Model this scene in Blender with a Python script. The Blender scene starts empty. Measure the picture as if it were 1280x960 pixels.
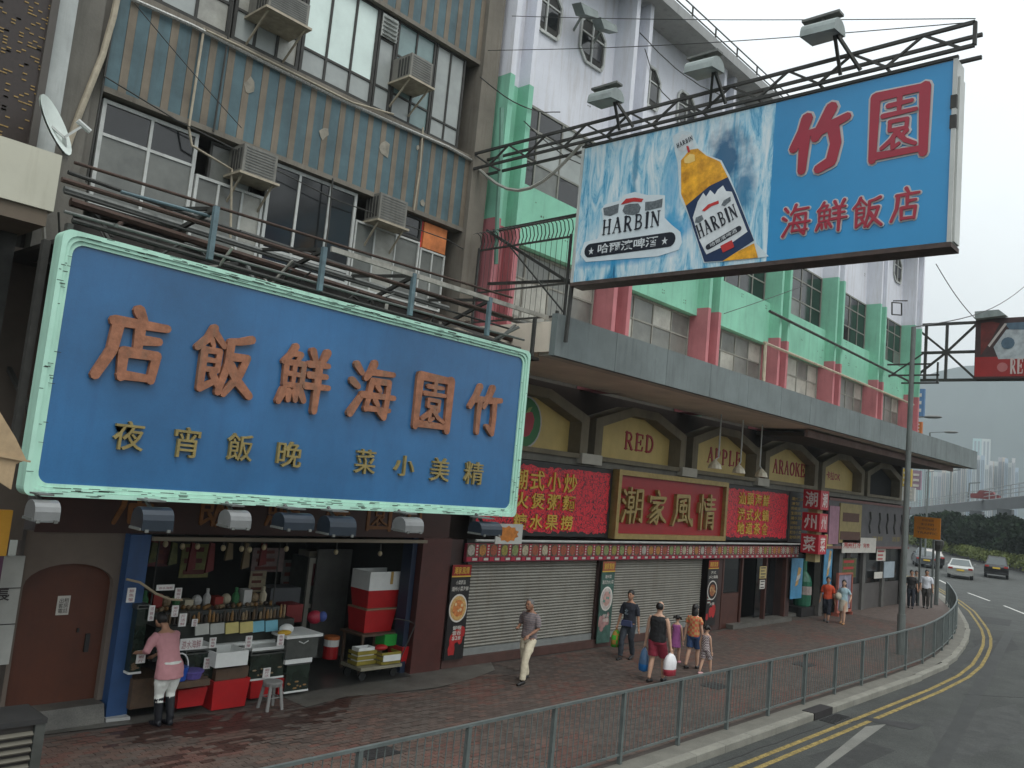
import bpy, bmesh, math, random
from mathutils import Vector, Matrix
R = math.radians
rnd = random.Random(7)
S = bpy.context.scene
COL = S.collection

# ------------------------------------------------------------------ camera
FPX, YAW, PITCH, ROLL, CAMZ = 1054.17, R(47.513), R(6.331), R(5.4195), 4.2
_f = Vector((math.sin(YAW)*math.cos(PITCH), math.cos(YAW)*math.cos(PITCH), math.sin(PITCH)))
_r = Vector((math.cos(YAW), -math.sin(YAW), 0))
_d = _f.cross(_r)
if _d.z > 0: _d = -_d
_c, _s = math.cos(ROLL), math.sin(ROLL)
RT = _c*_r - _s*_d
DN = _s*_r + _c*_d
FW = _f
cam_data = bpy.data.cameras.new('camera')
cam = bpy.data.objects.new('camera', cam_data)
COL.objects.link(cam)
cam_data.sensor_width = 36.0
cam_data.lens = FPX*36/1280
cam_data.clip_start = 0.1
cam_data.clip_end = 9000
mw = Matrix((RT, -DN, -FW)).transposed().to_4x4()
mw.translation = Vector((0, 0, CAMZ))
cam.matrix_world = mw
S.camera = cam

# ------------------------------------------------------------------ sky, sun, exposure
SUN_EL, SUN_ROT = R(58), R(200)
w = bpy.data.worlds.new('World'); S.world = w; w.use_nodes = True
nt = w.node_tree; nt.nodes.clear()
out = nt.nodes.new('ShaderNodeOutputWorld')
bg = nt.nodes.new('ShaderNodeBackground'); bg.inputs['Strength'].default_value = 0.1
sky = nt.nodes.new('ShaderNodeTexSky'); sky.sky_type = 'NISHITA'; sky.sun_disc = False
sky.sun_elevation = SUN_EL; sky.sun_rotation = SUN_ROT; sky.dust_density = 6.0; sky.air_density = 1.0
tc = nt.nodes.new('ShaderNodeTexCoord')
no = nt.nodes.new('ShaderNodeTexNoise'); no.inputs['Scale'].default_value = 1.6; no.inputs['Detail'].default_value = 5
rp = nt.nodes.new('ShaderNodeValToRGB')
rp.color_ramp.elements[0].position = .3; rp.color_ramp.elements[0].color = (.72, .77, .79, 1)
rp.color_ramp.elements[1].position = .75; rp.color_ramp.elements[1].color = (.93, .97, .97, 1)
vs_ = nt.nodes.new('ShaderNodeVectorMath'); vs_.operation = 'SCALE'; vs_.inputs['Scale'].default_value = 10.0
mx = nt.nodes.new('ShaderNodeMix'); mx.data_type = 'RGBA'; mx.inputs['Factor'].default_value = 0.9
L = nt.links.new
L(tc.outputs['Generated'], no.inputs['Vector']); L(no.outputs['Fac'], rp.inputs['Fac'])
L(rp.outputs['Color'], vs_.inputs[0])
# overcast sky: brighter toward the zenith, dimmer at the horizon
sx_ = nt.nodes.new('ShaderNodeSeparateXYZ'); L(tc.outputs['Generated'], sx_.inputs[0])
mz = nt.nodes.new('ShaderNodeMapRange'); mz.inputs['From Min'].default_value = 0; mz.inputs['From Max'].default_value = 1
mz.inputs['To Min'].default_value = 5.0; mz.inputs['To Max'].default_value = 19.0; L(sx_.outputs['Z'], mz.inputs['Value']); L(mz.outputs['Result'], vs_.inputs['Scale'])
L(sky.outputs['Color'], mx.inputs['A']); L(vs_.outputs['Vector'], mx.inputs['B'])
L(mx.outputs['Result'], bg.inputs['Color']); L(bg.outputs['Background'], out.inputs['Surface'])
sd = bpy.data.lights.new('sun', 'SUN'); sd.energy = 0.8; sd.angle = R(25); sd.color = (1, .96, .9)
so = bpy.data.objects.new('sun', sd); COL.objects.link(so)
so.rotation_euler = (R(90)-SUN_EL, 0, R(180)-SUN_ROT)
S.view_settings.view_transform = 'Standard'; S.view_settings.look = 'None'
S.view_settings.exposure = 0.5; S.view_settings.gamma = 1.0
S.view_settings.use_curve_mapping = False
S.render.resolution_x = 1024; S.render.resolution_y = 768
S.cycles.max_bounces = 6; S.cycles.volume_bounces = 0

# ------------------------------------------------------------------ pixel rays -> planes of the place
def ray(x, y): return RT*((x-640)/FPX) + DN*((y-480)/FPX) + FW
C0 = Vector((0, 0, CAMZ))
def PY(x, y, Y): d = ray(x, y); return C0 + d*(Y/d.y)
def PX(x, y, X): d = ray(x, y); return C0 + d*(X/d.x)
def PZ(x, y, Z=0.0): d = ray(x, y); return C0 + d*((Z-CAMZ)/d.z)
def rect(x0, y0, x1, y1, Y):
    xm, ym = (x0+x1)/2, (y0+y1)/2
    return PY(x0, ym, Y).x, PY(x1, ym, Y).x, PY(xm, y1, Y).z, PY(xm, y0, Y).z

# ------------------------------------------------------------------ materials
MATS = {}
def lin(c):
    return tuple((v/255/12.92 if v <= 10 else ((v/255+.055)/1.055)**2.4) for v in c)
def M(name, col=(.5,.5,.5), rough=.7, var=.15, scale=2.0, streak=0.0, bump=0.0, metal=0.0,
      dirt=(.05,.045,.04), spec=.5, fine=0.0, emit=0, trans=0):
    if name in MATS: return MATS[name]
    _l = .3*col[0]+.6*col[1]+.1*col[2]; _k = min(1.0, .66+.55*max(_l, .55*max(col))); col = tuple(c*_k for c in col); dirt = tuple(c*_k for c in dirt)
    m = bpy.data.materials.new(name); m.use_nodes = True
    n = m.node_tree; b = n.nodes['Principled BSDF']
    b.inputs['Roughness'].default_value = rough; b.inputs['Metallic'].default_value = metal
    b.inputs['Specular IOR Level'].default_value = spec
    g = n.nodes.new('ShaderNodeNewGeometry')
    no = n.nodes.new('ShaderNodeTexNoise'); no.inputs['Scale'].default_value = scale; no.inputs['Detail'].default_value = 6
    no.inputs['Roughness'].default_value = .65
    n.links.new(g.outputs['Position'], no.inputs['Vector'])
    mr = n.nodes.new('ShaderNodeMapRange'); mr.inputs['From Min'].default_value = .3; mr.inputs['From Max'].default_value = .7
    n.links.new(no.outputs['Fac'], mr.inputs['Value'])
    mix = n.nodes.new('ShaderNodeMix'); mix.data_type = 'RGBA'
    mix.inputs['A'].default_value = (*[max(0, c*(1-var)) for c in col], 1)
    mix.inputs['B'].default_value = (*[min(1, c*(1+var)) for c in col], 1)
    n.links.new(mr.outputs['Result'], mix.inputs['Factor'])
    res = mix.outputs['Result']
    if streak > 0:
        mp = n.nodes.new('ShaderNodeMapping'); mp.inputs['Scale'].default_value = (5, 5, .45)
        n.links.new(g.outputs['Position'], mp.inputs['Vector'])
        n2 = n.nodes.new('ShaderNodeTexNoise'); n2.inputs['Scale'].default_value = 1.1; n2.inputs['Detail'].default_value = 8
        n2.inputs['Roughness'].default_value = .7
        n.links.new(mp.outputs['Vector'], n2.inputs['Vector'])
        m2 = n.nodes.new('ShaderNodeMapRange'); m2.inputs['From Min'].default_value = .5; m2.inputs['From Max'].default_value = .78
        m2.inputs['To Max'].default_value = streak
        n.links.new(n2.outputs['Fac'], m2.inputs['Value'])
        mx = n.nodes.new('ShaderNodeMix'); mx.data_type = 'RGBA'; mx.inputs['B'].default_value = (*dirt, 1)
        n.links.new(m2.outputs['Result'], mx.inputs['Factor']); n.links.new(res, mx.inputs['A'])
        res = mx.outputs['Result']
    if fine > 0:
        n3 = n.nodes.new('ShaderNodeTexNoise'); n3.inputs['Scale'].default_value = 60; n3.inputs['Detail'].default_value = 3
        n.links.new(g.outputs['Position'], n3.inputs['Vector'])
        m3 = n.nodes.new('ShaderNodeMapRange'); m3.inputs['From Min'].default_value = .35; m3.inputs['From Max'].default_value = .65
        m3.inputs['To Min'].default_value = 1-fine; m3.inputs['To Max'].default_value = 1+fine
        n.links.new(n3.outputs['Fac'], m3.inputs['Value'])
        vm = n.nodes.new('ShaderNodeVectorMath'); vm.operation = 'SCALE'
        n.links.new(res, vm.inputs[0]); n.links.new(m3.outputs['Result'], vm.inputs['Scale'])
        res = vm.outputs['Vector']
    n.links.new(res, b.inputs['Base Color'])
    if bump > 0:
        bp = n.nodes.new('ShaderNodeBump'); bp.inputs['Strength'].default_value = bump; bp.inputs['Distance'].default_value = .02
        n4 = n.nodes.new('ShaderNodeTexNoise'); n4.inputs['Scale'].default_value = 25; n4.inputs['Detail'].default_value = 5
        n.links.new(g.outputs['Position'], n4.inputs['Vector'])
        n.links.new(n4.outputs['Fac'], bp.inputs['Height']); n.links.new(bp.outputs['Normal'], b.inputs['Normal'])
    if emit:
        n.links.new(res, b.inputs['Emission Color']); b.inputs['Emission Strength'].default_value = emit
    MATS[name] = m
    return m

# ------------------------------------------------------------------ mesh builder
class MB:
    def __init__(s): s.v = []; s.f = []; s.mi = []; s.mats = []; s.cur = 0; s.sm = False
    def use(s, m):
        if m not in s.mats: s.mats.append(m)
        s.cur = s.mats.index(m); return s
    def add(s, vs, fs):
        o = len(s.v); s.v += [tuple(v) for v in vs]
        for f in fs: s.f.append(tuple(i+o for i in f)); s.mi.append(s.cur)
        return s
    def box(s, x0, y0, z0, x1, y1, z1):
        if x0 > x1: x0, x1 = x1, x0
        if y0 > y1: y0, y1 = y1, y0
        if z0 > z1: z0, z1 = z1, z0
        vs = [(x0,y0,z0),(x1,y0,z0),(x1,y1,z0),(x0,y1,z0),(x0,y0,z1),(x1,y0,z1),(x1,y1,z1),(x0,y1,z1)]
        return s.add(vs, [(0,3,2,1),(4,5,6,7),(0,1,5,4),(1,2,6,5),(2,3,7,6),(3,0,4,7)])
    def bar(s, a, b, w, h=None, up=Vector((0,0,1))):
        a, b = Vector(a), Vector(b); h = h or w
        d = (b-a).normalized()
        if abs(d.dot(up)) > .97: up = Vector((0,1,0))
        x = d.cross(up).normalized()*w/2; y = d.cross(x).normalized()*h/2
        vs = [a-x-y, a+x-y, a+x+y, a-x+y, b-x-y, b+x-y, b+x+y, b-x+y]
        return s.add(vs, [(0,3,2,1),(4,5,6,7),(0,1,5,4),(1,2,6,5),(2,3,7,6),(3,0,4,7)])
    def tube(s, pts, r, n=8, caps=True):
        pts = [Vector(p) for p in pts]
        rs = r if isinstance(r, (list, tuple)) else [r]*len(pts)
        d0 = (pts[1]-pts[0]).normalized()
        u = d0.cross(Vector((0,0,1)))
        if u.length < .05: u = d0.cross(Vector((0,1,0)))
        u.normalize(); vs = []
        for i, p in enumerate(pts):
            a = pts[max(i-1,0)]; b = pts[min(i+1,len(pts)-1)]
            d = (b-a).normalized(); u = (u-d*u.dot(d)).normalized(); w_ = d.cross(u)
            for k in range(n):
                t = 2*math.pi*k/n; vs.append(p+(u*math.cos(t)+w_*math.sin(t))*rs[i])
        fs = []
        for i in range(len(pts)-1):
            for k in range(n):
                k2 = (k+1) % n
                fs.append((i*n+k, i*n+k2, (i+1)*n+k2, (i+1)*n+k))
        if caps: fs.append(tuple(range(n-1,-1,-1))); fs.append(tuple(range((len(pts)-1)*n, len(pts)*n)))
        return s.add(vs, fs)
    def prism(s, pts, off):
        """closed polygon pts extruded by vector off"""
        off = Vector(off); pts = [Vector(p) for p in pts]; n = len(pts)
        vs = pts+[p+off for p in pts]
        fs = [tuple(range(n-1,-1,-1)), tuple(range(n, 2*n))]+[(i,(i+1)%n,n+(i+1)%n,n+i) for i in range(n)]
        return s.add(vs, fs)
    def ell(s, c, rx, ry, rz, n=12, m=8):
        c = Vector(c); vs = [c+Vector((0,0,-rz))]
        for j in range(1, m):
            ph = math.pi*j/m-math.pi/2
            for k in range(n):
                t = 2*math.pi*k/n
                vs.append(c+Vector((rx*math.cos(ph)*math.cos(t), ry*math.cos(ph)*math.sin(t), rz*math.sin(ph))))
        vs.append(c+Vector((0,0,rz))); fs = []
        for k in range(n): fs.append((0, 1+(k+1)%n, 1+k))
        for j in range(m-2):
            for k in range(n):
                a = 1+j*n; fs.append((a+k, a+(k+1)%n, a+n+(k+1)%n, a+n+k))
        a = 1+(m-2)*n
        for k in range(n): fs.append((a+k, a+(k+1)%n, len(vs)-1))
        return s.add(vs, fs)
    def lathe(s, c, prof, n=16):
        c = Vector(c); vs = []; fs = []
        for r, z in prof:
            for k in range(n):
                t = 2*math.pi*k/n; vs.append(c+Vector((r*math.cos(t), r*math.sin(t), z)))
        for i in range(len(prof)-1):
            for k in range(n): fs.append((i*n+k, i*n+(k+1)%n, (i+1)*n+(k+1)%n, (i+1)*n+k))
        fs.append(tuple(range(n-1,-1,-1))); fs.append(tuple(range((len(prof)-1)*n, len(prof)*n)))
        return s.add(vs, fs)
    def mesh(s, name):
        me = bpy.data.meshes.new(name); me.from_pydata(s.v, [], s.f)
        for m in s.mats: me.materials.append(m)
        if s.mats: me.polygons.foreach_set('material_index', s.mi)
        if s.sm: me.polygons.foreach_set('use_smooth', [True]*len(me.polygons))
        bm = bmesh.new(); bm.from_mesh(me); bmesh.ops.recalc_face_normals(bm, faces=bm.faces); bm.to_mesh(me); bm.free()
        me.update(); return me
    def build(s, name, mat=None, parent=None, **kw):
        if mat is not None and not s.mats: s.mats = [mat]
        return link(name, s.mesh(name), parent, **kw)

CH = {}
def link(name, me, parent=None, label=None, cat=None, group=None, kind=None):
    o = bpy.data.objects.new(name, me); COL.objects.link(o)
    if parent is not None:
        o.parent = parent; o.matrix_parent_inverse = pinv(parent); CH.setdefault(parent.name, []).append(o)
    tag(o, label, cat, group, kind); return o
def pinv(p):
    m = Matrix.Translation(p.location) @ p.rotation_euler.to_matrix().to_4x4()
    if p.parent is not None: m = Matrix.Identity(4)
    return m.inverted() if p.get('_abs', 1) else Matrix.Identity(4)
def tag(o, label=None, cat=None, group=None, kind=None):
    if label: o['label'] = label
    if cat: o['category'] = cat
    if group: o['group'] = group
    if kind: o['kind'] = kind
    return o
def thing(name, label, cat, loc=(0,0,0), rz=0, group=None):
    """Empty at the thing's base; its parts are given in world coordinates"""
    o = bpy.data.objects.new(name, None); COL.objects.link(o); o.empty_display_size = .2
    o.location = loc; o.rotation_euler = (0, 0, rz)
    return tag(o, label, cat, group)
def local(name, label, cat, loc=(0,0,0), rz=0, group=None):
    """Empty whose parts are given in the thing's own coordinates"""
    o = thing(name, label, cat, loc, rz, group); o['_abs'] = 0; return o
def copy_tree(o, parent=None):
    c = o.copy(); COL.objects.link(c)
    if parent is not None: c.parent = parent
    if parent is not None: CH.setdefault(parent.name, []).append(c)
    for ch in list(CH.get(o.name, [])): copy_tree(ch, c)
    return c

# ------------------------------------------------------------------ lettering
class Frame:
    """writing plane: origin, right, up (metres); normal points to the reader"""
    def __init__(s, o, r, u): s.o = Vector(o); s.r = Vector(r).normalized(); s.u = Vector(u).normalized(); s.n = s.r.cross(s.u)
    def p(s, x, y, d=0): return s.o+s.r*x+s.u*y+s.n*d
def brush(mb, fr, strokes, x, y, w, h, depth, wscale=1.0, lift=0.0, pad=0.0):
    """strokes on a 100x100 grid (y down) -> raised brush strokes in box x,y(lower left),w,h"""
    k = 0
    for st in strokes:
        pts, ww = (st[0], st[1]) if isinstance(st[0], list) else (st, 9)
        P = [(x+px/100*w, y+(100-py)/100*h) for px, py in pts]
        unit = (w+h)/200*ww*wscale/2+pad
        for i in range(len(P)):
            k += 1
            cx, cy = P[i]; d0 = lift; d1 = lift+depth+k*.0003
            n = 8
            rr = unit*(1.12 if i == 0 else (.86 if i == len(P)-1 else 1))
            ring = [fr.p(cx+rr*math.cos(2*math.pi*q/n), cy+rr*math.sin(2*math.pi*q/n), d0) for q in range(n)]
            mb.prism(ring, fr.n*(d1-d0))
            if i < len(P)-1:
                nx, ny = P[i+1]; dx, dy = nx-cx, ny-cy; l = math.hypot(dx, dy) or 1
                ox, oy = -dy/l, dx/l; r0 = unit*(1.1 if i == 0 else .98); r1 = unit*(.84 if i == len(P)-2 else .98)
                k += 1; d1 = lift+depth+k*.0003
                q4 = [fr.p(cx+ox*r0, cy+oy*r0, d0), fr.p(nx+ox*r1, ny+oy*r1, d0), fr.p(nx-ox*r1, ny-oy*r1, d0), fr.p(cx-ox*r0, cy-oy*r0, d0)]
                mb.prism(q4, fr.n*(d1-d0))
HAN = {
'竹': [[(32,4),(24,22),(8,46)],[(24,30),(48,27)],[(34,32),(33,62),(34,94)],[(68,2),(60,20),(46,42)],[(60,28),(94,24)],[(76,28),(78,60),(76,92),(60,80)]],
'園': [([(10,8),(9,96)],11),([(10,8),(90,8)],11),([(90,8),(91,97)],12),([(10,91),(88,91)],9),([(32,24),(70,23)],6),([(50,15),(50,36)],6),([(24,37),(77,36)],6),([(36,47),(64,47),(63,59),(36,59),(36,47)],5),([(50,60),(40,72),(24,82)],6),([(42,70),(42,84),(52,79)],5),([(64,63),(54,71)],5),([(50,65),(62,76),(78,83)],6)],
'海': [[(10,10),(22,22)],[(4,38),(17,46)],[(6,92),(14,80),(26,62)],[(48,3),(42,18),(32,30)],([(42,18),(92,16)],8),([(46,33),(42,60),(38,82)],8),([(46,33),(84,31),(83,70),(80,92),(68,84)],8),([(28,58),(98,56)],8),([(38,80),(90,79)],7),([(58,40),(66,48)],7),([(56,64),(64,73)],7)],
'鮮': [([(26,2),(18,16),(6,28)],8),([(20,13),(38,13),(32,25)],7),([(12,28),(12,62)],7),([(12,28),(46,27),(45,62),(12,63)],7),([(12,45),(44,45)],6),([(28,28),(28,62)],6),([(12,72),(4,90)],9),([(21,73),(22,86)],8),([(33,72),(36,85)],8),([(43,70),(52,84)],9),([(60,4),(67,18)],9),([(90,2),(82,18)],9),([(56,25),(94,23)],8),([(58,42),(92,41)],8),([(52,60),(99,58)],8),([(75,24),(76,60),(75,98)],10)],
'飯': [([(26,0),(18,16),(2,32)],9),([(26,4),(46,24)],8),([(24,18),(28,26)],6),([(14,34),(40,33),(39,62),(14,62)],7),([(14,34),(14,92),(34,80)],8),([(14,48),(38,48)],6),([(32,68),(48,92)],8),([(92,6),(74,12),(56,15)],9),([(57,16),(56,50),(44,94)],9),([(57,38),(88,36),(78,64),(54,95)],9),([(60,52),(76,74),(99,93)],11)],
'店': [([(50,0),(58,12)],11),([(18,19),(94,17)],10),([(24,20),(20,58),(2,94)],11),([(55,26),(55,58)],10),([(56,39),(84,37)],10),([(36,58),(37,92)],10),([(36,58),(84,57),(80,91)],10),([(37,89),(80,89)],9)],
'潮': [([(6,10),(16,20)],9),([(2,36),(13,44)],9),([(4,92),(16,64)],9),([(38,2),(38,24)],7),([(24,14),(54,13)],7),([(28,27),(50,26),(50,54),(28,55),(28,27)],7),([(28,41),(50,41)],5),([(22,68),(56,66)],7),([(39,55),(38,97)],9),([(66,8),(64,60),(56,95)],9),([(66,8),(92,6),(93,92),(82,86)],9),([(68,34),(90,33)],6),([(66,58),(90,57)],6)],
'家': [([(48,0),(56,10)],10),([(10,18),(8,32)],9),([(12,20),(92,18),(84,30)],9),([(24,34),(78,33)],8),([(54,36),(20,58)],8),([(42,46),(56,70),(48,96),(36,88)],9),([(48,58),(10,78)],8),([(54,70),(12,94)],8),([(78,46),(60,60)],8),([(56,56),(74,78),(96,90)],10)],
'風': [([(20,8),(20,60),(6,94)],9),([(20,8),(78,6),(80,70),(98,92),(97,76)],10),([(62,18),(34,24)],7),([(34,34),(66,33),(64,52),(34,53),(34,34)],7),([(50,22),(50,78)],7),([(28,80),(68,76)],7),([(62,66),(72,84)],8)],
'情': [([(18,4),(18,96)],9),([(6,28),(4,50)],8),([(30,24),(36,38)],8),([(44,14),(94,12)],7),([(46,27),(90,26)],7),([(38,41),(98,39)],8),([(68,2),(68,40)],8),([(50,52),(48,94)],8),([(50,52),(86,51),(86,94),(76,88)],9),([(52,65),(84,64)],6),([(52,78),(84,77)],6)],
}
def arc(cx, cy, rx, ry, a0, a1, n=7): return [(cx+rx*math.cos(R(a0+(a1-a0)*i/n)), cy+ry*math.sin(R(a0+(a1-a0)*i/n))) for i in range(n+1)]
def _st(x, y0=4, y1=96, w=15): return [([(x,y0),(x,y1)], w), ([(x-14,y0),(x+14,y0)],5), ([(x-14,y1),(x+14,y1)],5)]
SER = {
'R': _st(24)+[([(24,5)]+arc(48,28,28,23,-90,90)+[(24,51)],9), ([(50,52),(86,96)],13), ([(74,96),(98,96)],5)],
'E': _st(22)+[([(22,5),(84,5),(86,24)],7),([(22,50),(66,50)],7),([(66,38),(66,62)],6),([(22,95),(84,95),(88,74)],7)],
'D': _st(22)+[([(22,5)]+arc(44,50,42,45,-90,90,10)+[(22,95)],11)],
'A': [([(50,4),(14,95)],7),([(50,4),(86,95)],15),([(26,64),(72,64)],6),([(2,96),(28,96)],5),([(72,96),(99,96)],5)],
'P': _st(24)+[([(24,5)]+arc(50,29,30,24,-90,90)+[(24,53)],9)],
'L': _st(24)+[([(24,95),(84,95),(88,70)],7)],
'O': [(arc(50,50,40,45,0,360,16),12)],
'K': _st(20)+[([(84,5),(24,56)],7),([(44,42),(88,95)],14),([(72,96),(99,96)],5),([(72,4),(96,4)],5)],
'H': _st(20,w=12)+_st(80,w=12)+[([(20,50),(80,50)],6)],
'B': _st(24,w=12)+[([(24,5)]+arc(48,27,26,22,-90,90)+[(24,49)],8),([(24,49)]+arc(52,72,30,23,-90,90)+[(24,95)],8)],
'I': _st(50,w=13),
'N': [([(18,4),(18,96)],7),([(18,6),(82,94)],14),([(82,4),(82,96)],7),([(4,4),(26,4)],5),([(70,4),(96,4)],5),([(6,96),(30,96)],5)],
}
def serif(mb, fr, s, x, y, w, h, depth, lift=0.0, wscale=1.0):
    k = len(s)-.5*s.count('I'); adv = w/k
    for ch in s:
        a_ = adv*(.5 if ch == 'I' else 1)
        brush(mb, fr, SER[ch] if ch != 'I' else [([(50,4),(50,96)],22),([(20,4),(80,4)],7),([(20,96),(80,96)],7)], x+a_*.06, y, a_*.86, h, depth, wscale, lift); x += a_
_TXT = {}
def text(mb, fr, body, x, y, w, h, depth=0.0, bold=0.0, lift=.004, rot=0.0):
    """default-font writing fitted into box x,y(lower left),w,h of the frame"""
    key = (body, bold, depth > 0)
    if key not in _TXT:
        c = bpy.data.curves.new('t', 'FONT'); c.body = body; c.resolution_u = 2; c.offset = bold
        if depth > 0: c.extrude = .5
        o = bpy.data.objects.new('t', c); COL.objects.link(o)
        bpy.context.view_layer.update()
        me = o.to_mesh()
        _TXT[key] = ([v.co.copy() for v in me.vertices], [tuple(p.vertices) for p in me.polygons])
        o.to_mesh_clear(); bpy.data.objects.remove(o); bpy.data.curves.remove(c)
    vs, fs = _TXT[key]
    if not vs: return
    x0 = min(v.x for v in vs); x1 = max(v.x for v in vs); y0 = min(v.y for v in vs); y1 = max(v.y for v in vs)
    z0 = min(v.z for v in vs)
    o_ = []
    for v in vs:
        a = (v.x-x0)/(x1-x0)*w; b = (v.y-y0)/(y1-y0)*h
        if rot: a, b = w/2+(a-w/2)*math.cos(rot)-(b-h/2)*math.sin(rot), h/2+(a-w/2)*math.sin(rot)+(b-h/2)*math.cos(rot)
        o_.append(fr.p(x+a, y+b, lift+((v.z-z0)*depth if depth > 0 else 0)))
    mb.add(o_, fs)
def FY(Y): return Frame((0, Y, 0), (1,0,0), (0,0,1))     # faces the street; x = X, y = Z
# ------------------------------------------------------------------ ground, road, pavement
m_road = M('asphalt', (.050,.054,.049), .85, .38, .9, fine=.4, bump=.5)
m_conc = M('kerb_concrete', (.24,.235,.2), .9, .25, 1.5, fine=.12, bump=.2)
m_ground = M('ground', (.07,.075,.06), .95, .3, .05)
m_yel = M('yellow_road_paint', (.27,.20,.06), .9, .6, 9, fine=.4)
m_wht = M('white_road_paint', (.5,.5,.47), .8, .3, 4, fine=.2)
m_dark = M('dark_iron', (.03,.03,.03), .7, .3, 5)
KERB = [(-30,7.05),(10,7.05),(24,7.05),(27,7.15),(29.5,7.4),(32,7.8),(34.5,8.25),(37,8.8),(39.5,9.45),(42,10.2),(46.5,11.6),(51,13.3),(58,16.3),(66,20.5),(75,26.5),(90,38),(115,60),(160,105)]
def poly_offset(P, d):
    out = []
    for i, p in enumerate(P):
        a = P[max(i-1,0)]; b = P[min(i+1,len(P)-1)]
        dx, dy = b[0]-a[0], b[1]-a[1]; l = math.hypot(dx, dy)
        out.append((p[0]-dy/l*d, p[1]+dx/l*d))
    return out
def strip(mb, A, B, z):
    vs = [(x,y,z) for x,y in A]+[(x,y,z) for x,y in B]; n = len(A)
    return mb.add(vs, [(i,i+1,n+i+1,n+i) for i in range(n-1)])
MB().add([(-6000,-6000,-.30),(9000,-6000,-.30),(9000,9000,-.30),(-6000,9000,-.30)], [(0,1,2,3)]).build('ground', m_ground, kind='structure')
mb = MB(); strip(mb, [(-40,-25),(10,-25),(30,-24),(60,-16),(90,-2),(130,22),(200,70),(290,140)], [(-40,7.4),(10,7.4),(26,7.4),(40,9.6),(75,27.5),(100,47),(140,86),(220,160)], -.14)
road = mb.build('road', m_road, kind='structure')
mb = MB(); K = poly_offset(KERB, -.42)[:14]; K2 = poly_offset(KERB, -.52)[:14]; strip(mb, K2, K, -.136)
K = poly_offset(KERB, -.66)[:14]; K2 = poly_offset(KERB, -.76)[:14]; strip(mb, K2, K, -.136)
mb.build('yellow_line', m_yel, road)
for a, b in [((1210,741),(1237,751)),((1255,757),(1285,769)),((1168,722),(1186,731))]:
    p, q = PZ(*a, -.136), PZ(*b, -.136); d = (q-p).normalized(); n_ = Vector((-d.y, d.x, 0))*.07
    MB().add([p-n_, q-n_, q+n_, p+n_], [(0,1,2,3)]).build('lane_dash', m_wht, road)
# pale concrete seam and the iron covers by the kerb
q = [PZ(x, y, -.136) for x, y in [(1082,908),(1108,905),(1030,962),(1000,975)]]
MB().add(q, [(0,1,2,3)]).build('concrete_seam', M('pale_patch', (.19,.19,.17), .9, .2, 2, fine=.15), road)
q = [PZ(x, y, -.134) for x, y in [(1086,897),(1155,906),(1139,912),(1082,900)]]
MB().add(q, [(0,1,2,3)]).build('cover', m_dark, road)
def grate(cx, cy, L_, W_, z, parent):
    mb = MB(); mb.box(cx-L_/2, cy-W_/2, z-.02, cx+L_/2, cy+W_/2, z+.004)
    for i in range(9):
        x = cx-L_/2+L_*(i+.5)/9; mb.box(x-.012, cy-W_/2+.03, z+.004, x+.012, cy+W_/2-.03, z+.016)
    return mb.build('grating', m_dark, parent)
g_ = PZ(1047, 899, -.13); grate(g_.x, 6.83, .9, .34, -.13, road)
# tar cracks
mb = MB()
for a, b in [((880,960),(1040,902)),((1060,903),(1086,896)),((1205,868),(1280,872))]:
    p, q = PZ(*a, -.136), PZ(*b, -.136); prev = p
    for i in range(1, 9):
        t = p.lerp(q, i/8)+Vector((0, rnd.uniform(-.04,.04), 0)); mb.bar(prev, t, .025, .004); prev = t
mb.build('tar_joint', m_dark, road)

for i, (P_, c_) in enumerate([([(1010,945),(1075,925),(1120,938),(1060,965)], .036), ([(1215,800),(1262,795),(1275,812),(1225,822)], .040), ([(1225,770),(1265,775),(1262,783),(1222,778)], .034), ([(1160,900),(1270,880),(1285,925),(1180,955)], .058)]):
    MB().add([PZ(x, y, -.1385) for x, y in P_], [(0,1,2,3)]).build('asphalt_patch', M('patch_%d' % i, (c_, c_*1.05, c_), .9, .3, 3, fine=.4), road)
for a, b in [((1120,880),(1240,800)),((1170,960),(1262,790))]:
    p, q = PZ(*a, -.1375), PZ(*b, -.1375); d = (q-p).normalized(); n_ = Vector((-d.y, d.x, 0))*.16
    MB().add([p-n_, q-n_, q+n_, p+n_], [(0,1,2,3)]).build('tyre_track', M('tyre_track', (.034,.036,.034), .75, .3, 2, fine=.3), road)
pav = MB(); A = poly_offset(KERB, .16)
top = [(x, y, -.012) for x, y in A]; back = [(x, 18.5 if x < 43 else max(y+4.5, 18.5), -.012) for x, y in A]; n = len(A)
pav.add(top+back, [(i,i+1,n+i+1,n+i) for i in range(n-1)])
pavement = pav.build('pavement', M('pavement_bed', (.085,.07,.06), .95, .25, 1.2, fine=.2), kind='structure')
# kerbstones, one by one where they can be told apart
ks = MB(); me_k = None
def kerbpoint(s):
    acc = 0
    for i in range(len(KERB)-1):
        a, b = Vector(KERB[i]), Vector(KERB[i+1]); l = (b-a).length
        if acc+l >= s: return a.lerp(b, (s-acc)/l), (b-a).normalized()
        acc += l
    return Vector(KERB[-1]), Vector((1,0))
kb = MB(); kb.add([(0,0,-.2),(.99,0,-.2),(.99,.16,-.2),(0,.16,-.2),(0,0.012,0.0),(.99,0.012,0.0),(.99,.16,0),(0,.16,0),(0,-.0,-.02),(.99,-.0,-.02)],
   [(0,1,9,8),(8,9,5,4),(4,5,6,7),(0,8,4,7,3),(1,2,6,5,9)]); kme = None
s = 33.0
while s < 118:
    p, d = kerbpoint(s)
    if kme is None: o = kb.build('kerbstone', m_conc, pavement); kme = o.data
    else: o = link('kerbstone', kme, pavement)
    o.location = (p.x, p.y, 0); o.rotation_euler = (0, 0, math.atan2(d.y, d.x)); s += 1.0
g_ = PZ(1030, 888, 0)
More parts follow.
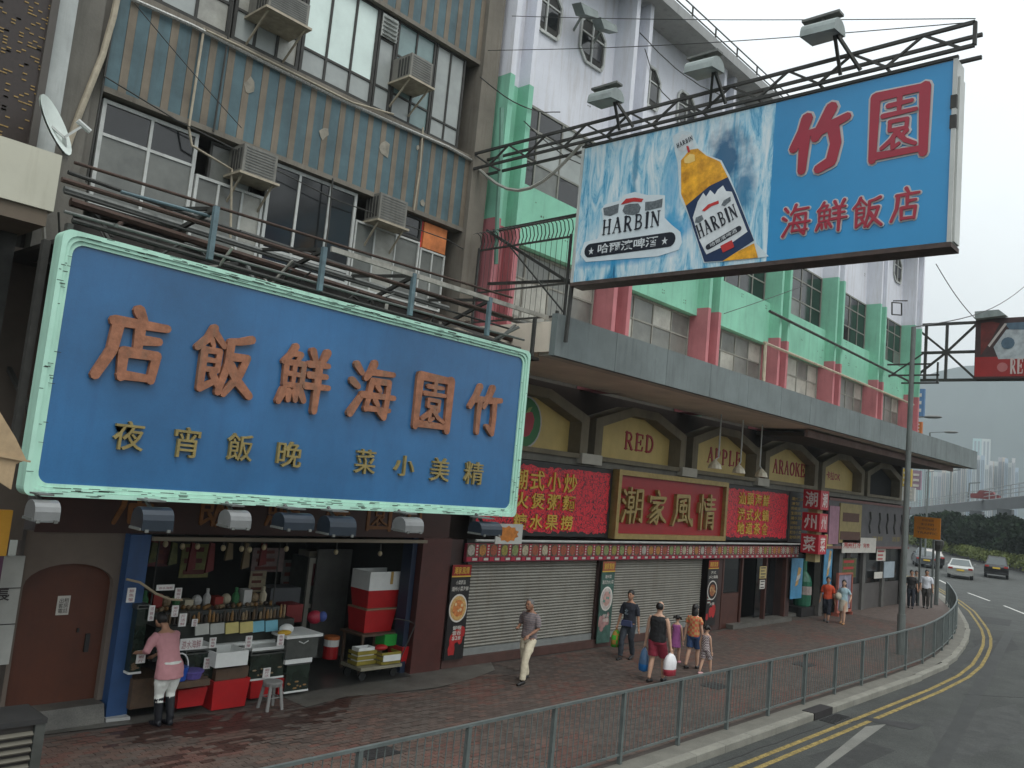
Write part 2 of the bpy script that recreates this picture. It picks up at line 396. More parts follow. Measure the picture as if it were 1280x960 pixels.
MB().box(g_.x-.5, 7.03, -.135, g_.x+.45, 7.3, .012).build('kerb_inlet', M('black_inlet', (.02,.016,.016), .8), pavement)
# concrete margin behind the kerbstones
mb = MB(); strip(mb, poly_offset(KERB, .16), poly_offset(KERB, .5), -.002)
mb.build('concrete_margin', M('margin', (.17,.165,.14), .9, .2, 2, fine=.15), pavement)
# pavers
pm = [M('paver_a', (.14,.086,.068), .85, .25, 3, fine=.2), M('paver_b', (.122,.090,.075), .85, .25, 3, fine=.2),
      M('paver_c', (.150,.072,.056), .85, .2, 3, fine=.2), M('paver_d', (.10,.072,.060), .85, .25, 3, fine=.2), M('paver_e', (.115,.092,.078), .85, .25, 3, fine=.2), M('paver_wet', (.075,.040,.032), .4, .35, 3, fine=.2)]
pmesh = []
for m in pm:
    b_ = MB(); b_.add([(-.097,-.047,-.02),(.097,-.047,-.02),(.097,.047,-.02),(-.097,.047,-.02),(-.094,-.044,0),(.094,-.044,0),(.094,.044,0),(-.094,.044,0)],
        [(4,5,6,7),(0,1,5,4),(1,2,6,5),(2,3,7,6),(3,0,4,7)]).use(m); b_.mi = [0]*5; pmesh.append(b_.mesh('paver'))
cand = []
def in_conc(x, y): return (y > 12.35+.25*math.sin(x*2) and 9.0 < x < 14.6) or (y > 13.12) or (y > 12.75 and x < 6.6)
def in_cover(x, y): return any(abs(x-cx) < .33 and abs(y-cy) < .25 for cx, cy in COVERS)
COVERS = [(17.95,9.37),(22.8,9.38),(8.6,9.9)]
row = 0; y = 7.6
while y < 13.3:
    x = 3.2+(row % 2)*.1
    while x < 36:
        yk = 7.6 if x < 25 else 7.6+(x-25)**2*.018
        if y > yk and not in_conc(x, y) and not in_cover(x, y): cand.append((x, y))
        x += .2
    y += .1; row += 1
def mi_of(x, y):
    wet = 1.3-abs(y-12.15+.25*math.sin(x*1.7))*1.9-max(0, abs(x-7.9)-1.6)*.9
    wet = max(wet, 1.0-abs(y-10.9-.3*math.sin(x*1.1))*2.6-max(0, abs(x-6.2)-1.0)*.8)
    if rnd.random() < wet*.75: return 5
    v = math.sin(x*.9+y*1.3)+math.sin(x*2.3-y*2.9)+rnd.uniform(-1.6, 1.6)
    return 2 if v > 1.9 else 0 if v > .5 else 1 if v > -.6 else 3 if v > -1.6 else 4
def seen(x, y):
    v = Vector((x, y, 0))-C0; X_, Y_, Z_ = v.dot(RT), v.dot(DN), v.dot(FW)
    u, w_ = 640+FPX*X_/Z_, 480+FPX*Y_/Z_
    return 0 < u < 1280 and w_ < 960
cand.sort(key=lambda c: c[0]**2+c[1]**2+(0 if seen(*c) else 1e6))
rest = MB()
for i, (x, y) in enumerate(cand):
    k = mi_of(x, y); dz = rnd.uniform(-.004, .003)
    if i < 290:
        o = link('paver', pmesh[k], pavement); o.location = (x, y, dz); o.rotation_euler = (rnd.uniform(-.012,.012), rnd.uniform(-.012,.012), rnd.uniform(-.02,.02))
    else:
        rest.use(pm[k]); a = .094; b = .044; t = rnd.uniform(-.001,.001)
        rest.add([(x-a,y-b,dz+t),(x+a,y-b,dz-t),(x+a,y+b,dz+t),(x-a,y+b,dz)], [(0,1,2,3)])
rest.build('paver_field', None, pavement, kind='stuff')
mb = MB()
mb.add([(36,8.9,-.004),(43,10.9,-.004),(50,13.5,-.004),(50,18,-.004),(36,13.3,-.004)], [(0,1,2,3,4)])
mb.build('far_paving', M('far_paving', (.13,.095,.08), .9, .3, 4, fine=.3), pavement)
m_wet = M('wet_concrete', (.13,.125,.11), .55, .35, 1.6, fine=.2)
mb = MB(); pts = [(9.0,12.28),(10,12.5),(11,12.3),(12,12.2),(13.2,12.4),(14.2,12.7),(14.7,13.3),(14.7,13.9),(5.0,13.9),(5.0,12.9),(6.4,12.75),(9.0,12.95)]
mb.add([(x, y, .004) for x, y in pts], [tuple(range(len(pts)))])
mb.build('concrete_apron', m_wet, pavement)
for (cx, cy) in COVERS:
    mb = MB(); mb.box(cx-.31, cy-.22, -.01, cx+.31, cy+.22, .003)
    for i in range(5): mb.box(cx-.27, cy-.17+i*.085-.012, .003, cx+.27, cy-.17+i*.085+.012, .008)
    mb.build('manhole_cover', m_dark, pavement)

# ------------------------------------------------------------------ guard railing
m_rail = M('rail_paint', (.16,.19,.185), .5, .2, 4, metal=.3)
RL = poly_offset(KERB, .47)
def along(P, s):
    acc = 0
    for i in range(len(P)-1):
        a, b = Vector(P[i]), Vector(P[i+1]); l = (b-a).length
        if acc+l >= s: return a.lerp(b, (s-acc)/l)
        acc += l
    return Vector(P[-1])
railing = thing('guard_railing', 'grey metal guard railing with upright bars along the kerb of the footpath', 'railing', (11.46, 7.52, 0))
s0 = 32.86; NP = 26; sp = 1.72; bars_left = 300; extra = MB()
pm_ = MB(); pm_.box(-.03,-.03,0,.03,.03,1.08); pm_.box(-.035,-.035,1.06,.035,.035,1.075); post_me = pm_.mesh('post'); post_me.materials.append(m_rail)
bm_ = MB(); bm_.tube([(0,0,.13),(0,0,1.05)], .0075, 6, False); bar_me = bm_.mesh('bar'); bar_me.materials.append(m_rail)
order = []
for i in range(NP+1):
    p = along(RL, s0+i*sp); o = link('post', post_me, railing)
    o.location = (p.x, p.y, 0)
    if i < NP:
        q = along(RL, s0+(i+1)*sp)
        for nm, z, t in (('top_rail', 1.08, .045), ('bottom_rail', .14, .035)):
            MB().bar((p.x,p.y,z), (q.x,q.y,z), t, t*.8).build(nm, m_rail, railing)
        nb = 14
        for k in range(1, nb): order.append((p.lerp(q, k/nb)))
for j, p in enumerate(order):
    if j < 285:
        o = link('bar', bar_me, railing); o.location = (p.x, p.y, 0)
    else: extra.tube([(p.x,p.y,.13),(p.x,p.y,1.05)], .0075, 5, False)
extra.build('far_bars', m_rail, railing, kind='stuff') if extra.v else None
for o in CH[railing.name]:
    pass

# ------------------------------------------------------------------ window builder
m_alu = M('window_aluminium', (.5,.52,.5), .5, .15, 6, streak=.35)
m_iron = M('window_iron', (.05,.05,.045), .7, .3, 6)
m_glassd = M('dark_glass', (.018,.02,.022), .12, .4, .8, spec=.7)
m_glassg = M('curtained_glass', (.17,.18,.165), .3, .35, 1.3, spec=.6)
m_glassc = M('pale_curtain_glass', (.36,.36,.32), .35, .3, 2.2, spec=.6)
m_frost = M('frosted_glass', (.62,.74,.70), .3, .12, 1.2, spec=.6)
m_frost2 = M('frosted_glass_grey', (.34,.37,.36), .35, .2, 1.2, spec=.6)
m_frost3 = M('blue_glass', (.19,.28,.28), .2, .2, 1.2, spec=.6)
PANES = [m_glassd, m_glassg, m_glassc, m_frost, m_frost2, m_frost3]
def window(parent, x0, x1, z0, z1, Y, cols, rows, frame, panes, t=.045, depth=.08, label=None):
    """cols / rows: lists of fractions 0..1 of the bars; panes: index per cell (row-major from the top)"""
    mb = MB(); W, H = x1-x0, z1-z0
    mb.box(x0, Y-depth/2, z0, x0+t, Y+depth/2, z1); mb.box(x1-t, Y-depth/2, z0, x1, Y+depth/2, z1)
    mb.box(x0+t, Y-depth/2+.002, z1-t, x1-t, Y+depth/2-.002, z1); mb.box(x0+t, Y-depth/2+.002, z0, x1-t, Y+depth/2-.002, z0+t)
    cs = [0]+list(cols)+[1]; rs = [0]+list(rows)+[1]
    for c in cols: mb.box(x0+W*c-t*.4, Y-depth/2+.006, z0+t, x0+W*c+t*.4, Y+depth/2-.006, z1-t)
    for r_ in rows: mb.box(x0+t, Y-depth/2+.01, z1-H*r_-t*.4, x1-t, Y+depth/2-.01, z1-H*r_+t*.4)
    f = mb.build('window', frame, parent, label=label)
    i = 0
    for a in range(len(rs)-1):
        for b in range(len(cs)-1):
            k = panes[i % len(panes)]; i += 1
            if k is None: continue
            MB().box(x0+W*cs[b]+.01, Y-.008, z1-H*rs[a+1]+.01, x0+W*cs[b+1]-.01, Y+.012, z1-H*rs[a]-.01).build('pane', PANES[k], f)
    return f
# ------------------------------------------------------------------ materials of the buildings
m_green = M('mint_wall', (.24,.56,.41), .8, .14, .8, streak=.45, fine=.05, dirt=(.12,.22,.16), bump=.1)
m_pink = M('pink_wall', (.50,.18,.20), .8, .16, 1.0, streak=.4, fine=.05, dirt=(.16,.05,.05), bump=.1)
m_white = M('white_wall', (.64,.66,.72), .85, .1, .6, streak=.55, fine=.05, dirt=(.34,.30,.25), bump=.15)
m_grey = M('grey_wall', (.20,.19,.165), .9, .2, 1.2, streak=.5, dirt=(.07,.065,.055), bump=.2)
m_pier = M('stained_pier', (.22,.20,.165), .9, .2, 1.2, streak=.6, dirt=(.07,.05,.035), bump=.2)
m_fascia = M('canopy_fascia', (.19,.225,.225), .75, .18, 1.0, streak=.55, dirt=(.07,.08,.08), bump=.1)
m_soffit = M('soffit', (.68,.60,.50), .9, .15, .8, streak=0)
m_teal = M('teal_tile', (.085,.155,.18), .65, .3, 1.6, streak=.55, dirt=(.05,.06,.06))
m_tan = M('tan_tile', (.215,.18,.135), .75, .3, 1.6, streak=.55, dirt=(.08,.07,.05))
m_black = M('black_void', (.012,.012,.012), .9, .2, 2)
m_brown = M('brown_tile', (.10,.028,.022), .45, .2, 3, fine=.2)

YF = 13.3
# ================================================================== striped tenement (left)
T = thing('tenement_building', 'old grey tenement with teal and tan striped spandrels above the large blue shop sign', 'building', (8.5, 14, 0))
XL, XR = 4.45, 12.42
MB().box(XL-.5, YF+.25, 6.6, XR, YF+6, 7.55).build('dark_base', M('dark_base', (.055,.05,.045), .9, .4, 3, streak=.5), T)  # lower wall band in a dark, streaked colour behind the rack
mb = MB(); mb.box(XL-.5, YF+.08, 7.5, XL+.22, YF+.5, 17)
mb.box(XL+.22, YF+.9, 7.5, XR, YF+6, 17); mb.box(XL+.2, YF+.02, 9.52, XR, YF+.9, 11.2); mb.box(XL+.2, YF+.02, 13.42, XR, YF+.9, 15.1)
mb.build('wall', m_grey, T)
MB().box(XR, YF-.14, 7.3, XR+.5, YF+6, 17.3).build('corner_pier', m_pier, T)
MB().box(4.0, YF-.02, 6.6, 4.45+.05, YF+.3, 17).build('side_pier', m_grey, T)
n = 23; per = (XR-XL-.2)/n
for lvl, (z0, z1) in enumerate([(9.56, 11.12), (13.44, 15.0)]):
    for i in range(n):
        x = XL+.2+i*per
        MB().box(x, YF-.012, z0, x+per*.62-.004, YF+.02, z1).build('teal_stripe', m_teal, T)
        MB().box(x+per*.62, YF-.018, z0, x+per-.004, YF+.02, z1).build('tan_stripe', m_tan, T)
mb = MB()
for z0, z1 in [(9.56, 11.12), (13.44, 15.0)]:
    mb.box(XL+.2, YF-.03, z1, XR, YF+.2, z1+.1); mb.box(XL+.2, YF-.03, z0-.09, XR, YF+.3, z0)
mb.build('ledge', m_pier, T)
# missing tiles
m_patch = M('bare_patch', (.3,.28,.23), .9, .3, 6)
for x, z, r in [(7.0,10.55,.13),(8.6,10.3,.12),(10.05,10.5,.16),(11.2,9.75,.07),(10.9,10.85,.05)]:
    P = [(x+r*rnd.uniform(.5,1.1)*math.cos(a*.785), YF-.02, z+r*1.3*rnd.uniform(.5,1.1)*math.sin(a*.785)) for a in range(8)]
    MB().prism(P, (0,-.006,0)).build('bare_patch', m_patch, T)
def rx(x0, y0, x1, y1, Y=YF): return rect(x0, y0, x1, y1, Y)
# lower row of windows (z 7.6 .. 9.5)
window(T, 4.72, 6.30, 7.75, 9.42, YF+.14, [.5], [.33], m_alu, [0,0,1,1], t=.06, label='white framed window with dark upper light and curtained sliders')
window(T, 6.55, 7.40, 8.3, 9.42, YF+.2, [.5], [], m_iron, [1,4])
window(T, 6.33, 7.62, 7.55, 8.75, YF+.12, [.33,.68], [], m_alu, [1,1,2], t=.05)
window(T, 7.66, 9.62, 7.6, 9.45, YF+.12, [.33,.68], [.86], m_alu, [0,0,0,0,0,0], t=.06, label='white framed window of three tall dark panes')
window(T, 9.66, 11.35, 7.6, 8.95, YF+.14, [.3,.62], [], m_alu, [1,2,1], t=.04)
window(T, 10.72, 11.35, 8.97, 9.45, YF+.14, [], [], m_iron, [0])
window(T, 11.38, 12.1, 7.6, 8.85, YF+.14, [.5], [], m_alu, [1,1], t=.04)
MB().box(11.42, YF+.1, 8.87, 12.08, YF+.16, 9.42).build('board', M('orange_board', (.62,.2,.06), .7, .3, 4), T, label='orange board in the window frame')
MB().box(11.36, YF+.14, 8.86, 11.42, YF+.17, 9.43).use(M('red_edge', (.6,.05,.04))).build('board_edge', M('red_edge', (.6,.05,.04)), T)
# upper row: frosted panes in iron frames
window(T, 4.72, 6.55, 11.28, 13.36, YF+.12, [.34,.67], [.72], m_iron, [4,1,4,1,4,2], t=.06)
window(T, 6.6, 7.95, 11.28, 13.36, YF+.12, [.33,.66], [.42,.72], m_iron, [1,2,0,2,4,2,4,4,2], t=.06, label='iron window of small grimy panes behind an air conditioner')
window(T, 7.97, 9.66, 11.28, 13.36, YF+.12, [.333,.667], [.76], m_iron, [3,3,3,4,4,4], t=.06, label='iron window of three tall bright frosted panes')
window(T, 9.68, 10.12, 11.28, 13.36, YF+.12, [], [.28,.76], m_iron, [0,4,4], t=.05)
window(T, 10.14, 11.2, 11.28, 13.36, YF+.12, [.5], [.36,.76], m_iron, [5,5,5,5,4,5], t=.05, label='iron window of rounded blue glass panes')
window(T, 11.22, 12.1, 11.28, 13.36, YF+.12, [.5], [.8], m_iron, [4,4,4,4], t=.05)
mb = MB()
for i in range(5): mb.bar((9.72, YF+.03, 12.85+i*.09), (10.08, YF+.03, 12.85+i*.09), .02, .07, up=Vector((0,1,.6)))
mb.box(9.7, YF+.05, 12.8, 10.1, YF+.07, 13.28); mb.build('louvre', m_alu, T)
# cable conduit and drain pipes
m_pipe = M('pale_pipe', (.42,.37,.28), .7, .25, 5, streak=.4)
p = lambda x, y, d=.06: PY(x, y, YF-d)
for nm, pts, r_ in [('conduit', [(0,0),(255,35),(236,160),(240,182),(290,212),(288,300)][1:], .022), ('drain_pipe', [(150,-20),(142,20),(128,70),(100,140),(82,190)], .05)]:
    MB().tube([p(*q) for q in pts], r_, 8).build(nm, m_pipe, T)
m_foil = M('foil_cable', (.45,.45,.42), .35, .5, 30, metal=.5)
pts = [p(*q, .07) for q in [(165,-1),(240,32),(330,78),(420,122),(500,158),(560,184),(592,202)]]
MB().tube(pts, .035, 6).build('foil_wrapped_cable', m_foil, T)
MB().tube([p(*q, .1) for q in [(258,38),(300,58),(400,108),(440,128),(492,143)]], .02, 6).build('cable', m_pipe, T)

# shop front below the sign: piers, fascia
m_fbrown = M('fascia_brown', (.055,.016,.010), .6, .2, 2)
MB().box(XL+.2, YF, 2.78, XR+.55, YF+.5, 6.58).build('shop_fascia', m_fbrown, T)
mb = MB(); fr = FY(YF); mo = M('faded_orange_letter', (.24,.09,.02), .7, .3, 8)
for ch, x in zip('店飯鮮海園竹', [(6.1), (7.45), (8.75), (9.9), (11.0), (11.9)]):
    mb_ = MB(); brush(mb_, fr, HAN[ch], x-.36, 2.9, .68, .75, .02); mb_.build('faded_character', mo, T)
m_blue = M('blue_pillar', (.028,.09,.24), .5, .15, 3, streak=.25, dirt=(.02,.03,.05))
x0, x1, _, _ = rx(124, 780, 146, 800, 13.25)
MB().box(5.98, 13.12, 0, 6.3, 13.5, 2.78).build('pillar', m_blue, T, label='blue painted square pillar')
MB().box(12.2, YF-.05, 0, 13.04, YF+.5, 2.78).build('pillar', m_brown, T, label='brown tiled pillar')
MB().box(12.05, YF+.1, 0, 12.18, YF+.4, 2.78).build('pillar', M('navy_pillar', (.015,.03,.07), .5), T, label='narrow navy pillar')
# brown door in an arched opening, plaster wall above
mb = MB(); a0, a1 = 4.62, 5.9
ac = [( (a0+a1)/2+ (a1-a0)/2*math.cos(R(t)), 2.0+.32*math.sin(R(t))) for t in range(0, 181, 15)]
wallp = [(a1+.1, 2.8), (a1+.1, .26), (a1, .26)]+ac+[(a0, .26), (a0-.06, .26), (a0-.06, 2.8)]
mb.prism([(x, YF+.02, z) for x, z in wallp], (0, .3, 0))
mb.build('plaster_arch', M('plaster', (.20,.16,.13), .9, .15, 1.5), T)
door = [(a1, .26)]+ac+[(a0, .26)]
MB().prism([(x, YF+.14, z) for x, z in door], (0, .06, 0)).build('door', M('brown_door', (.12,.032,.012), .55, .2, 1.5, streak=.3, dirt=(.05,.015,.01)), T, label='brown door with an arched top')
d_ = T and CH[T.name][-1]
mb = MB(); mb.box(5.64, YF+.1, .98, 5.70, YF+.14, 1.25); mb.box(5.5, YF+.11, 1.28, 5.53, YF+.14, 1.34); mb.build('handle', m_dark, d_)
mb = MB(); mb.use(M('notice_paper', (.55,.53,.48), .8, .1, 5)).box(5.16, YF+.125, 1.55, 5.34, YF+.138, 1.83)
mb.use(M('ink', (.06,.05,.05))); text(mb, FY(YF+.12), '出租\n套房\n電話', 5.18, 1.58, .14, .22); mb.build('notice', None, d_)
MB().prism([(XL-.9,13.02,0),(XL-.9,13.12,.26),(XL-.9,13.7,.27),(XL-.9,13.7,0)], (2.38,0,0)).build('door_step', m_wet, T)
# dark shop interior shell
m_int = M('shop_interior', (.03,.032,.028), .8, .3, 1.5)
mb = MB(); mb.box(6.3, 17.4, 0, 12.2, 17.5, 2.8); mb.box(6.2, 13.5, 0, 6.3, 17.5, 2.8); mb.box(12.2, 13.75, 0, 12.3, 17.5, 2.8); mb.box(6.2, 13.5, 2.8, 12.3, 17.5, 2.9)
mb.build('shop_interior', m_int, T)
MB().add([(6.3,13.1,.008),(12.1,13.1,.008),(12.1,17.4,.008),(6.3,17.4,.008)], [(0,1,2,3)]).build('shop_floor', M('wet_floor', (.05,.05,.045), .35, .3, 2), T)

# ================================================================== left neighbour: mosaic wall and white balcony
Nb = thing('mosaic_building', 'dark mosaic clad building with yellow flecks at the left edge behind a white balcony', 'building', (2.5, 13, 0))
m_mos = M('dark_mosaic', (.035,.022,.018), .5, .3, 20)
MB().box(-3, 12.8, 7.2, 3.62, 19, 16).build('mosaic_wall', m_mos, Nb)
m_fleck = M('yellow_fleck', (.34,.22,.07), .6, .3, 10)
mb = MB(); cnt = 0
for i in range(700):
    x = 1.4+2.2*rnd.random(); z = 8.0+3.4*rnd.random(); x = round(x/.06)*.06; z = round(z/.045)*.045
    mb.box(x, 12.79, z, x+.055, 12.802, z+.016)
mb.build('yellow_fleck', m_fleck, Nb, kind='stuff')
MB().box(3.62, 12.75, 7.2, 3.72, 13.2, 16).build('edge_strip', M('strip_dark', (.1,.09,.08)), Nb)
MB().box(3.74, 12.9, 7.2, 4.0, 13.25, 16).build('white_downpipe_casing', M('pale_casing', (.42,.45,.44), .7, .15, 2, streak=.5, dirt=(.15,.14,.12)), Nb)
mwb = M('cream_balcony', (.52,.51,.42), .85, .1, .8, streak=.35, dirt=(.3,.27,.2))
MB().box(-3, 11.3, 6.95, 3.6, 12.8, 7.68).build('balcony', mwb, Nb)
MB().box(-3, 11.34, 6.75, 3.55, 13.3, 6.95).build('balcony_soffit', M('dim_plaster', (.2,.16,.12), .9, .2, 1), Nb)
MB().box(-3, 13.0, 2.7, 4.4, 13.6, 6.74).build('lower_wall', M('dim_wall', (.13,.105,.085), .9, .2, 1), Nb)
MB().box(-3, 13.3, 0, 4.35, 13.6, 2.7).build('ground_wall', m_brown, Nb)
# white notice board
mb = MB(); mb.use(M('board_white', (.42,.43,.40), .7, .12, 3)).box(4.05, 13.2, .95, 4.55, 13.27, 2.45)
mb.use(M('ink')); text(mb, FY(13.19), 'K長\n尺', 4.12, 1.65, .3, .35, bold=.02)
for z in (2.0, 1.5): mb.box(4.05, 13.192, z, 4.55, 13.199, z+.012)
o = mb.build('notice_board', None); tag(o, 'tall white notice board left of the brown arched door', 'board')
mb = MB(); mb.use(M('board_white')).box(3.9, 13.19, .5, 4.42, 13.26, 1.0)
mb.use(M('maroon', (.12,.02,.04)))
for i in range(3): mb.box(3.93, 13.18, .54+i*.15, 4.38, 13.195, .66+i*.15)
mb.use(M('notice_paper'))
for i in range(3): mb.box(4.08, 13.17, .59+i*.15, 4.2, 13.182, .62+i*.15)
tag(mb.build('letter_box', None), 'bank of three maroon letter boxes below the white notice board', 'letter box')
# yellow/purple hanging sign at the extreme left edge and the folded cloth awning tip
q = PY(2, 670, 12.6)
mb = MB(); mb.use(M('amber_sign', (.55,.28,.02), .5)).box(q.x-.6, 12.5, q.z-.25, q.x+.06, 12.6, q.z+.35)
mb.use(M('purple_sign', (.08,.02,.06), .5)).box(q.x-.6, 12.51, q.z-1.2, q.x+.04, 12.6, q.z-.25)
tag(mb.build('hanging_sign', None), 'amber and purple sign cut by the left edge of the picture', 'sign')
m_cloth = M('tan_cloth', (.44,.32,.19), .8, .2, 6)
mb = MB(); a = [PY(x, y, 9.8) for x, y in [(-20,480),(0,515),(20,548),(33,575),(20,580),(14,612),(-20,590)]]
mb.add(a, [(0,1,2,3,4),(0,4,5,6)]); b_ = [v+Vector((0,.03,0)) for v in a]; mb.add(b_, [(0,1,2,3,4),(0,4,5,6)])
mb.bar(PY(-20,566,9.78), PY(38,577,9.78), .02)
tag(mb.build('parasol', m_cloth), 'tip of a tan cloth parasol poking in beside the mint sign frame', 'parasol')
# parabolic dish
dc = PY(64, 158, 12.2)
D_ = thing('satellite_dish', 'white satellite dish on an arm above the cream balcony', 'satellite dish', dc)
mb = MB(); mb.sm = True; ax = Vector((.66,-.62,.42)).normalized(); u = ax.cross(Vector((0,0,1))).normalized(); v = ax.cross(u)
N = 20; vs = []
for k in range(5):
    r_ = .38*k/4
    for t in range(N):
        a = 2*math.pi*t/N; vs.append(dc+u*r_*math.cos(a)+v*r_*1.1*math.sin(a)+ax*(r_*r_*.5))
fs = [(k*N+t, k*N+(t+1)%N, (k+1)*N+(t+1)%N, (k+1)*N+t) for k in range(4) for t in range(N)]
mb.add(vs, fs); mb.add([q-ax*.02 for q in vs], fs); mb.build('dish', M('dish_white', (.6,.66,.62), .5, .1, 3), D_)
e = PY(104, 157, 12.2); f_ = PY(80, 172, 12.2)
mb = MB(); mb.bar(f_, e, .03); mb.bar(PY(82,190,12.3), f_, .04); mb.bar(f_, dc, .03); mb.build('arm', m_alu, D_)
mb = MB(); mb.tube([e-Vector((.08,0,-.04)), e+Vector((.1,0,-.05))], .04, 8); mb.build('receiver', m_alu, D_)

# ================================================================== mint, pink and white building
B = thing('mint_pink_building', 'long white, mint and pink building with paired fins above the concrete canopy', 'building', (28, 15, 0))
BX0, BX1 = 12.95, 43.5
WY = 13.55; FYF = 12.9   # window wall, fin fronts
mb = MB(); mb.box(BX0, WY, 13.35, BX1, WY+8, 17.7); mb.build('white_wall', m_white, B)
mb = MB(); mb.box(BX0, WY-.25, 9.72, BX1, WY+8, 11.2); mb.box(BX0, WY, 11.2, BX1, WY+.02, 11.3); mb.build('mint_spandrel', m_green, B)
mb = MB(); mb.box(BX0, WY+.35, 6.7, BX1, WY+8, 9.72); mb.box(BX0, WY+.3, 11.2, BX1, WY+8, 13.35); mb.build('core_wall', m_grey, B)
MB().box(BX0-.1, FYF-.35, 17.7, BX1+.5, WY+8, 18.0).build('roof_slab', M('roof_slab', (.36,.37,.37), .85, .15, 1, streak=.4), B)
mb = MB()
for i in range(22): mb.box(13.2+i*1.4, FYF-.2, 18.0, 13.24+i*1.4, FYF-.16, 18.5)
for z in (18.25, 18.5): mb.bar((13, FYF-.18, z), (43.8, FYF-.18, z), .03)
mb.build('roof_railing', m_iron, B)
pair = [13.05, 17.7, 22.66, 27.66, 32.66, 37.6, 42.4]
for i, x in enumerate(pair):
    xs = [x, x+.66] if i < 6 else [x, x+.95]
    for xf in xs:
        for z0, z1, m, nm in [(6.7, 9.95, m_pink, 'pink_fin'), (9.95, 13.35, m_green, 'mint_fin'), (13.35, 17.7, m_white, 'white_fin')]:
            MB().box(xf, FYF, z0, xf+.16, WY+.3, z1).build(nm, m, B)
    for z0, z1, m, nm in [(6.7, 9.95, m_pink, 'pink_infill'), (9.95, 13.35, m_green, 'mint_infill'), (13.35, 17.7, m_white, 'white_infill')]:
        MB().box(xs[0]+.16, WY-.3, z0, xs[1], WY+.3, z1).build(nm, m, B)
wr = random.Random(3)
m_frame2 = M('grey_window_frame', (.26,.26,.23), .6, .2, 5, streak=.3)
for i in range(6):
    a = pair[i]+.82+.02; b = pair[i+1]-.02
    nar = i >= 2
    if nar: a2, b2 = a+.25, b-.02
    else: a2, b2 = a+.02, b-.02
    mb = MB(); mb.box(a-.02, WY-.05, 11.2, a2, WY+.1, 13.35); mb.box(a-.02, WY-.05, 6.7, a2, WY+.1, 9.72)
    if mb.v and nar: mb.use(m_green).build('jamb', m_green, B)
    for z0, z1, lv in [(11.22, 13.33, 1), (7.42, 9.70, 0)]:
        if lv == 0: ps = [wr.choice([1,1,2,1]) for _ in range(4)]+[wr.choice([1,2,2,1]) for _ in range(4)]+[wr.choice([1,2,1]) for _ in range(4)]
        else: ps = [0,0,4 if i == 0 else 0,0]+[wr.choice([0,0,4]) if i < 2 else 0 for _ in range(4)]+[wr.choice([1,1,4]) if i == 1 else wr.choice([0,0,1]) for _ in range(4)]
        window(B, a2, b2, z0, z1, WY, [.25,.5,.75], [.3,.72] if lv == 0 else [.28,.66], m_frame2, ps, t=.06)
# chamfered windows of the white storey
def oct_(x0, x1, z0, z1, c): return [(x0+c, z0), (x1-c*.3, z0+.02), (x1, z0+c*.7), (x1, z1-c), (x1-c, z1), (x0+c*.6, z1), (x0, z1-c*.6), (x0, z0+c)]
for i in range(6):
    for xc in ([14.75, 16.65] if i == 0 else [pair[i]+1.75, pair[i]+3.85]):
        pts = oct_(xc-.52, xc+.55, 15.3, 16.5, .3)
        f = MB().prism([(x, WY-.012, z) for x, z in pts], (0, .01, 0)).build('chamfered_window', m_iron, B)
        mb = MB()
        for k in range(8):
            p1, p2 = pts[k], pts[(k+1) % 8]; mb.bar((p1[0], WY-.04, p1[1]), (p2[0], WY-.04, p2[1]), .07, .05, up=Vector((0,1,0)))
        mb.bar((xc, WY-.03, 15.3), (xc, WY-.03, 16.5), .05); mb.bar((xc-.5, WY-.03, 16.08), (xc+.5, WY-.03, 16.08), .04); mb.build('frame', m_alu, f)
        for sg in (-1, 1):
            MB().box(xc+sg*.04, WY-.024, 15.55, xc+sg*.44, WY-.014, 16.05).build('pane', m_glassd, f)
# canopy
CY = 10.3
x = 12.36; k = 0
while x < 43.5:
    x2 = min(x+2.02, 43.6)
    MB().box(x+.006, CY, 6.62, x2-.006, CY+.14, 7.44+rnd.uniform(-.006,.006)).build('fascia_panel', m_fascia, B); x = x2
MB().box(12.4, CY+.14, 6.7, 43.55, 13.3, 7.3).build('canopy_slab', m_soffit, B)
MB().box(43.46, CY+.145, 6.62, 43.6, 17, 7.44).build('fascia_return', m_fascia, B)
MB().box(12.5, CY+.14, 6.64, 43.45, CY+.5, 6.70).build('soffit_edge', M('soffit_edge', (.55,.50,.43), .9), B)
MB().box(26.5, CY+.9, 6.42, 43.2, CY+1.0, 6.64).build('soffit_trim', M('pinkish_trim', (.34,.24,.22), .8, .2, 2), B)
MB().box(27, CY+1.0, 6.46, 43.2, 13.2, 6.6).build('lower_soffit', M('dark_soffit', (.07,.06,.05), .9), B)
# side wall + sheeted frame at the far end of the roof
mb = MB(); mb.box(BX1, WY-.3, 11.6, BX1+.9, WY+6, 17.4); mb.build('end_lightwell', M('grey_sheet', (.16,.17,.17), .8, .3, 2, streak=.5), B)
MB().box(BX1+.9, WY-.32, 11.5, BX1+1.05, WY+6, 17.6).build('end_sheet', M('pale_sheet', (.42,.44,.42), .7, .2, 2), B)
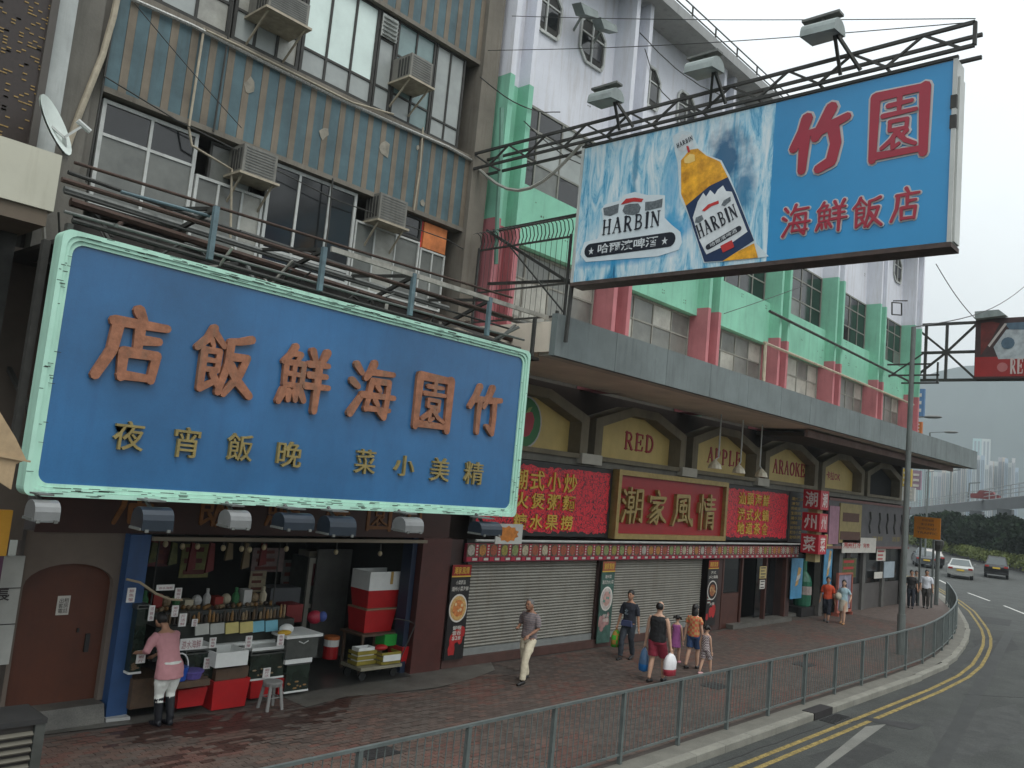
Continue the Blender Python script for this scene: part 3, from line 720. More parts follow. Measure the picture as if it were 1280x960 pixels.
# first storey: dark wall and pentagon surrounds
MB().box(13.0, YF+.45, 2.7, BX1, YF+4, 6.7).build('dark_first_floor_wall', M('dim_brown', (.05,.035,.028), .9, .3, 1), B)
m_cast = M('cast_surround', (.22,.19,.13), .85, .25, 1.2, streak=.5, dirt=(.08,.07,.05))
m_ysign = M('faded_yellow_sign', (.62,.47,.17), .6, .12, 1, streak=.2, dirt=(.3,.2,.06))
m_redl = M('red_letter', (.42,.02,.03), .5)
def pent(cx, hw, z0, zs, zt, k=1.0): return [(cx-hw, z0), (cx+hw*1.0, z0), (cx+hw, zs), (cx+hw*.28, zt), (cx-hw*.28, zt), (cx-hw, zs)]
cs = [15.2, 20.1, 25.1, 30.1, 35.1, 40.1]
for i, cx in enumerate(cs):
    o_ = pent(cx, 2.3, 4.86, 5.95, 6.45); in_ = pent(cx, 1.98, 4.98, 5.78, 6.22)
    mb = MB(); n = 6; y0, y1 = YF-.12, YF+.5
    vs = [(x, y0, z) for x, z in o_]+[(x, y0, z) for x, z in in_]+[(x, y1, z) for x, z in o_]+[(x, y1, z) for x, z in in_]
    fs = []
    for a in range(n):
        b = (a+1) % n
        fs += [(a,b,n+b,n+a), (n+a,n+b,3*n+b,3*n+a), (2*n+a,3*n+a,3*n+b,2*n+b), (a,2*n+a,2*n+b,b)]
    mb.add(vs, fs); sr = mb.build('pentagon_surround', m_cast, B)
    yp = YF+.28
    msg = ['', 'RED', 'APPLE', 'ARAOKE', 'B AM', ''][i]
    mb = MB(); mb.use(m_ysign if i < 5 else m_black).prism([(x, yp, z) for x, z in in_], (0, .05, 0))
    if msg and i < 4:
        mb.use(M('cream_edge', (.6,.55,.4))); 
        ww = {3: 1.6, 5: 2.4, 6: 2.9}[len(msg)]; hh = .5
        xo = {1: -.45, 2: -.72, 3: -.9}[i]
        mb.use(m_redl); serif(mb, FY(yp), msg, cx+xo, 5.28 if i > 1 else 5.3, ww, hh, .02, wscale=1.25)
    elif i == 4:
        mb.use(m_redl); text(mb, FY(yp), '卡拉OK', cx-.9, 5.35, 1.5, .35, bold=.03)
    pl = mb.build('sign_plate', None, B)
    if i == 0:
        mb = MB(); ex, ez = cx+.18, 5.58
        mb.use(M('cream_edge')).prism([(ex+.66*math.cos(t*.2618), yp-.012, ez+.66*math.sin(t*.2618)) for t in range(24)], (0,.01,0))
        mb.use(M('apple_green', (.03,.22,.06), .5)).prism([(ex+.61*math.cos(t*.2618), yp-.018, ez+.61*math.sin(t*.2618)) for t in range(24)], (0,.006,0))
        ap = [(0,.2),(.12,.28),(.27,.26),(.36,.1),(.33,-.12),(.22,-.3),(.08,-.36),(-.08,-.34),(-.22,-.3),(-.33,-.12),(-.36,.1),(-.27,.26),(-.12,.28)]
        mb.use(M('apple_red', (.5,.04,.07), .5)).prism([(ex+x, yp-.024, ez+z) for x, z in ap], (0,.006,0))
        mb.use(M('apple_leaf', (.3,.4,.15))).prism([(ex+x, yp-.028, ez+z) for x, z in [(.02,.22),(.1,.36),(.24,.4),(.16,.26)]], (0,.006,0))
        mb.build('apple_emblem', None, pl)
m_blk = M('pale_block', (.45,.43,.37), .8, .1, 3)
for cx in (17.65, 22.6, 27.6): MB().box(cx-.45, YF-.2, 4.74, cx+.42, YF+.1, 5.0).build('beam_end', m_blk, B)
MB().box(13.1, YF-.02, 4.68, 43.3, YF+.45, 4.86).build('sill_band', M('sill_band', (.20,.19,.16), .85, .2, 2, streak=.4), B)
# ground floor shell
for x0_, x1_ in [(13.06,13.45),(18.6,18.95),(24.9,25.5),(30.3,30.7),(36.2,36.6),(43.0,43.45)]:
    MB().box(x0_, YF+.02, 0, x1_, YF+.5, 2.75).build('pillar', M('dark_pillar', (.06,.03,.025), .6, .3, 2), B)
MB().box(13.3, 16.5, 0, 43.4, 16.6, 2.75).build('back_wall', m_int, B)
MB().box(43.3, 13.5, 0, 43.45, 21, 6.7).build('end_wall', M('end_wall', (.12,.11,.1), .8), B)
MB().box(13.1, YF-.03, 0, 24.9, YF+.5, .2).build('plinth', M('brown_plinth', (.10,.045,.035), .7, .25, 3), B)
MB().box(25.5, YF+.3, 0, 43, YF+.6, .12).build('plinth', m_wet, B)
# pipes and cable runs on the mint storey
for nm, pts, r_, mt in [('gas_pipe', [(962,389),(1137,477)], .05, m_iron), ('water_pipe', [(955,428),(1142,506)], .045, m_pipe), ('down_pipe', [(957,427),(953,500)], .06, m_pipe)]:
    MB().tube([PY(x, y, 12.82) for x, y in pts], r_, 6).build(nm, mt, B)
mb = MB(); mb.bar(PY(1117,376,12.8), PY(1134,376,12.5), .05); q = [PY(x, y, 12.6) for x, y in [(1115,378),(1127,379),(1127,394),(1115,393)]]
for a in range(4): mb.bar(q[a], q[(a+1)%4], .05)
tag(mb.build('wall_bracket', m_iron), 'small rusty square bracket on the white wall at the far end of the mint building', 'bracket')
mb = MB(); mb.tube([PY(x, y, 12.7) for x, y in [(627,135),(626,200),(622,260),(620,330)]], .05, 6); mb.build('down_pipe', M('mint_pipe', (.16,.34,.26), .7), B)

# fixing holes and small scars on the spandrels and the white wall, loose cables
hr = random.Random(17)
for i in range(6):
    a = pair[i]+.85; mb = MB()
    for g in range(9):
        x = a+hr.uniform(.1, 3.9); z = hr.choice([hr.uniform(9.9, 11.1), hr.uniform(13.5, 15.2), hr.uniform(9.9, 11.1)]); y = (WY-.25 if z < 11.2 else WY)
        for k in range(hr.choice([1,2,4])): mb.box(x+.09*(k % 2), y-.004, z+.09*(k//2), x+.09*(k % 2)+hr.uniform(.02,.045), y, z+.09*(k//2)+hr.uniform(.02,.05))
    mb.build('wall_scar', M('wall_scar', (.12,.13,.11), .9), B, kind='stuff')
for a, b, y in [((655,150),(760,215),12.85),((600,95),(700,140),12.86),((800,40),(905,120),12.5),((806,60),(838,125),12.85)]:
    p0, p1 = PY(*a, y), PY(*b, y); pts = [p0.lerp(p1, k/10)-Vector((0,0,.25*math.sin(math.pi*k/10)+hr.uniform(0,.03))) for k in range(11)]
    MB().tube(pts, .014, 5).build('loose_cable', m_iron, B)
for x, z0, z1 in [(8.9,7.6,9.5),(10.95,9.5,11.3),(6.45,9.5,13.3),(4.6,8,13)]:
    MB().tube([(x, YF-.06, z0), (x+.03, YF-.07, (z0+z1)/2), (x, YF-.06, z1)], .018, 6).build('wall_pipe', hr.choice([m_pipe, m_iron]), T)
MB().tube([PY(*q, YF-.1) for q in [(130,95),(220,150),(330,205),(420,250),(560,300),(590,318)]], .012, 5).build('loose_cable', m_iron, T)
# ================================================================== big blue sign
m_sblue = M('sign_blue', (.030,.150,.345), .28, .26, .5, streak=.45, dirt=(.025,.10,.25), spec=.6, fine=.04)
m_mint = M('mint_frame', (.42,.70,.57), .6, .1, 2, streak=.45, dirt=(.12,.22,.17))
m_crack = M('paint_crack', (.05,.06,.05), .9)
SX0, SX1, SZ0, SZ1, SY = 3.47, 11.86, 3.49, 6.60, 10.5
BS = thing('blue_shop_sign', 'huge blue restaurant sign board in a chipped mint frame with raised orange and gold characters', 'sign', ((SX0+SX1)/2, SY, SZ0))
MB().box(SX0+.09, SY+.02, SZ0+.09, SX1-.09, SY+.16, SZ1-.09).build('board', m_sblue, BS)
def rrect(x0, z0, x1, z1, r, n=5):
    P = []
    for cx, cz, a in [(x1-r, z0+r, -90), (x1-r, z1-r, 0), (x0+r, z1-r, 90), (x0+r, z0+r, 180)]:
        for k in range(n+1): t = R(a+90*k/n); P.append((cx+r*math.cos(t), cz+r*math.sin(t)))
    return P
def ring(mb, P, Q, y0, y1):
    n = len(P); vs = [(x,y0,z) for x,z in P]+[(x,y0,z) for x,z in Q]+[(x,y1,z) for x,z in P]+[(x,y1,z) for x,z in Q]; fs = []
    for a in range(n):
        b = (a+1) % n; fs += [(a,b,n+b,n+a), (n+a,n+b,3*n+b,3*n+a), (2*n+a,3*n+a,3*n+b,2*n+b), (a,2*n+a,2*n+b,b)]
    mb.add(vs, fs)
mb = MB()
ring(mb, rrect(SX0,SZ0,SX1,SZ1,.10), rrect(SX0+.055,SZ0+.055,SX1-.055,SZ1-.055,.15), SY-.05, SY+.2)
ring(mb, rrect(SX0+.058,SZ0+.058,SX1-.058,SZ1-.058,.15), rrect(SX0+.10,SZ0+.10,SX1-.10,SZ1-.10,.14), SY-.03, SY+.19)
ring(mb, rrect(SX0+.103,SZ0+.103,SX1-.103,SZ1-.103,.14), rrect(SX0+.145,SZ0+.145,SX1-.145,SZ1-.145,.13), SY-.005, SY+.17)
mb.build('frame', m_mint, BS)
mb = MB()
for i in range(230):
    side = rnd.random(); l = rnd.uniform(.03, .2); t = rnd.uniform(.004, .011); off = rnd.uniform(.0, .12)
    yy = SY-.053 if off < .055 else (SY-.033 if off < .1 else SY-.008)
    if side < .42: x = rnd.uniform(SX0+.2, SX1-.3); mb.box(x, yy, SZ0+off, x+l, yy+.006, SZ0+off+t)
    elif side < .84: x = rnd.uniform(SX0+.2, SX1-.3); mb.box(x, yy, SZ1-off-t, x+l, yy+.006, SZ1-off)
    elif side < .92: z = rnd.uniform(SZ0+.2, SZ1-.3); mb.box(SX0+off, yy, z, SX0+off+l*.4, yy+.006, z+t)
    else: z = rnd.uniform(SZ0+.2, SZ1-.3); mb.box(SX1-off-l*.4, yy, z, SX1-off, yy+.006, z+t)
mb.build('chipped_paint', m_crack, BS, kind='stuff')
m_och = M('orange_character', (.36,.15,.08), .7, .35, 7, streak=.9, dirt=(.16,.14,.10), bump=.3)
m_gch = M('gold_character', (.32,.25,.09), .5, .25, 9, metal=.2)
frb = FY(SY+.02)
for ch, b in zip('店飯鮮海園竹', [(117,386,212,486),(238,412,317,501),(344,433,412,518),(433,451,494,530),(514,466,566,542),(580,481,627,549)]):
    x0, x1, z0, z1 = rect(*b, SY); mb = MB(); brush(mb, frb, HAN[ch], x0+.03, z0+.05, x1-x0-.06, z1-z0-.06, .06, 1.38)
    mb.build('raised_character', m_och, BS)
for ch, b in zip('夜宵飯晚菜小美精', [(139,523,182,565),(215,531,251,574),(281.5,539,317,578),(344,549,378,586),(442,559,470,594),(491,567,518.5,596.5),(536.5,570,562,603),(579,575,604,607)]):
    x0, x1, z0, z1 = rect(*b, SY); mb = MB(); text(mb, frb, ch, x0+.02, z0+.02, x1-x0-.04, z1-z0-.05, depth=.05, bold=.006, lift=.0)
    mb.build('gold_character', m_gch, BS)
for x in (3.9, 6.0, 8.1, 10.2, 11.5):
    MB().bar((x, SY+.2, 6.3), (x, 13.2, 6.62), .07).build('bracket', m_iron, BS); MB().bar((x, SY+.2, 3.8), (x, 13.3, 5.2), .06).build('bracket', m_iron, BS)

# ---- rack of pipes and junk on the ledge behind the sign
RK = thing('pipe_rack', 'rusty rack of pipes and struts on the ledge behind the blue sign', 'pipe rack', (8, 12, 6.6))
m_rust = M('rusty_pipe', (.075,.042,.03), .8, .4, 5)
m_gp = M('grey_pipe', (.16,.17,.16), .6, .3, 5, streak=.5)
m_bp = M('blue_grey_post', (.13,.20,.23), .7, .3, 5, streak=.5)
m_lb = M('pale_bar', (.36,.35,.31), .7, .3, 5, streak=.6)
MB().box(3.6, 10.7, 6.52, 12.4, 13.3, 6.58).build('tray', M('dark_tray', (.03,.026,.022), .9, .3, 2), RK)
for (p0, p1, Y_, r_, m) in [((93,203),(640,372),11.0,.022,m_rust),((77,224),(640,398),10.95,.035,m_rust),((80,240),(640,412),11.3,.02,m_iron),((88,252),(640,424),11.5,.06,m_rust),((80,264),(655,425),10.8,.022,m_gp),
    ((80,236),(560,385),12.6,.05,m_gp),((85,215),(420,330),12.2,.03,m_iron),((90,275),(650,436),11.0,.035,m_iron),((300,290),(655,405),12.0,.04,m_iron)]:
    MB().tube([PY(*p0, Y_), (PY(*p0, Y_)+PY(*p1, Y_))/2-Vector((0,0,.015)), PY(*p1, Y_)], r_, 7).build('pipe', m, RK)
MB().tube([PY(150,240,11.0)-Vector((0,.03,0)), PY(262,270,10.97)], .024, 7).build('pipe', m_bp, RK)
PST = [(271,258,268,312),(406,309,403,352),(518,342,516,384),(613,372,611,410)]
for a_, b_, c_, d_ in PST:
    q0, q1 = PY(a_, b_, 10.72), PY(c_, d_, 10.72); MB().box(q0.x-.035, 10.69, q1.z-.15, q0.x+.035, 10.76, q0.z).build('post', m_bp, RK)
MB().bar(PY(414,311,10.74), PY(700,402,10.74), .04, .08).build('pale_bar', m_lb, RK)
for a_, b_, c_, d_ in PST:
    q0 = PY(a_, b_+3, 10.78); MB().bar(q0, PY(a_-78, b_+3, 12.6), .05).build('strut', m_iron, RK); MB().bar(q0, PY(a_-58, b_+34, 11.9), .055).build('strut', m_iron, RK)
jr = random.Random(12)
for i in range(70):
    x = jr.uniform(3.8, 12.2); y = jr.uniform(11, 13); l = jr.uniform(.1, .5)
    m = jr.choice([m_rust, m_gp, m_iron, m_lb, m_iron])
    mb = MB(); mb.bar((x, y, 6.6+jr.uniform(0,.45)), (x+jr.uniform(-.3,.6), y+jr.uniform(-.5,.5), 6.65+jr.uniform(0,.6)), jr.uniform(.02,.07), jr.uniform(.01,.05)); mb.build('scrap', m, RK)
mb = MB(); mb.box(3.55, 10.6, 3.5, 3.62, 10.7, 6.7); mb.box(3.3, 12.2, 5.2, 3.5, 12.4, 7.0); mb.box(3.42, 10.9, 3.6, 3.5, 11, 6.5); mb.build('side_frame', m_iron, RK)
# ---- plaster band between rack and windows
mb = MB(); mb.bar((12.05,10.6,6.55),(12.05,10.6,7.3),.06); mb.bar((12.4,10.35,6.6),(12.4,10.35,7.5),.05); mb.add([(11.3,10.7,6.62),(12.3,10.7,6.62),(12.3,12.8,7.3),(11.6,12.8,7.3)],[(0,1,2,3)])
mb.build('dark_sheet', m_iron, RK)

# ---- floodlights slung under the blue sign
def flood_under(label, bx, mat, facing):
    x0, x1, z0, z1 = rect(bx[0], bx[1]-5, bx[2], bx[3]-6, 10.15); t = thing('sign_floodlight', label, 'floodlight', ((x0+x1)/2, 10.15, z1), group='floodlights slung under the blue sign')
    w_ = x1-x0; h = z1-z0; mb = MB(); n = 7; prof = []
    for k in range(n+1):
        a = R(180*k/n); prof.append((10.15+.16*math.cos(a)*-1, z0+h*.35+h*.42*math.sin(a)))
    P = [(x0, y, z) for y, z in prof]+[(x0, 10.31, z0+.01), (x0, 9.99, z0)]
    mb.prism(P, (w_, 0, 0)); mb.build('housing', mat, t)
    mb = MB(); mb.box(x0+.02, 10.0, z0-.012, x1-.02, 10.3, z0-.002); mb.build('glass', m_frost2 if facing else m_glassd, t)
    mb = MB(); mb.box(x0-.02, 10.0, z0+.0, x0-.005, 10.3, z0+.03); mb.bar(((x0+x1)/2, 10.2, z0+h*.6), ((x0+x1)/2, 10.42, 3.52), .035); mb.box(x0+w_*.2, 10.1, z1-.02, x1-w_*.2, 10.4, z1)
    for x in (x0+w_*.15, x1-w_*.15): mb.box(x-.02, 9.97, z0-.02, x+.02, 10.0, z0+.015)
    mb.build('bracket', m_gp, t, kind='stuff')
m_navy = M('navy_housing', (.026,.038,.055), .35, .2, 4, metal=.2); m_lgrey = M('light_housing', (.24,.25,.25), .35, .15, 4, metal=.2)
for lab, b, m in [('pale floodlight under the left end of the blue sign above the brown door', (38,622,70,656), m_lgrey),
    ('big navy floodlight under the blue sign above the blue pillar', (172,630,211,668), m_navy), ('pale grey floodlight second from the blue pillar', (281,636,307,665), m_lgrey),
    ('navy floodlight with its pale glass tilted toward the street', (348,640,386,667), m_navy), ('navy floodlight above the drinks fridge', (405,643,438,674), m_navy),
    ('white floodlight near the right end of the blue sign', (499,646,522,670), m_lgrey), ('navy floodlight at the right bottom corner of the blue sign', (594,652,620,674), m_navy)]:
    flood_under(lab, b, m, m is m_lgrey)

# ================================================================== projecting sign
XS = 12.5; XT = 12.5
def SP(x, y, d=0.0): q = PX(x, y, XS); q.x = XS-d; return q
tl, tr, bl, br = SP(733,185), SP(1195,74), SP(713,348), SP(1187,311)
Yl, Yr, Zb, Zt = (tl.y+bl.y)/2, (tr.y+br.y)/2, (bl.z+br.z)/2, (tl.z+tr.z)/2
HS = thing('projecting_sign', 'large double sided sign over the road with a beer advertisement and red characters on blue', 'sign', (XS, Yl, Zb))
m_cab = M('sign_cabinet', (.50,.52,.50), .5, .12, 2, streak=.4)
m_under = M('cabinet_underside', (.10,.07,.06), .8, .4, 4)
mb = MB(); mb.use(m_cab).box(XS, Yr-.02, Zb, XS+.34, Yl+.02, Zt); mb.use(m_under).box(XS-.03, Yr-.03, Zb-.07, XS+.37, Yl+.03, Zb-.002)
mb.use(m_iron).box(XS-.03, Yr-.03, Zt+.002, XS+.03, Yl+.03, Zt+.05)
mb.use(m_cab).box(XS+.05, Yr-.05, Zb+.02, XS+.3, Yr-.021, Zt-.25)
mb.build('cabinet', None, HS)
MB().box(XS-.03, Yr-.028, Zb, XS-.005, Yr+.03, Zt).build('edge_trim', m_cab, HS); MB().box(XS-.03, Yl-.03, Zb, XS-.005, Yl+.028, Zt).build('edge_trim', m_cab, HS)
for z in (Zt-.65, Zt-.95): MB().box(XS-.035, Yr-.034, z-.1, XS+.02, Yr+.05, z+.1).build('clip', m_iron, HS)
Ym = (SP(970,140).y+SP(958,320).y)/2
m_cyan = M('sign_cyan', (.025,.30,.62), .35, .06, .8)
def panel(y0, y1, m, name, d=.006): return MB().add([(XS-d,y0,Zb+.01),(XS-d,y1,Zb+.01),(XS-d,y1,Zt-.01),(XS-d,y0,Zt-.01)], [(0,1,2,3)]).build(name, m, HS)
panel(Ym, Yr+.03, m_cyan, 'blue_face')
# ice and water print
def ice_mat():
    m = bpy.data.materials.new('ice_print'); m.use_nodes = True; n = m.node_tree; b = n.nodes['Principled BSDF']; b.inputs['Roughness'].default_value = .35
    g = n.nodes.new('ShaderNodeNewGeometry'); mp = n.nodes.new('ShaderNodeMapping'); mp.inputs['Scale'].default_value = (1, 2.6, .55)
    no = n.nodes.new('ShaderNodeTexNoise'); no.inputs['Scale'].default_value = 1.7; no.inputs['Detail'].default_value = 9; no.inputs['Roughness'].default_value = .72; no.inputs['Distortion'].default_value = .8
    r_ = n.nodes.new('ShaderNodeValToRGB'); e = r_.color_ramp.elements
    e[0].position = .30; e[0].color = (.01,.10,.22,1); e[1].position = .66; e[1].color = (.80,.86,.88,1)
    for p, c in [(.38,(.06,.32,.55,1)),(.45,(.28,.56,.72,1)),(.53,(.55,.72,.80,1))]: q = e.new(p); q.color = c
    n.links.new(g.outputs['Position'], mp.inputs['Vector']); n.links.new(mp.outputs['Vector'], no.inputs['Vector'])
    n.links.new(no.outputs['Fac'], r_.inputs['Fac'])
    res = r_.outputs['Color']
    n2 = n.nodes.new('ShaderNodeTexNoise'); n2.inputs['Scale'].default_value = 3.2; n2.inputs['Detail'].default_value = 6; n.links.new(g.outputs['Position'], n2.inputs['Vector'])
    for (px_, py_, sy_, sz_, c, amt) in [(955,215,.42,.62,(.01,.10,.22),.95),(1040,400,.26,.55,(.012,.16,.32),.85),(600,640,.7,.3,(.04,.33,.62),.9),(330,800,1.3,.12,(.03,.30,.58),.8),(640,420,.22,.8,(.06,.36,.62),.6),(430,300,.07,.9,(.02,.22,.38),.8)]:
        q = SP(*Z5(px_, py_)); v1 = n.nodes.new('ShaderNodeVectorMath'); v1.operation = 'SUBTRACT'; v1.inputs[1].default_value = (q.x, q.y, q.z); n.links.new(g.outputs['Position'], v1.inputs[0])
        v2 = n.nodes.new('ShaderNodeVectorMath'); v2.operation = 'MULTIPLY'; v2.inputs[1].default_value = (0, 1/sy_, 1/sz_); n.links.new(v1.outputs['Vector'], v2.inputs[0])
        v3 = n.nodes.new('ShaderNodeVectorMath'); v3.operation = 'LENGTH'; n.links.new(v2.outputs['Vector'], v3.inputs[0])
        ad = n.nodes.new('ShaderNodeMath'); ad.operation = 'MULTIPLY_ADD'; ad.inputs[1].default_value = 1.6; n.links.new(n2.outputs['Fac'], ad.inputs[0]); n.links.new(v3.outputs['Value'], ad.inputs[2])
        mr_ = n.nodes.new('ShaderNodeMapRange'); mr_.inputs['From Min'].default_value = 1.25; mr_.inputs['From Max'].default_value = 1.95; mr_.inputs['To Min'].default_value = amt; mr_.inputs['To Max'].default_value = 0; n.links.new(ad.outputs['Value'], mr_.inputs['Value'])
        mm = n.nodes.new('ShaderNodeMix'); mm.data_type = 'RGBA'; mm.inputs['B'].default_value = (*c, 1); n.links.new(mr_.outputs['Result'], mm.inputs['Factor']); n.links.new(res, mm.inputs['A']); res = mm.outputs['Result']
    n.links.new(res, b.inputs['Base Color']); return m
def Z5(x, y): return 700+x/4.571, 150+y/4.571     # reading of the enlarged photograph
ice = ice_mat()
poster = panel(Yl-.03, Ym, ice, 'advert_face')
def Z5(x, y): return 700+x/4.571, 150+y/4.571     # reading of the enlarged photograph
def sheet(pts, m, d, name='print', z5=True):
    P = [SP(*(Z5(*q) if z5 else q), d) for q in pts]
    return MB().add(P, [tuple(range(len(P)))]).build(name, m, HS if not z5 else poster)
mk = lambda n_, c=(.5,.5,.5), **k: M(n_, c, .35, .15, 3, **k)
sheet([(648,92),(700,62),(755,72),(795,160),(845,200),(925,232),(972,322),(1015,430),(1118,700),(1195,780),(1060,800),(822,818),(742,560),(686,445),(674,240),(658,180)], mk('bottle_rim', (.62,.72,.76)), .014, 'bottle')
sheet([(694,232),(745,172),(790,165),(838,205),(918,240),(962,328),(855,380),(722,492),(695,425)], M('amber_print', (.88,.36,.02), .35, .5, 5), .018, 'bottle')
sheet([(712,225),(745,195),(772,200),(775,235),(740,250),(715,248)], M('amber_light', (.85,.6,.2), .35, .1), .021, 'bottle')
sheet([(722,492),(855,380),(962,328),(1008,425),(1112,690),(1020,750),(935,806),(828,812),(745,560)], mk('label_navy', (.015,.045,.13)), .018, 'bottle_label')
sheet([(762,560),(790,470),(822,418),(838,440),(862,402),(888,428),(905,400),(935,376),(952,408),(985,412),(1075,640),(990,700),(840,770),(800,690)], mk('label_white', (.66,.70,.72)), .022, 'bottle_label')
sheet([(932,808),(1020,752),(1112,706),(1135,788)], M('amber_print'), .022, 'bottle')
sheet([(920,722),(986,688),(1000,728),(935,760)], mk('label_red', (.6,.04,.04)), .026, 'bottle_label')
sheet([(680,115),(700,82),(725,90),(750,78),(768,150),(700,185),(680,170)], mk('label_white'), .018, 'bottle_label')
sheet([(725,152),(738,150),(748,185),(735,188)], mk('label_red'), .026, 'bottle_label')
u = (SP(*Z5(1020,535))-SP(*Z5(800,660))); u.x = 0
def tilted(a, b, hpx):   # frame along a->b on the sign face
    A, B_ = SP(*Z5(*a)), SP(*Z5(*b)); r_ = (B_-A); r_.x = 0; L_ = r_.length; r_.normalize(); up = Vector((-1,0,0)).cross(r_)*-1
    if up.z < 0: up = -up
    A.x = XS; return Frame(A, r_, up), L_
frl, L_ = tilted((800,690), (1030,560), 0)
if frl.n.x > 0: frl.n = -frl.n
m_ink = M('ink_navy', (.015,.02,.035), .4)
mb = MB(); serif(mb, frl, 'HARBIN', 0, .02, L_, .27, .002, .026, 1.2); mb.build('lettering', m_ink, poster)
frs, L_ = tilted((838,735), (1040,615), 0); 
if frs.n.x > 0: frs.n = -frs.n
mb = MB(); q = rrect(0, -.05, L_, .05, .045, 3); mb.add([frs.p(x, z, .026) for x, z in q], [tuple(range(len(q)))]); mb.build('label_bar', m_ink, poster)
mb = MB(); text(mb, frs, '哈爾濱啤酒', .09, -.035, L_-.18, .07, lift=.03); mb.build('lettering', mk('label_white'), poster)
frt, L_ = tilted((672,165), (765,115), 0)
if frt.n.x > 0: frt.n = -frt.n
mb = MB(); serif(mb, frt, 'HARBIN', 0, .0, L_, .09, .002, .022, 1.2); mb.build('lettering', m_ink, poster)
# crest of the brewery with wordmark and pill
m_halo = M('halo_white', (.68,.76,.80), .35, .08, 3)
sheet([(252,580),(238,510),(262,482),(340,462),(370,428),(430,412),(500,430),(560,428),(602,432),(600,560),(640,600),(690,640),(700,700),(680,742),(560,780),(150,812),(118,770),(140,700),(215,680),(235,640)], m_halo, .013, 'halo')
mb = MB()
frh, L_ = tilted((238,668), (578,612), 0)
if frh.n.x > 0: frh.n = -frh.n
serif(mb, frh, 'HARBIN', 0, .02, L_, .30, .002, .018, 1.25); mb.build('lettering', m_ink, poster)
frp, L_ = tilted((142,762), (662,690), 0)
if frp.n.x > 0: frp.n = -frp.n
mb = MB(); q = rrect(0, -.10, L_, .17, .13, 4); mb.add([frp.p(x, z, .018) for x, z in q], [tuple(range(len(q)))]); mb.build('label_bar', m_ink, poster)
mb = MB(); text(mb, frp, '哈爾濱啤酒', L_*.16, -.055, L_*.66, .19, lift=.024, bold=.015); text(mb, frp, '★', L_*.05, -.05, .13, .15, lift=.024); text(mb, frp, '★', L_*.86, -.05, .13, .15, lift=.024)
mb.build('lettering', mk('label_white'), poster)
m_crest = M('crest_grey', (.16,.19,.21), .5, .5, 30)
for q in ([(255,545),(250,505),(300,492),(340,480),(335,530),(290,550)], [(488,520),(490,470),(540,465),(590,450),(585,500),(520,515)], [(360,520),(372,490),(400,480),(450,478),(465,500),(455,530),(420,545),(375,540)]): sheet(q, m_crest, .018, 'crest')
sheet([(350,485),(380,452),(430,445),(480,452),(470,470),(420,468),(375,480)], mk('label_red'), .019, 'crest')
sheet([(815,520),(850,485),(910,462),(912,480),(870,495),(830,525)], mk('label_red'), .026, 'crest')
sheet([(775,590),(780,560),(815,545),(825,570),(800,590)], m_crest, .026, 'crest'); sheet([(925,490),(940,462),(978,440),(980,465),(945,495)], m_crest, .026, 'crest')
# red characters edged in white on the blue half
m_sred = M('sign_red', (.40,.012,.04), .4, .08, 2)
m_edge = M('sign_edge', (.52,.50,.50), .4, .08, 2)
fh = Frame((XS, 0, 0), (0,-1,0), (0,0,1))
big = {'竹': [([(26,14),(20,32),(6,56)],15),([(16,40),(42,36)],11),([(24,44),(22,92)],14),([(66,6),(52,30),(42,46)],15),([(52,36),(92,24)],13),([(70,34),(76,60),(70,86),(50,94)],15)]}
def hchar(strokes, b, ws, pad):
    p0 = SP((b[0]+b[2])/2, b[1]); p1 = SP((b[0]+b[2])/2, b[3]); pl_ = SP(b[0], (b[1]+b[3])/2); pr_ = SP(b[2], (b[1]+b[3])/2)
    x, y, w_, h = -pl_.y, p1.z, pl_.y-pr_.y, p0.z-p1.z
    mb = MB(); brush(mb, fh, strokes, x+.03, y+.05, w_-.06, h-.1, .001, ws, .008, pad); mb.build('character_edge', m_edge, HS)
    mb = MB(); brush(mb, fh, strokes, x+.03, y+.05, w_-.06, h-.1, .001, ws, .026, 0); mb.build('red_character', m_sred, HS)
hchar(big['竹'], (987,130,1067,220), 1.15, .035)
hchar(HAN['園'], (1084,105,1166,203), 1.25, .03)
for ch, b in zip('海鮮飯店', [(976,252,1016,301),(1018,248,1062,294),(1064,243,1106,290),(1112,232,1154,282)]): hchar(HAN[ch], b, 1.08, .022)
# truss carrying the sign
TR = thing('sign_truss', 'long steel lattice truss running out from the tenement pier above the projecting sign', 'truss', (12.5, 13.3, 10.9))
zA, zB = Zt+.12, Zt+.47; yE = PX(1220, 40, 12.5).y
for x in (12.45, 12.85):
    for z in (zA, zB): MB().bar((x, 13.2, z), (x, yE, z), .05).build('chord', m_iron, TR)
k = 0; y = 13.2
while y > yE+.3:
    MB().bar((12.45, y, zA if k % 2 else zB), (12.45, y-.52, zB if k % 2 else zA), .035).build('lacing', m_iron, TR)
    if k % 2: MB().bar((12.45, y, zA), (12.85, y, zA), .035).build('tie', m_iron, TR)
    y -= .52; k += 1
MB().bar((12.45, yE, zA), (12.45, yE, zB), .05).build('lacing', m_iron, TR)
for y in (9.6, 7.5, 5.5, 3.6): MB().bar((12.65, y, zA), (12.65, y, Zt-.05), .05).build('hanger', m_iron, TR)
for a, b in [((12.9,10,9.6),(13.0,12.9,9.6)), ((12.9,10,8.2),(13.0,12.9,8.4)), ((12.7,Yl+.1,Zb),(12.7,Yl+.1,Zt+.2)), ((12.7,Yl+.1,Zb),(12.9,13,9.6)), ((12.55,10.2,6.9),(12.6,10.2,8.2))]: MB().bar(a, b, .06).build('brace', m_iron, TR)
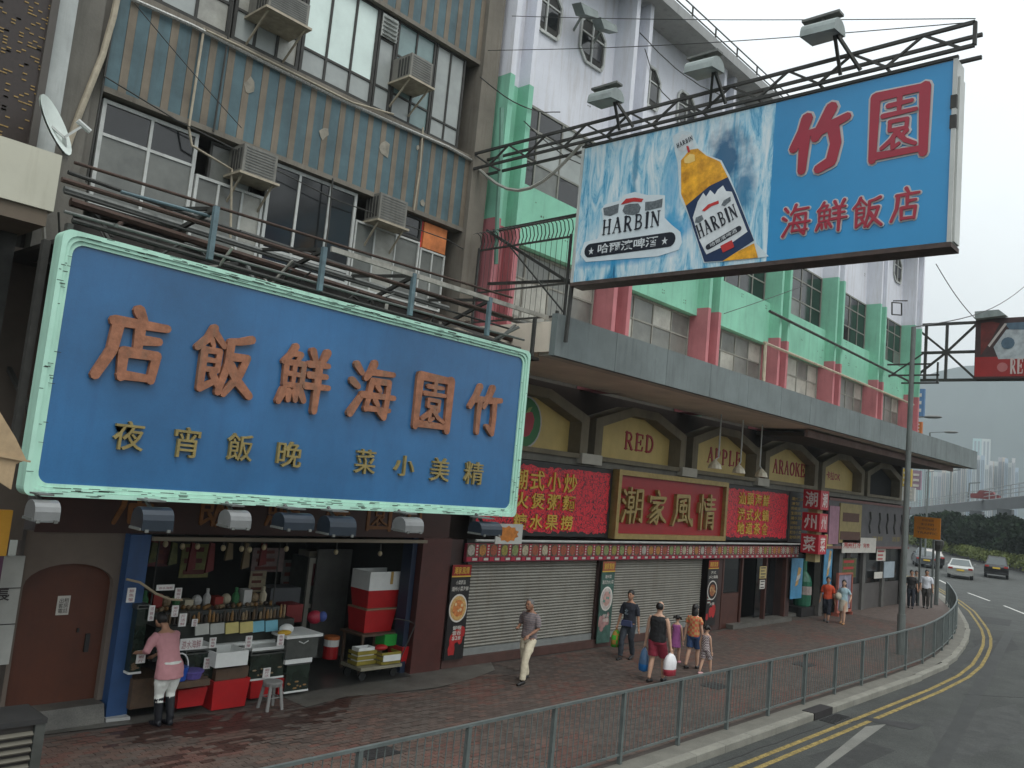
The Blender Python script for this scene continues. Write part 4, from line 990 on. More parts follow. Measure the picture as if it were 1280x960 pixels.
mb = MB(); pts = [Vector((12.6, 13.2-i*.33, Zt+.2-math.sin(math.pi*i/9)*.75)) for i in range(10)]; mb.tube(pts, .035, 6); mb.build('slack_hose', M('pale_hose', (.4,.4,.36), .6), TR)
# floodlights on the truss
def flood(label, ax_, ay, foot, grp, s=1.0):
    c = PX(ax_, ay, 12.1); t = thing('floodlight', label, 'floodlight', c, group=grp)
    mb = MB(); r_ = .16*s; L_ = .55*s
    prof = [(c.x+math.cos(R(a))*r_*1.3, c.z+math.sin(R(a))*r_) for a in range(0, 181, 22)]
    mb.prism([(x, c.y+L_/2, z+.1) for x, z in prof]+[(c.x-r_*1.4, c.y+L_/2, c.z+.0), (c.x+r_*1.3, c.y+L_/2, c.z+.06)], (0, -L_, -.02)); mb.build('housing', M('flood_grey', (.26,.30,.29), .5, .2, 4, metal=.3), t)
    mb = MB(); mb.add([(c.x-r_*1.35, c.y+L_/2-.03, c.z-.012), (c.x+r_*1.25, c.y+L_/2-.03, c.z+.03), (c.x+r_*1.25, c.y-L_/2+.03, c.z+.03), (c.x-r_*1.35, c.y-L_/2+.03, c.z-.012)], [(0,1,2,3)]); mb.build('glass', m_frost2, t)
    mb = MB(); mb.box(c.x-.07, c.y-L_/2, c.z+.33, c.x+.12, c.y+L_/2+.05, c.z+.37); mb.bar((c.x,c.y,c.z+.1),(c.x,c.y,c.z+.35),.04); mb.build('ballast', m_gp, t)
    mb = MB(); f_ = Vector((12.45, foot, zA+.05)); 
    for dy in (-.06, .25): mb.bar(Vector((c.x,c.y-L_/2+.1,c.z+.1)), f_+Vector((0,dy,0)), .045)
    mb.build('arm', m_iron, t)
G_ = 'floodlights on arms above the projecting sign'
flood('floodlight on the truss nearest the tenement pier', 757, 130, SP(790,160).y, G_)
flood('middle floodlight on the truss in front of the white wall', 880, 93, SP(905,130).y, G_)
flood('outermost floodlight on the truss against the sky', 1028, 48, SP(1072,95).y, G_)
# wall lamps of the white building
for lab, x, y in [('grey lamp bracket high on the white wall beside the second chamfered window', 738, 12), ('small flat lamp hood just above the second chamfered window', 762, 30)]:
    c = PY(x, y, 12.9); mb = MB(); mb.prism([(c.x-.4,c.y,c.z),(c.x+.3,c.y,c.z+.1),(c.x+.4,c.y,c.z-.05),(c.x-.2,c.y,c.z-.22)], (0,.3,.05)); mb.bar((c.x,c.y+.2,c.z),(c.x+.2,13.6,c.z-.3),.05)
    tag(mb.build('wall_lamp', M('flood_grey')), lab, 'lamp')
# spiked barrier on the canopy end
SB = thing('spiked_barrier', 'wire mesh barrier with a fan of curved spikes between the pier and the projecting sign', 'barrier', (12.6, 11.8, 7.5))
BXp = 12.62; q0, q1, q2, q3 = PX(592,292,BXp), PX(712,252,BXp), PX(700,390,BXp), PX(586,342,BXp)
mb = MB(); ya, yb = 12.9, 10.35
for z in (7.45, 8.1, 9.05): mb.bar((BXp, ya, z), (BXp, yb, z), .035)
for y in (ya, yb): mb.bar((BXp, y, 7.4), (BXp, y, 9.1), .045)
mb.bar((BXp, ya-.9, 9.05), (BXp, yb, 7.5), .03); mb.build('frame', m_iron, SB)
for i in range(26):
    y = ya-(ya-yb)*i/25
    MB().tube([(BXp, y, 9.05), (BXp+.05, y, 9.22), (BXp-.03, y-.03, 9.36), (BXp-.16, y-.05, 9.40), (BXp-.28, y-.05, 9.33)], [.012,.012,.011,.009,.004], 5).build('spike', m_iron, SB)
for i in range(18):
    y = ya-(ya-yb)*(i+.5)/18; MB().tube([(BXp, y, 7.45), (BXp, y, 9.05)], .006, 4).build('mesh_wire', m_iron, SB)
# air conditioners
def aircon(label, bx, Y, depth=.5, m=None):
    x0, x1, z0, z1 = rect(*bx, Y-depth); t = thing('air_conditioner', label, 'air conditioner', ((x0+x1)/2, Y, z0), group='window air conditioners on the tenement')
    m = m or M('aircon_case', (.22,.215,.19), .6, .2, 4, streak=.5)
    MB().box(x0, Y-depth, z0, x1, Y+.1, z1).build('case', m, t)
    for i in range(9):
        z = z0+.05+(z1-z0-.1)*i/8; MB().box(x0+.05, Y-depth-.008, z-.008, x1-.05, Y-depth, z+.008).build('fin', m_gp, t)
    for i in range(4):
        y = Y-depth+.06+i*.09; MB().box(x0-.008, y, z0+.06, x0, y+.05, z1-.06).build('side_slot', m_iron, t)
    MB().box(x0-.06, Y-depth-.06, z0-.05, x1+.06, Y+.1, z0-.01).build('support_tray', m_pipe, t)
    for x in (x0+.03, x1-.03): MB().bar((x, Y-depth+.03, z0-.05), (x, Y+.05, z0-.5), .03).build('support_strut', m_pipe, t)
aircon('air conditioner on a shelf in front of the frosted upper windows', (513,72,541,103), YF+.05, .55)
aircon('air conditioner cut by the top edge of the picture', (335,-8,388,22), YF+.05, .6)
aircon('air conditioner under the striped band above the left sliding windows', (303,186,347,222), YF+.1, .4)
aircon('air conditioner right of the three tall dark panes', (474,246,509,280), YF+.1, .35)
# ================================================================== signs of the restaurant under the canopy
m_gold = M('gold', (.40,.29,.10), .45, .2, 6, metal=.35)
m_yell = M('yellow_letter', (.62,.40,.05), .5, .15, 6)
m_signred = M('lacquer_red', (.38,.008,.012), .45, .12, 1.5)
def lotus_mat():
    m = bpy.data.materials.new('red_flower_print'); m.use_nodes = True; n = m.node_tree; b = n.nodes['Principled BSDF']; b.inputs['Roughness'].default_value = .45
    g = n.nodes.new('ShaderNodeNewGeometry'); v = n.nodes.new('ShaderNodeTexVoronoi'); v.feature = 'DISTANCE_TO_EDGE'; v.inputs['Scale'].default_value = 7
    no = n.nodes.new('ShaderNodeTexNoise'); no.inputs['Scale'].default_value = 5; no.inputs['Detail'].default_value = 2
    ad = n.nodes.new('ShaderNodeVectorMath'); ad.operation = 'MULTIPLY_ADD'; ad.inputs[1].default_value = (.5,.5,.5)
    r_ = n.nodes.new('ShaderNodeValToRGB'); e = r_.color_ramp.elements; e[0].position = .03; e[0].color = (.02,.004,.012,1); e[1].position = .07; e[1].color = (.66,.012,.030,1)
    n.links.new(g.outputs['Position'], no.inputs['Vector']); n.links.new(no.outputs['Color'], ad.inputs[0]); n.links.new(g.outputs['Position'], ad.inputs[2])
    n.links.new(ad.outputs['Vector'], v.inputs['Vector']); n.links.new(v.outputs['Distance'], r_.inputs['Fac']); n.links.new(r_.outputs['Color'], b.inputs['Base Color']); return m
lotus = lotus_mat()
m_bsign = M('black_sign', (.016,.014,.014), .5, .2, 2)
def flower_panel(label, x0, x1, z0, z1, rows, Y=13.16):
    t = thing('flower_print_sign', label, 'sign', ((x0+x1)/2, Y, z0), group='red flower print signs beside the gold lettered sign')
    MB().box(x0, Y, z0, x1, Y+.1, z1).build('backing', m_bsign, t)
    P = []
    q = random.Random(5); N = 46
    for sx, sz, ex, ez in [(x0+.1,z0+.1,x1-.12,z0+.1),(x1-.12,z0+.1,x1-.12,z1-.12),(x1-.12,z1-.12,x0+.1,z1-.12),(x0+.1,z1-.12,x0+.1,z0+.1)]:
        k = int(math.hypot(ex-sx, ez-sz)/.09)
        for i in range(k): P.append((sx+(ex-sx)*i/k+q.uniform(-.03,.03), Y-.006, sz+(ez-sz)*i/k+q.uniform(-.04,.04)))
    MB().add(P, [tuple(range(len(P)))]).build('flower_print', lotus, t)
    for s_, a, b, c, d in rows:
        k = len(s_); w_ = (c-a)/k
        for i, ch in enumerate(s_):
            mb = MB(); text(mb, FY(Y), ch, a+i*w_+.03, b, w_*.82, d-b, depth=.03, bold=.012, lift=.008); mb.build('gold_character', m_yell, t)
def rw(s_, x0, y0, x1, y1, Y=13.16): a, b, c, d = rect(x0, y0, x1, y1, Y); return (s_, a, c, b, d)
flower_panel('red flower print sign left of the gold framed sign with three rows of yellow characters', 13.5, 18.68, 2.88, 4.66,
   [rw('潮式小炒', 638,589,723,614), rw('火煲粥麵', 641,617,720,637), rw('糖水果撈', 639,643,717,662)])
flower_panel('red flower print sign right of the gold framed sign with three rows of yellow characters', 24.92, 29.85, 2.88, 4.66,
   [rw('汕頭海鮮', 922,617,962,632), rw('港式火鍋', 921,636,961,651), rw('地道茶食', 920,653,960,668)])
t = thing('gold_framed_sign', 'red sign in a gold frame with four large raised gold characters', 'sign', (21.8, 13.1, 2.88))
x0, x1, z0, z1 = 18.74, 24.86, 2.86, 4.70
MB().box(x0+.1, 13.1, z0+.1, x1-.1, 13.2, z1-.1).build('board', m_signred, t)
mb = MB(); ring(mb, [(x0,z0),(x1,z0),(x1,z1),(x0,z1)], [(x0+.14,z0+.14),(x1-.14,z0+.14),(x1-.14,z1-.14),(x0+.14,z1-.14)], 12.98, 13.2); mb.build('frame', m_gold, t)
for ch, b in zip('潮家風情', [(773,607,802,657),(806,612,831,658),(836,615,864,661),(869,616,892,665)]):
    a, c, b0, d = rect(*b, 13.1); mb = MB(); brush(mb, FY(13.1), HAN[ch], a+.05, b0+.05, c-a-.1, d-b0-.1, .10, 1.0); mb.build('raised_character', m_gold, t)
t = thing('menu_board', 'black menu board with short rows of yellow writing left of the red lantern boxes', 'sign', (31, 13.16, 2.9))
MB().box(29.9, 13.16, 2.84, 33.0, 13.24, 4.66).build('board', m_bsign, t)
for i in range(9):
    mb = MB(); z = 4.36-i*.175; text(mb, FY(13.16), ['潮州滷水','凍蟹','煎蠔餅','生醃蝦','滷水鵝片','川椒雞','炒薄殼','打冷小菜','砂鍋粥'][i], 30.05, z, [1.2,.7,.8,.9,1.2,.6,.9,1.0,.9][i], .12, lift=.006)
    mb.build('menu_line', m_yell, t); mb = MB()
    if i in (1,4,6,8): text(mb, FY(13.16), ['','明爐','','','火鍋','','宵夜','','外賣'][i], 31.55, z-.03, .9, .2, lift=.006)
    if mb.v: mb.build('menu_line', m_yell, t)
# strip of dish pictures
t = thing('dish_picture_strip', 'long strip of round dish pictures and red price columns above the shutters', 'sign', (22, 13.2, 2.29))
MB().box(13.46, 13.2, 2.28, 31.0, 13.28, 2.68).build('backing', M('strip_back', (.30,.03,.06), .5, .2, 3), t)
dish = [M('dish_'+c_, v, .5, .45, 22) for c_, v in [('cream',(.50,.44,.30)),('green',(.28,.33,.12)),('orange',(.5,.22,.05)),('pale',(.45,.42,.36)),('olive',(.35,.30,.06)),('red',(.42,.10,.05))]]
m_price = M('price_red', (.48,.02,.05), .5, .1, 3); m_cellbg = M('cell_bg', (.16,.13,.09), .6, .5, 8)
nc = 48; cw = 17.54/nc
for i in range(nc):
    x = 13.46+i*cw; mb = MB()
    mb.use(m_cellbg).box(x+.005, 13.193, 2.395, x+cw*.70, 13.2, 2.675)
    P = [(x+cw*.36+.115*math.cos(k*.7854), 13.188, 2.535+.125*math.sin(k*.7854)) for k in range(8)]; mb.use(rnd.choice(dish)).prism(P, (0,.005,0))
    mb.use(m_price).box(x+cw*.72, 13.19, 2.39, x+cw-.004, 13.2, 2.675); mb.use(M('notice_paper'))
    for k in range(4): mb.box(x+cw*.79, 13.186, 2.42+k*.065, x+cw*.93, 13.19, 2.455+k*.065)
    mb.box(x+cw*.52, 13.186, 2.31, x+cw*.92, 13.192, 2.365); mb.use(m_price).box(x+.02, 13.186, 2.30, x+cw*.4, 13.192, 2.385)
    mb.build('dish_picture', None, t)
mb = MB(); mb.tube([(13.4,12.9,2.78),(31.2,12.9,2.80)], .03, 6); tag(mb.build('awning_rail', m_alu), 'thin pale rail running just above the strip of dish pictures', 'rail')
# shutters
m_shut = M('roller_shutter', (.30,.29,.25), .5, .15, 2, streak=.35, dirt=(.16,.10,.05), metal=.25)
slat = MB(); n = 5
for x0, x1, lab in [(13.72, 18.58, 'closed roller shutter behind the man in the grey shirt'), (18.97, 24.2, 'closed roller shutter behind the man in the navy shirt')]:
    t = thing('roller_shutter', lab, 'shutter', ((x0+x1)/2, 13.4, .2), group='closed roller shutters')
    k = 0; z = .36; sm = None
    while z < 2.34:
        if sm is None:
            mb = MB(); L_ = x1-x0; pr = [(0,0),(-.018,.012),(-.03,.035),(-.018,.058),(0,.068)]
            mb.add([(0,y,zz) for y, zz in pr]+[(L_,y,zz) for y, zz in pr], [(a,a+1,a+6,a+5) for a in range(4)]); o = mb.build('slat', m_shut, t); sm = o.data
        else: o = link('slat', sm, t)
        o.location = (x0, 13.40, z); z += .07; k += 1
    MB().box(x0, 13.36, .2, x1, 13.42, .355).build('bottom_rail', M('shutter_rail', (.30,.32,.31), .5, .15, 3, metal=.3), t)
    MB().box(x0-.05, 13.43, .2, x1+.05, 13.46, 2.75).build('guide_back', m_iron, t)
# banners
def banner(label, x0, x1, z0, z1, Y, base, top, plate, low, title, wh):
    t = thing('restaurant_banner', label, 'banner', ((x0+x1)/2, Y, z0), group='tall food banners between the shutters')
    MB().box(x0, Y, z0, x1, Y+.03, z1).build('panel', base, t)
    w_, h = x1-x0, z1-z0; fr = FY(Y)
    mb = MB(); mb.use(top).box(x0, Y-.006, z1-h*.115, x1, Y, z1); mb.use(m_yell).box(x0, Y-.008, z1-h*.13, x1, Y, z1-h*.115); text(mb, fr, '潮家風情', x0+w_*.1, z1-h*.1, w_*.8, h*.08, lift=.010, bold=.01); mb.build('banner_heading', None, t)
    mb = MB(); text(mb, fr, wh[0], x0+w_*.25, z1-h*.21, w_*.5, h*.045, lift=.006, bold=.01); text(mb, fr, wh[1], x0+w_*.06, z1-h*.28, w_*.88, h*.05, lift=.006, bold=.01); mb.build('lettering', M('notice_paper'), t)
    cx, cz, rx_, rz_ = x0+w_*.48, z1-h*.46, w_*.47, h*.15
    mb = MB()
    for q, (s_, mm) in enumerate([(1, M('plate_white', (.62,.6,.55), .4)), (.88, plate[0]), (.6, plate[1])]):
        mb.use(mm).add([(cx+rx_*s_*math.cos(a*.2618), Y-.006-q*.004, cz+rz_*s_*math.sin(a*.2618)) for a in range(24)], [tuple(range(24))])
    for q in range(9):
        a = rnd.uniform(0, 6.28); r_ = rnd.uniform(0,.62); mb.use(rnd.choice([plate[1], plate[2]])); mb.add([(cx+rx_*(r_*math.cos(a)+.13*math.cos(b*1.05)), Y-.018-q*.0004, cz+rz_*(r_*math.sin(a)+.13*math.sin(b*1.05))) for b in range(6)], [tuple(range(6))])
    mb.build('dish', None, t)
    mb = MB(); mb.use(low)
    for q in range(7):
        a = x0+w_*rnd.uniform(.12,.85); b = z0+h*rnd.uniform(.1,.34); r_ = w_*rnd.uniform(.12,.24); P = [(min(max(a+r_*rnd.uniform(.6,1)*math.cos(c*.785), x0), x1), Y-.003-q*.0003, b+r_*1.4*rnd.uniform(.6,1)*math.sin(c*.785)) for c in range(8)]; mb.add(P, [tuple(range(8))])
    mb.build('colour_splash', None, t)
    mb = MB()
    for q, s_ in enumerate(title): text(mb, fr, s_, x0+w_*.3, z1-h*(.69+q*.055), w_*.45, h*.045, lift=.012, bold=.012)
    mb.build('lettering', M('notice_paper'), t)
banner('black and red banner with a soup bowl beside the brown tiled pillar', 13.08, 13.66, .2, 2.22, 13.2, m_bsign, M('banner_red', (.32,.015,.012)), (M('dish_noodle', (.62,.38,.13), .5, .4, 16), M('dish_warm', (.62,.22,.06), .5, .4, 16), M('dish_pale2', (.7,.55,.3))), M('splash_red', (.45,.02,.02), .5, .3, 5), ['鮮蝦', '雲吞', '$28'], ['小菜粥品', '潮州小菜海鮮'])
banner('faded green banner with a pale plate between the two shutters', 18.62, 19.2, .12, 2.24, 13.2, M('banner_green', (.045,.12,.095), .6, .5, 4), M('banner_rust', (.38,.10,.05)), (M('dish_faded', (.5,.45,.42), .5, .3, 12), M('dish_pinkish', (.5,.3,.26), .5, .3, 12), M('dish_teal', (.12,.3,.25))), M('splash_pink', (.36,.2,.19), .6, .5, 5), ['滷水', '拼盤'], ['潮州菜', '潮式滷水小菜'])
banner('black banner with a brown crock in a white ring right of the second shutter', 24.3, 24.95, .2, 2.22, 13.2, m_bsign, M('banner_red'), (M('dish_black', (.03,.02,.02)), M('dish_brown', (.32,.10,.03), .4, .4, 12), M('dish_tan', (.5,.32,.15))), M('splash_red'), ['火鍋'], ['港式', '火鍋'])
# entrance of the restaurant
t = thing('restaurant_entrance', 'dark restaurant entrance with wood panels and a glass door right of the shutters', 'entrance', (27.5, 13.4, 0))
MB().box(25.5, 13.36, 0, 26.75, 13.42, 1.12).build('wood_panel', M('entrance_wood', (.09,.03,.02), .5, .25, 3), t)
MB().box(25.5, 13.38, 1.14, 26.75, 13.41, 2.28).build('glass_panel', m_glassd, t)
for x in (25.45, 26.78, 28.6, 30.25): MB().box(x, 13.3, 0, x+.09, 13.45, 2.3).build('door_post', M('entrance_wood'), t)
MB().box(26.9, 14.4, 0, 30.2, 14.5, 2.3).build('inner_wall', m_black, t)
MB().box(28.7, 13.7, 0, 30.2, 13.75, 2.3).build('door_leaf', m_glassd, t)
MB().box(26, 13.1, -.0, 30.5, 13.6, .14).build('step', m_wet, t)
def poster(label, bx, Y, m, extra=None, name='poster', cat='poster', th=.02, group=None):
    x0, x1, z0, z1 = rect(*bx, Y); mb = MB(); mb.use(m).box(x0, Y, z0, x1, Y+th, z1)
    if extra: extra(mb, x0, x1, z0, z1, Y)
    return tag(mb.build(name, None), label, cat, group)
m_paper = M('notice_paper'); m_rink = M('red_ink', (.45,.02,.02), .6); m_pyel = M('poster_yellow', (.5,.4,.16), .6, .2, 5)
def lines(m_, n, a=.12):
    def f(mb, x0, x1, z0, z1, Y):
        mb.use(m_); h = (z1-z0)/n
        for i in range(n):
            z = z0+h*(i+.3); w_ = (x1-x0)*rnd.uniform(.55,.8); mb.box(x0+(x1-x0)*a, Y-.004, z, x0+(x1-x0)*a+w_, Y, z+h*.4)
    return f
poster('small yellowish poster on the door post of the dark entrance', (950,708,958,723), 13.25, m_pyel, lines(M('ink'), 4))
poster('small white notice under the yellowish poster in the dark entrance', (950,725,956,736), 13.25, m_paper, lines(M('ink'), 3))
poster('red vertical strip of writing beside the black banner', (884,735,889,755), 13.2, m_rink, lines(m_paper, 5))
c = PY(896, 737, 13.25); mb = MB(); mb.use(m_paper).prism([(c.x+.13*math.cos(k*.5), 13.3, c.z+.15*math.sin(k*.5)) for k in range(12)], (0,.02,0)); mb.use(M('seal_blue', (.1,.2,.45))).prism([(c.x+.07*math.cos(k*.5), 13.29, c.z+.08*math.sin(k*.5)) for k in range(12)], (0,.005,0))
tag(mb.build('round_sticker', None), 'round white and blue sticker on the glass beside the entrance', 'sticker')
# blue beer banners, green bottle display
m_bb = M('beer_blue', (.07,.28,.48), .5, .25, 3)
def beer(mb, x0, x1, z0, z1, Y):
    w_, h = x1-x0, z1-z0; mb.use(M('beer_orange', (.55,.33,.10), .5, .3, 8)); P = [(x0+w_*.35, Y-.005, z0+h*.3), (x0+w_*.6, Y-.005, z0+h*.34), (x0+w_*.85, Y-.005, z0+h*.75), (x0+w_*.6, Y-.005, z0+h*.78)]; mb.add(P, [(0,1,2,3)])
    mb.use(m_paper); mb.add([(x0+w_*.4, Y-.008, z0+h*.42), (x0+w_*.75, Y-.008, z0+h*.5), (x0+w_*.82, Y-.008, z0+h*.62), (x0+w_*.5, Y-.008, z0+h*.56)], [(0,1,2,3)])
poster('blue banner with an orange bottle picture left of the green bottle display', (989,698,1003,748), 13.2, m_bb, beer, 'banner', 'banner')
poster('taller blue and cream banner right of the green bottle display', (1030,672,1040,742), 13.1, m_bb, beer, 'banner', 'banner')
poster('cream banner head above the tall blue beer banner', (1031,668,1041,686), 13.08, m_pyel, None, 'banner', 'banner')
x0, x1, z0, z1 = rect(1008, 700, 1024, 770, 13.3)
t = thing('bottle_display', 'giant green bottle standing in a dark niche behind the couple', 'display', ((x0+x1)/2, 13.6, 0))
cx = (x0+x1)/2; MB().lathe((cx, 13.7, .35), [(.30,0),(.33,.05),(.33,.95),(.28,1.12),(.13,1.32),(.12,1.65),(.14,1.66),(.14,1.78)], 14).build('bottle', M('bottle_green', (.03,.17,.10), .25, .2, 2), t)
mb = MB(); mb.lathe((cx, 13.7, .8), [(.337,0),(.337,.32)], 14); mb.build('bottle_label', M('label_pinkgrey', (.35,.3,.28), .6, .3, 5), t)
MB().box(x0-.15, 14.1, 0, x1+.15, 14.2, 2.3).build('niche', m_bsign, t); MB().box(x0-.1, 13.4, 0, x1+.1, 14.0, .35).build('plinth', m_bsign, t)
# hanging lantern boxes
xb = 31.6
t = thing('lantern_sign', 'three stacked red box lanterns with white characters hanging from the corner of the shop', 'lantern sign', (xb, 12.5, 2.6))
qa = PY(1026, 625, 12.2)
LXx = qa.x; wid = PY(1036, 625, 12.2).x-LXx; yy0 = 12.2; yy1 = PX(1004, 625, LXx).y
for ch, (ya_, yb_) in zip('潮州菜', [(613,637),(642,665),(669,693)]):
    z1 = PY(1026, ya_, 12.2).z; z0 = PY(1025, yb_, 12.2).z
    b_ = MB().box(LXx, yy0, z0, LXx+wid, yy1, z1).build('box', M('lantern_red', (.50,.012,.03), .45, .12, 3), t)
    mb = MB(); text(mb, FY(yy0), ch, LXx+wid*.2, z0+.08, wid*.62, z1-z0-.16, bold=.015, lift=.006); text(mb, Frame((LXx,0,0), (0,-1,0), (0,0,1)), ch, -yy1+.12*(yy1-yy0), z0+.07, (yy1-yy0)*.72, z1-z0-.14, bold=.015, lift=.006); mb.build('character', M('letter_white', (.62,.58,.55)), b_)
    MB().box(LXx+.15, yy0+.15, z0-.3, LXx+wid-.15, yy1-.15, z0).build('neck', M('lamp_neck', (.35,.28,.12)), t)
# far shop: long dull fascia, plaque, sign
t = thing('corner_shop_sign', 'long dull grey shop fascia with a faded yellow plaque at the far corner', 'sign', (38, 13.1, 2.7))
MB().box(33.4, 13.1, 2.72, 43.4, 13.2, 4.52).build('board', M('dull_grey_board', (.12,.115,.12), .7, .2, 2), t)
mb = MB(); mb.box(33.4, 13.06, 4.52, 43.4, 13.2, 4.62); mb.box(33.4, 13.06, 2.62, 43.4, 13.2, 2.72); mb.build('edge', M('rose_edge', (.22,.10,.09)), t)
MB().box(34.5, 13.05, 2.86, 36.9, 13.1, 4.45).build('plaque', M('old_yellow', (.32,.25,.09), .6, .2, 4), t)
mb = MB(); mb.box(34.8, 13.04, 3.72, 36.6, 13.05, 4.08); mb.box(34.6, 13.04, 2.98, 36.8, 13.05, 3.32); mb.build('plaque_writing', M('brown_ink', (.12,.05,.03), .7, .4, 20), t)
MB().box(33.4, 13.04, 2.8, 34.4, 13.1, 4.3).build('pink_panel', M('pink_panel', (.40,.20,.27), .6, .2, 3), t)
mb = MB()
for i, x in enumerate((38.0, 39.2, 40.2, 41.2, 42.2)): mb.tube([(x, 13.09, 4.2), (x+.1, 13.09, 3.9), (x-.05, 13.09, 3.6), (x+.1, 13.09, 3.3)], .05, 5)
mb.build('dark_relief', m_iron, t, kind='stuff')
mb = MB(); text(mb, FY(13.1), '海鮮', 38.4, 2.95, 1.4, .22); text(mb, FY(13.1), '酒家', 41.0, 2.95, 1.2, .22); mb.build('lettering', M('dull_gold', (.30,.22,.04)), t)
mb = MB()
for x in (33.3, 35.2, 37.9, 40.4, 43.0): mb.box(x, 13.25, 0, x+.35, 13.5, 2.62)
t2 = thing('glass_shopfront', 'dark shop front with glass and grey panels under the dull fascia', 'shop front', (38, 13.4, 0))
for x in (33.3, 35.2, 37.9, 40.4, 43.0): MB().box(x, 13.25, 0, x+.35, 13.5, 2.62).build('pillar', M('grey_tile_pillar', (.13,.125,.115), .6, .2, 2), t2)
for a, b in [(35.55, 37.9), (38.25, 40.4), (40.75, 43.0)]:
    MB().box(a, 13.36, 0, b, 13.4, 1.1).build('lower_panel', M('grey_metal_panel', (.11,.10,.095), .5, .2, 2), t2); MB().box(a, 13.37, 1.12, b, 13.39, 2.6).build('glass', m_glassd, t2)
poster('white shop sign with red lettering above the far doorway', (1053,672,1095,691), 13.05, m_paper, lambda mb, x0, x1, z0, z1, Y: (mb.use(m_rink), text(mb, FY(Y), '潮州打冷', x0+.1, z0+.18, (x1-x0)*.5, .25, bold=.02), text(mb, FY(Y), '宵夜', x0+(x1-x0)*.6, z0+.2, (x1-x0)*.2, .2, bold=.01)), 'shop_sign', 'sign')
poster('white and pink notice on the glass of the far shop', (1096,682,1107,701), 13.2, m_paper, lines(m_rink, 4))
poster('pale blue poster low on the far shop window', (1105,702,1118,722), 13.2, M('pale_blue_paper', (.35,.42,.47)), None)
poster('narrow pale notice on the far shop window', (1093,715,1103,723), 13.2, m_paper, None)
poster('olive poster with red writing inside the far doorway', (1052,698,1070,722), 13.3, M('olive_paper', (.10,.11,.02), .6, .5, 6), lines(m_rink, 3))
x0, x1, z0, z1 = rect(1046, 716, 1064, 770, 12.9)
t = thing('poster_stand', 'red framed poster stand on the pavement outside the far shop', 'poster stand', ((x0+x1)/2, 12.9, 0))
MB().box(x0+.05, 12.9, .25, x1-.05, 12.95, z1-.05).build('poster', M('stand_poster', (.26,.24,.32), .5, .4, 5), t)
mb = MB(); ring(mb, [(x0,0.12),(x1,0.12),(x1,z1),(x0,z1)], [(x0+.07,.2),(x1-.07,.2),(x1-.07,z1-.07),(x0+.07,z1-.07)], 12.86, 12.96); mb.build('frame', M('stand_red', (.42,.12,.08)), t)
for x in (x0+.02, x1-.08): MB().box(x, 12.8, 0, x+.06, 13.1, .12).build('leg', M('stand_red'), t)
# spotlights hanging from the canopy on rods
for lab, b in [('left pendant spotlight hanging before the word APPLE', (903,500,892,577)), ('middle pendant spotlight of the three below the canopy', (930,510,922,583)), ('right pendant spotlight of the three below the canopy', (954,515,950,588))]:
    Y_ = 12.1; p0 = PY(b[0], b[1], Y_); p1 = PY(b[0], b[3], Y_); c = PY(b[2], b[3], Y_)
    t = thing('pendant_spotlight', lab, 'spotlight', c, group='pendant spotlights below the canopy')
    MB().tube([(p0.x, Y_, 6.63), (p0.x, Y_, c.z+.15), (c.x, Y_-.05, c.z+.05)], .022, 6).build('rod', m_alu, t)
    mb = MB(); mb.lathe((c.x, Y_-.05, c.z-.2), [(.20,0),(.17,.12),(.07,.22),(.03,.26)], 10); mb.build('lamp_shade', M('lamp_cream', (.6,.55,.42), .4), t)
# orange ad board at the corner below the big sign
poster('board with an orange sunburst print at the bottom right corner of the blue sign', (620,655,653,680), 11.9, M('board_white'), lambda mb, x0, x1, z0, z1, Y: (mb.use(M('burst_orange', (.5,.17,.02), .6, .4, 7)), mb.add([(x0+(x1-x0)*(.45+.42*(1 if k % 2 else .8)*math.cos(k*.314)), Y-.004, z0+(z1-z0)*(.5+.42*(1 if k % 2 else .8)*math.sin(k*.314))) for k in range(20)], [tuple(range(20))])), 'advert_board', 'board')
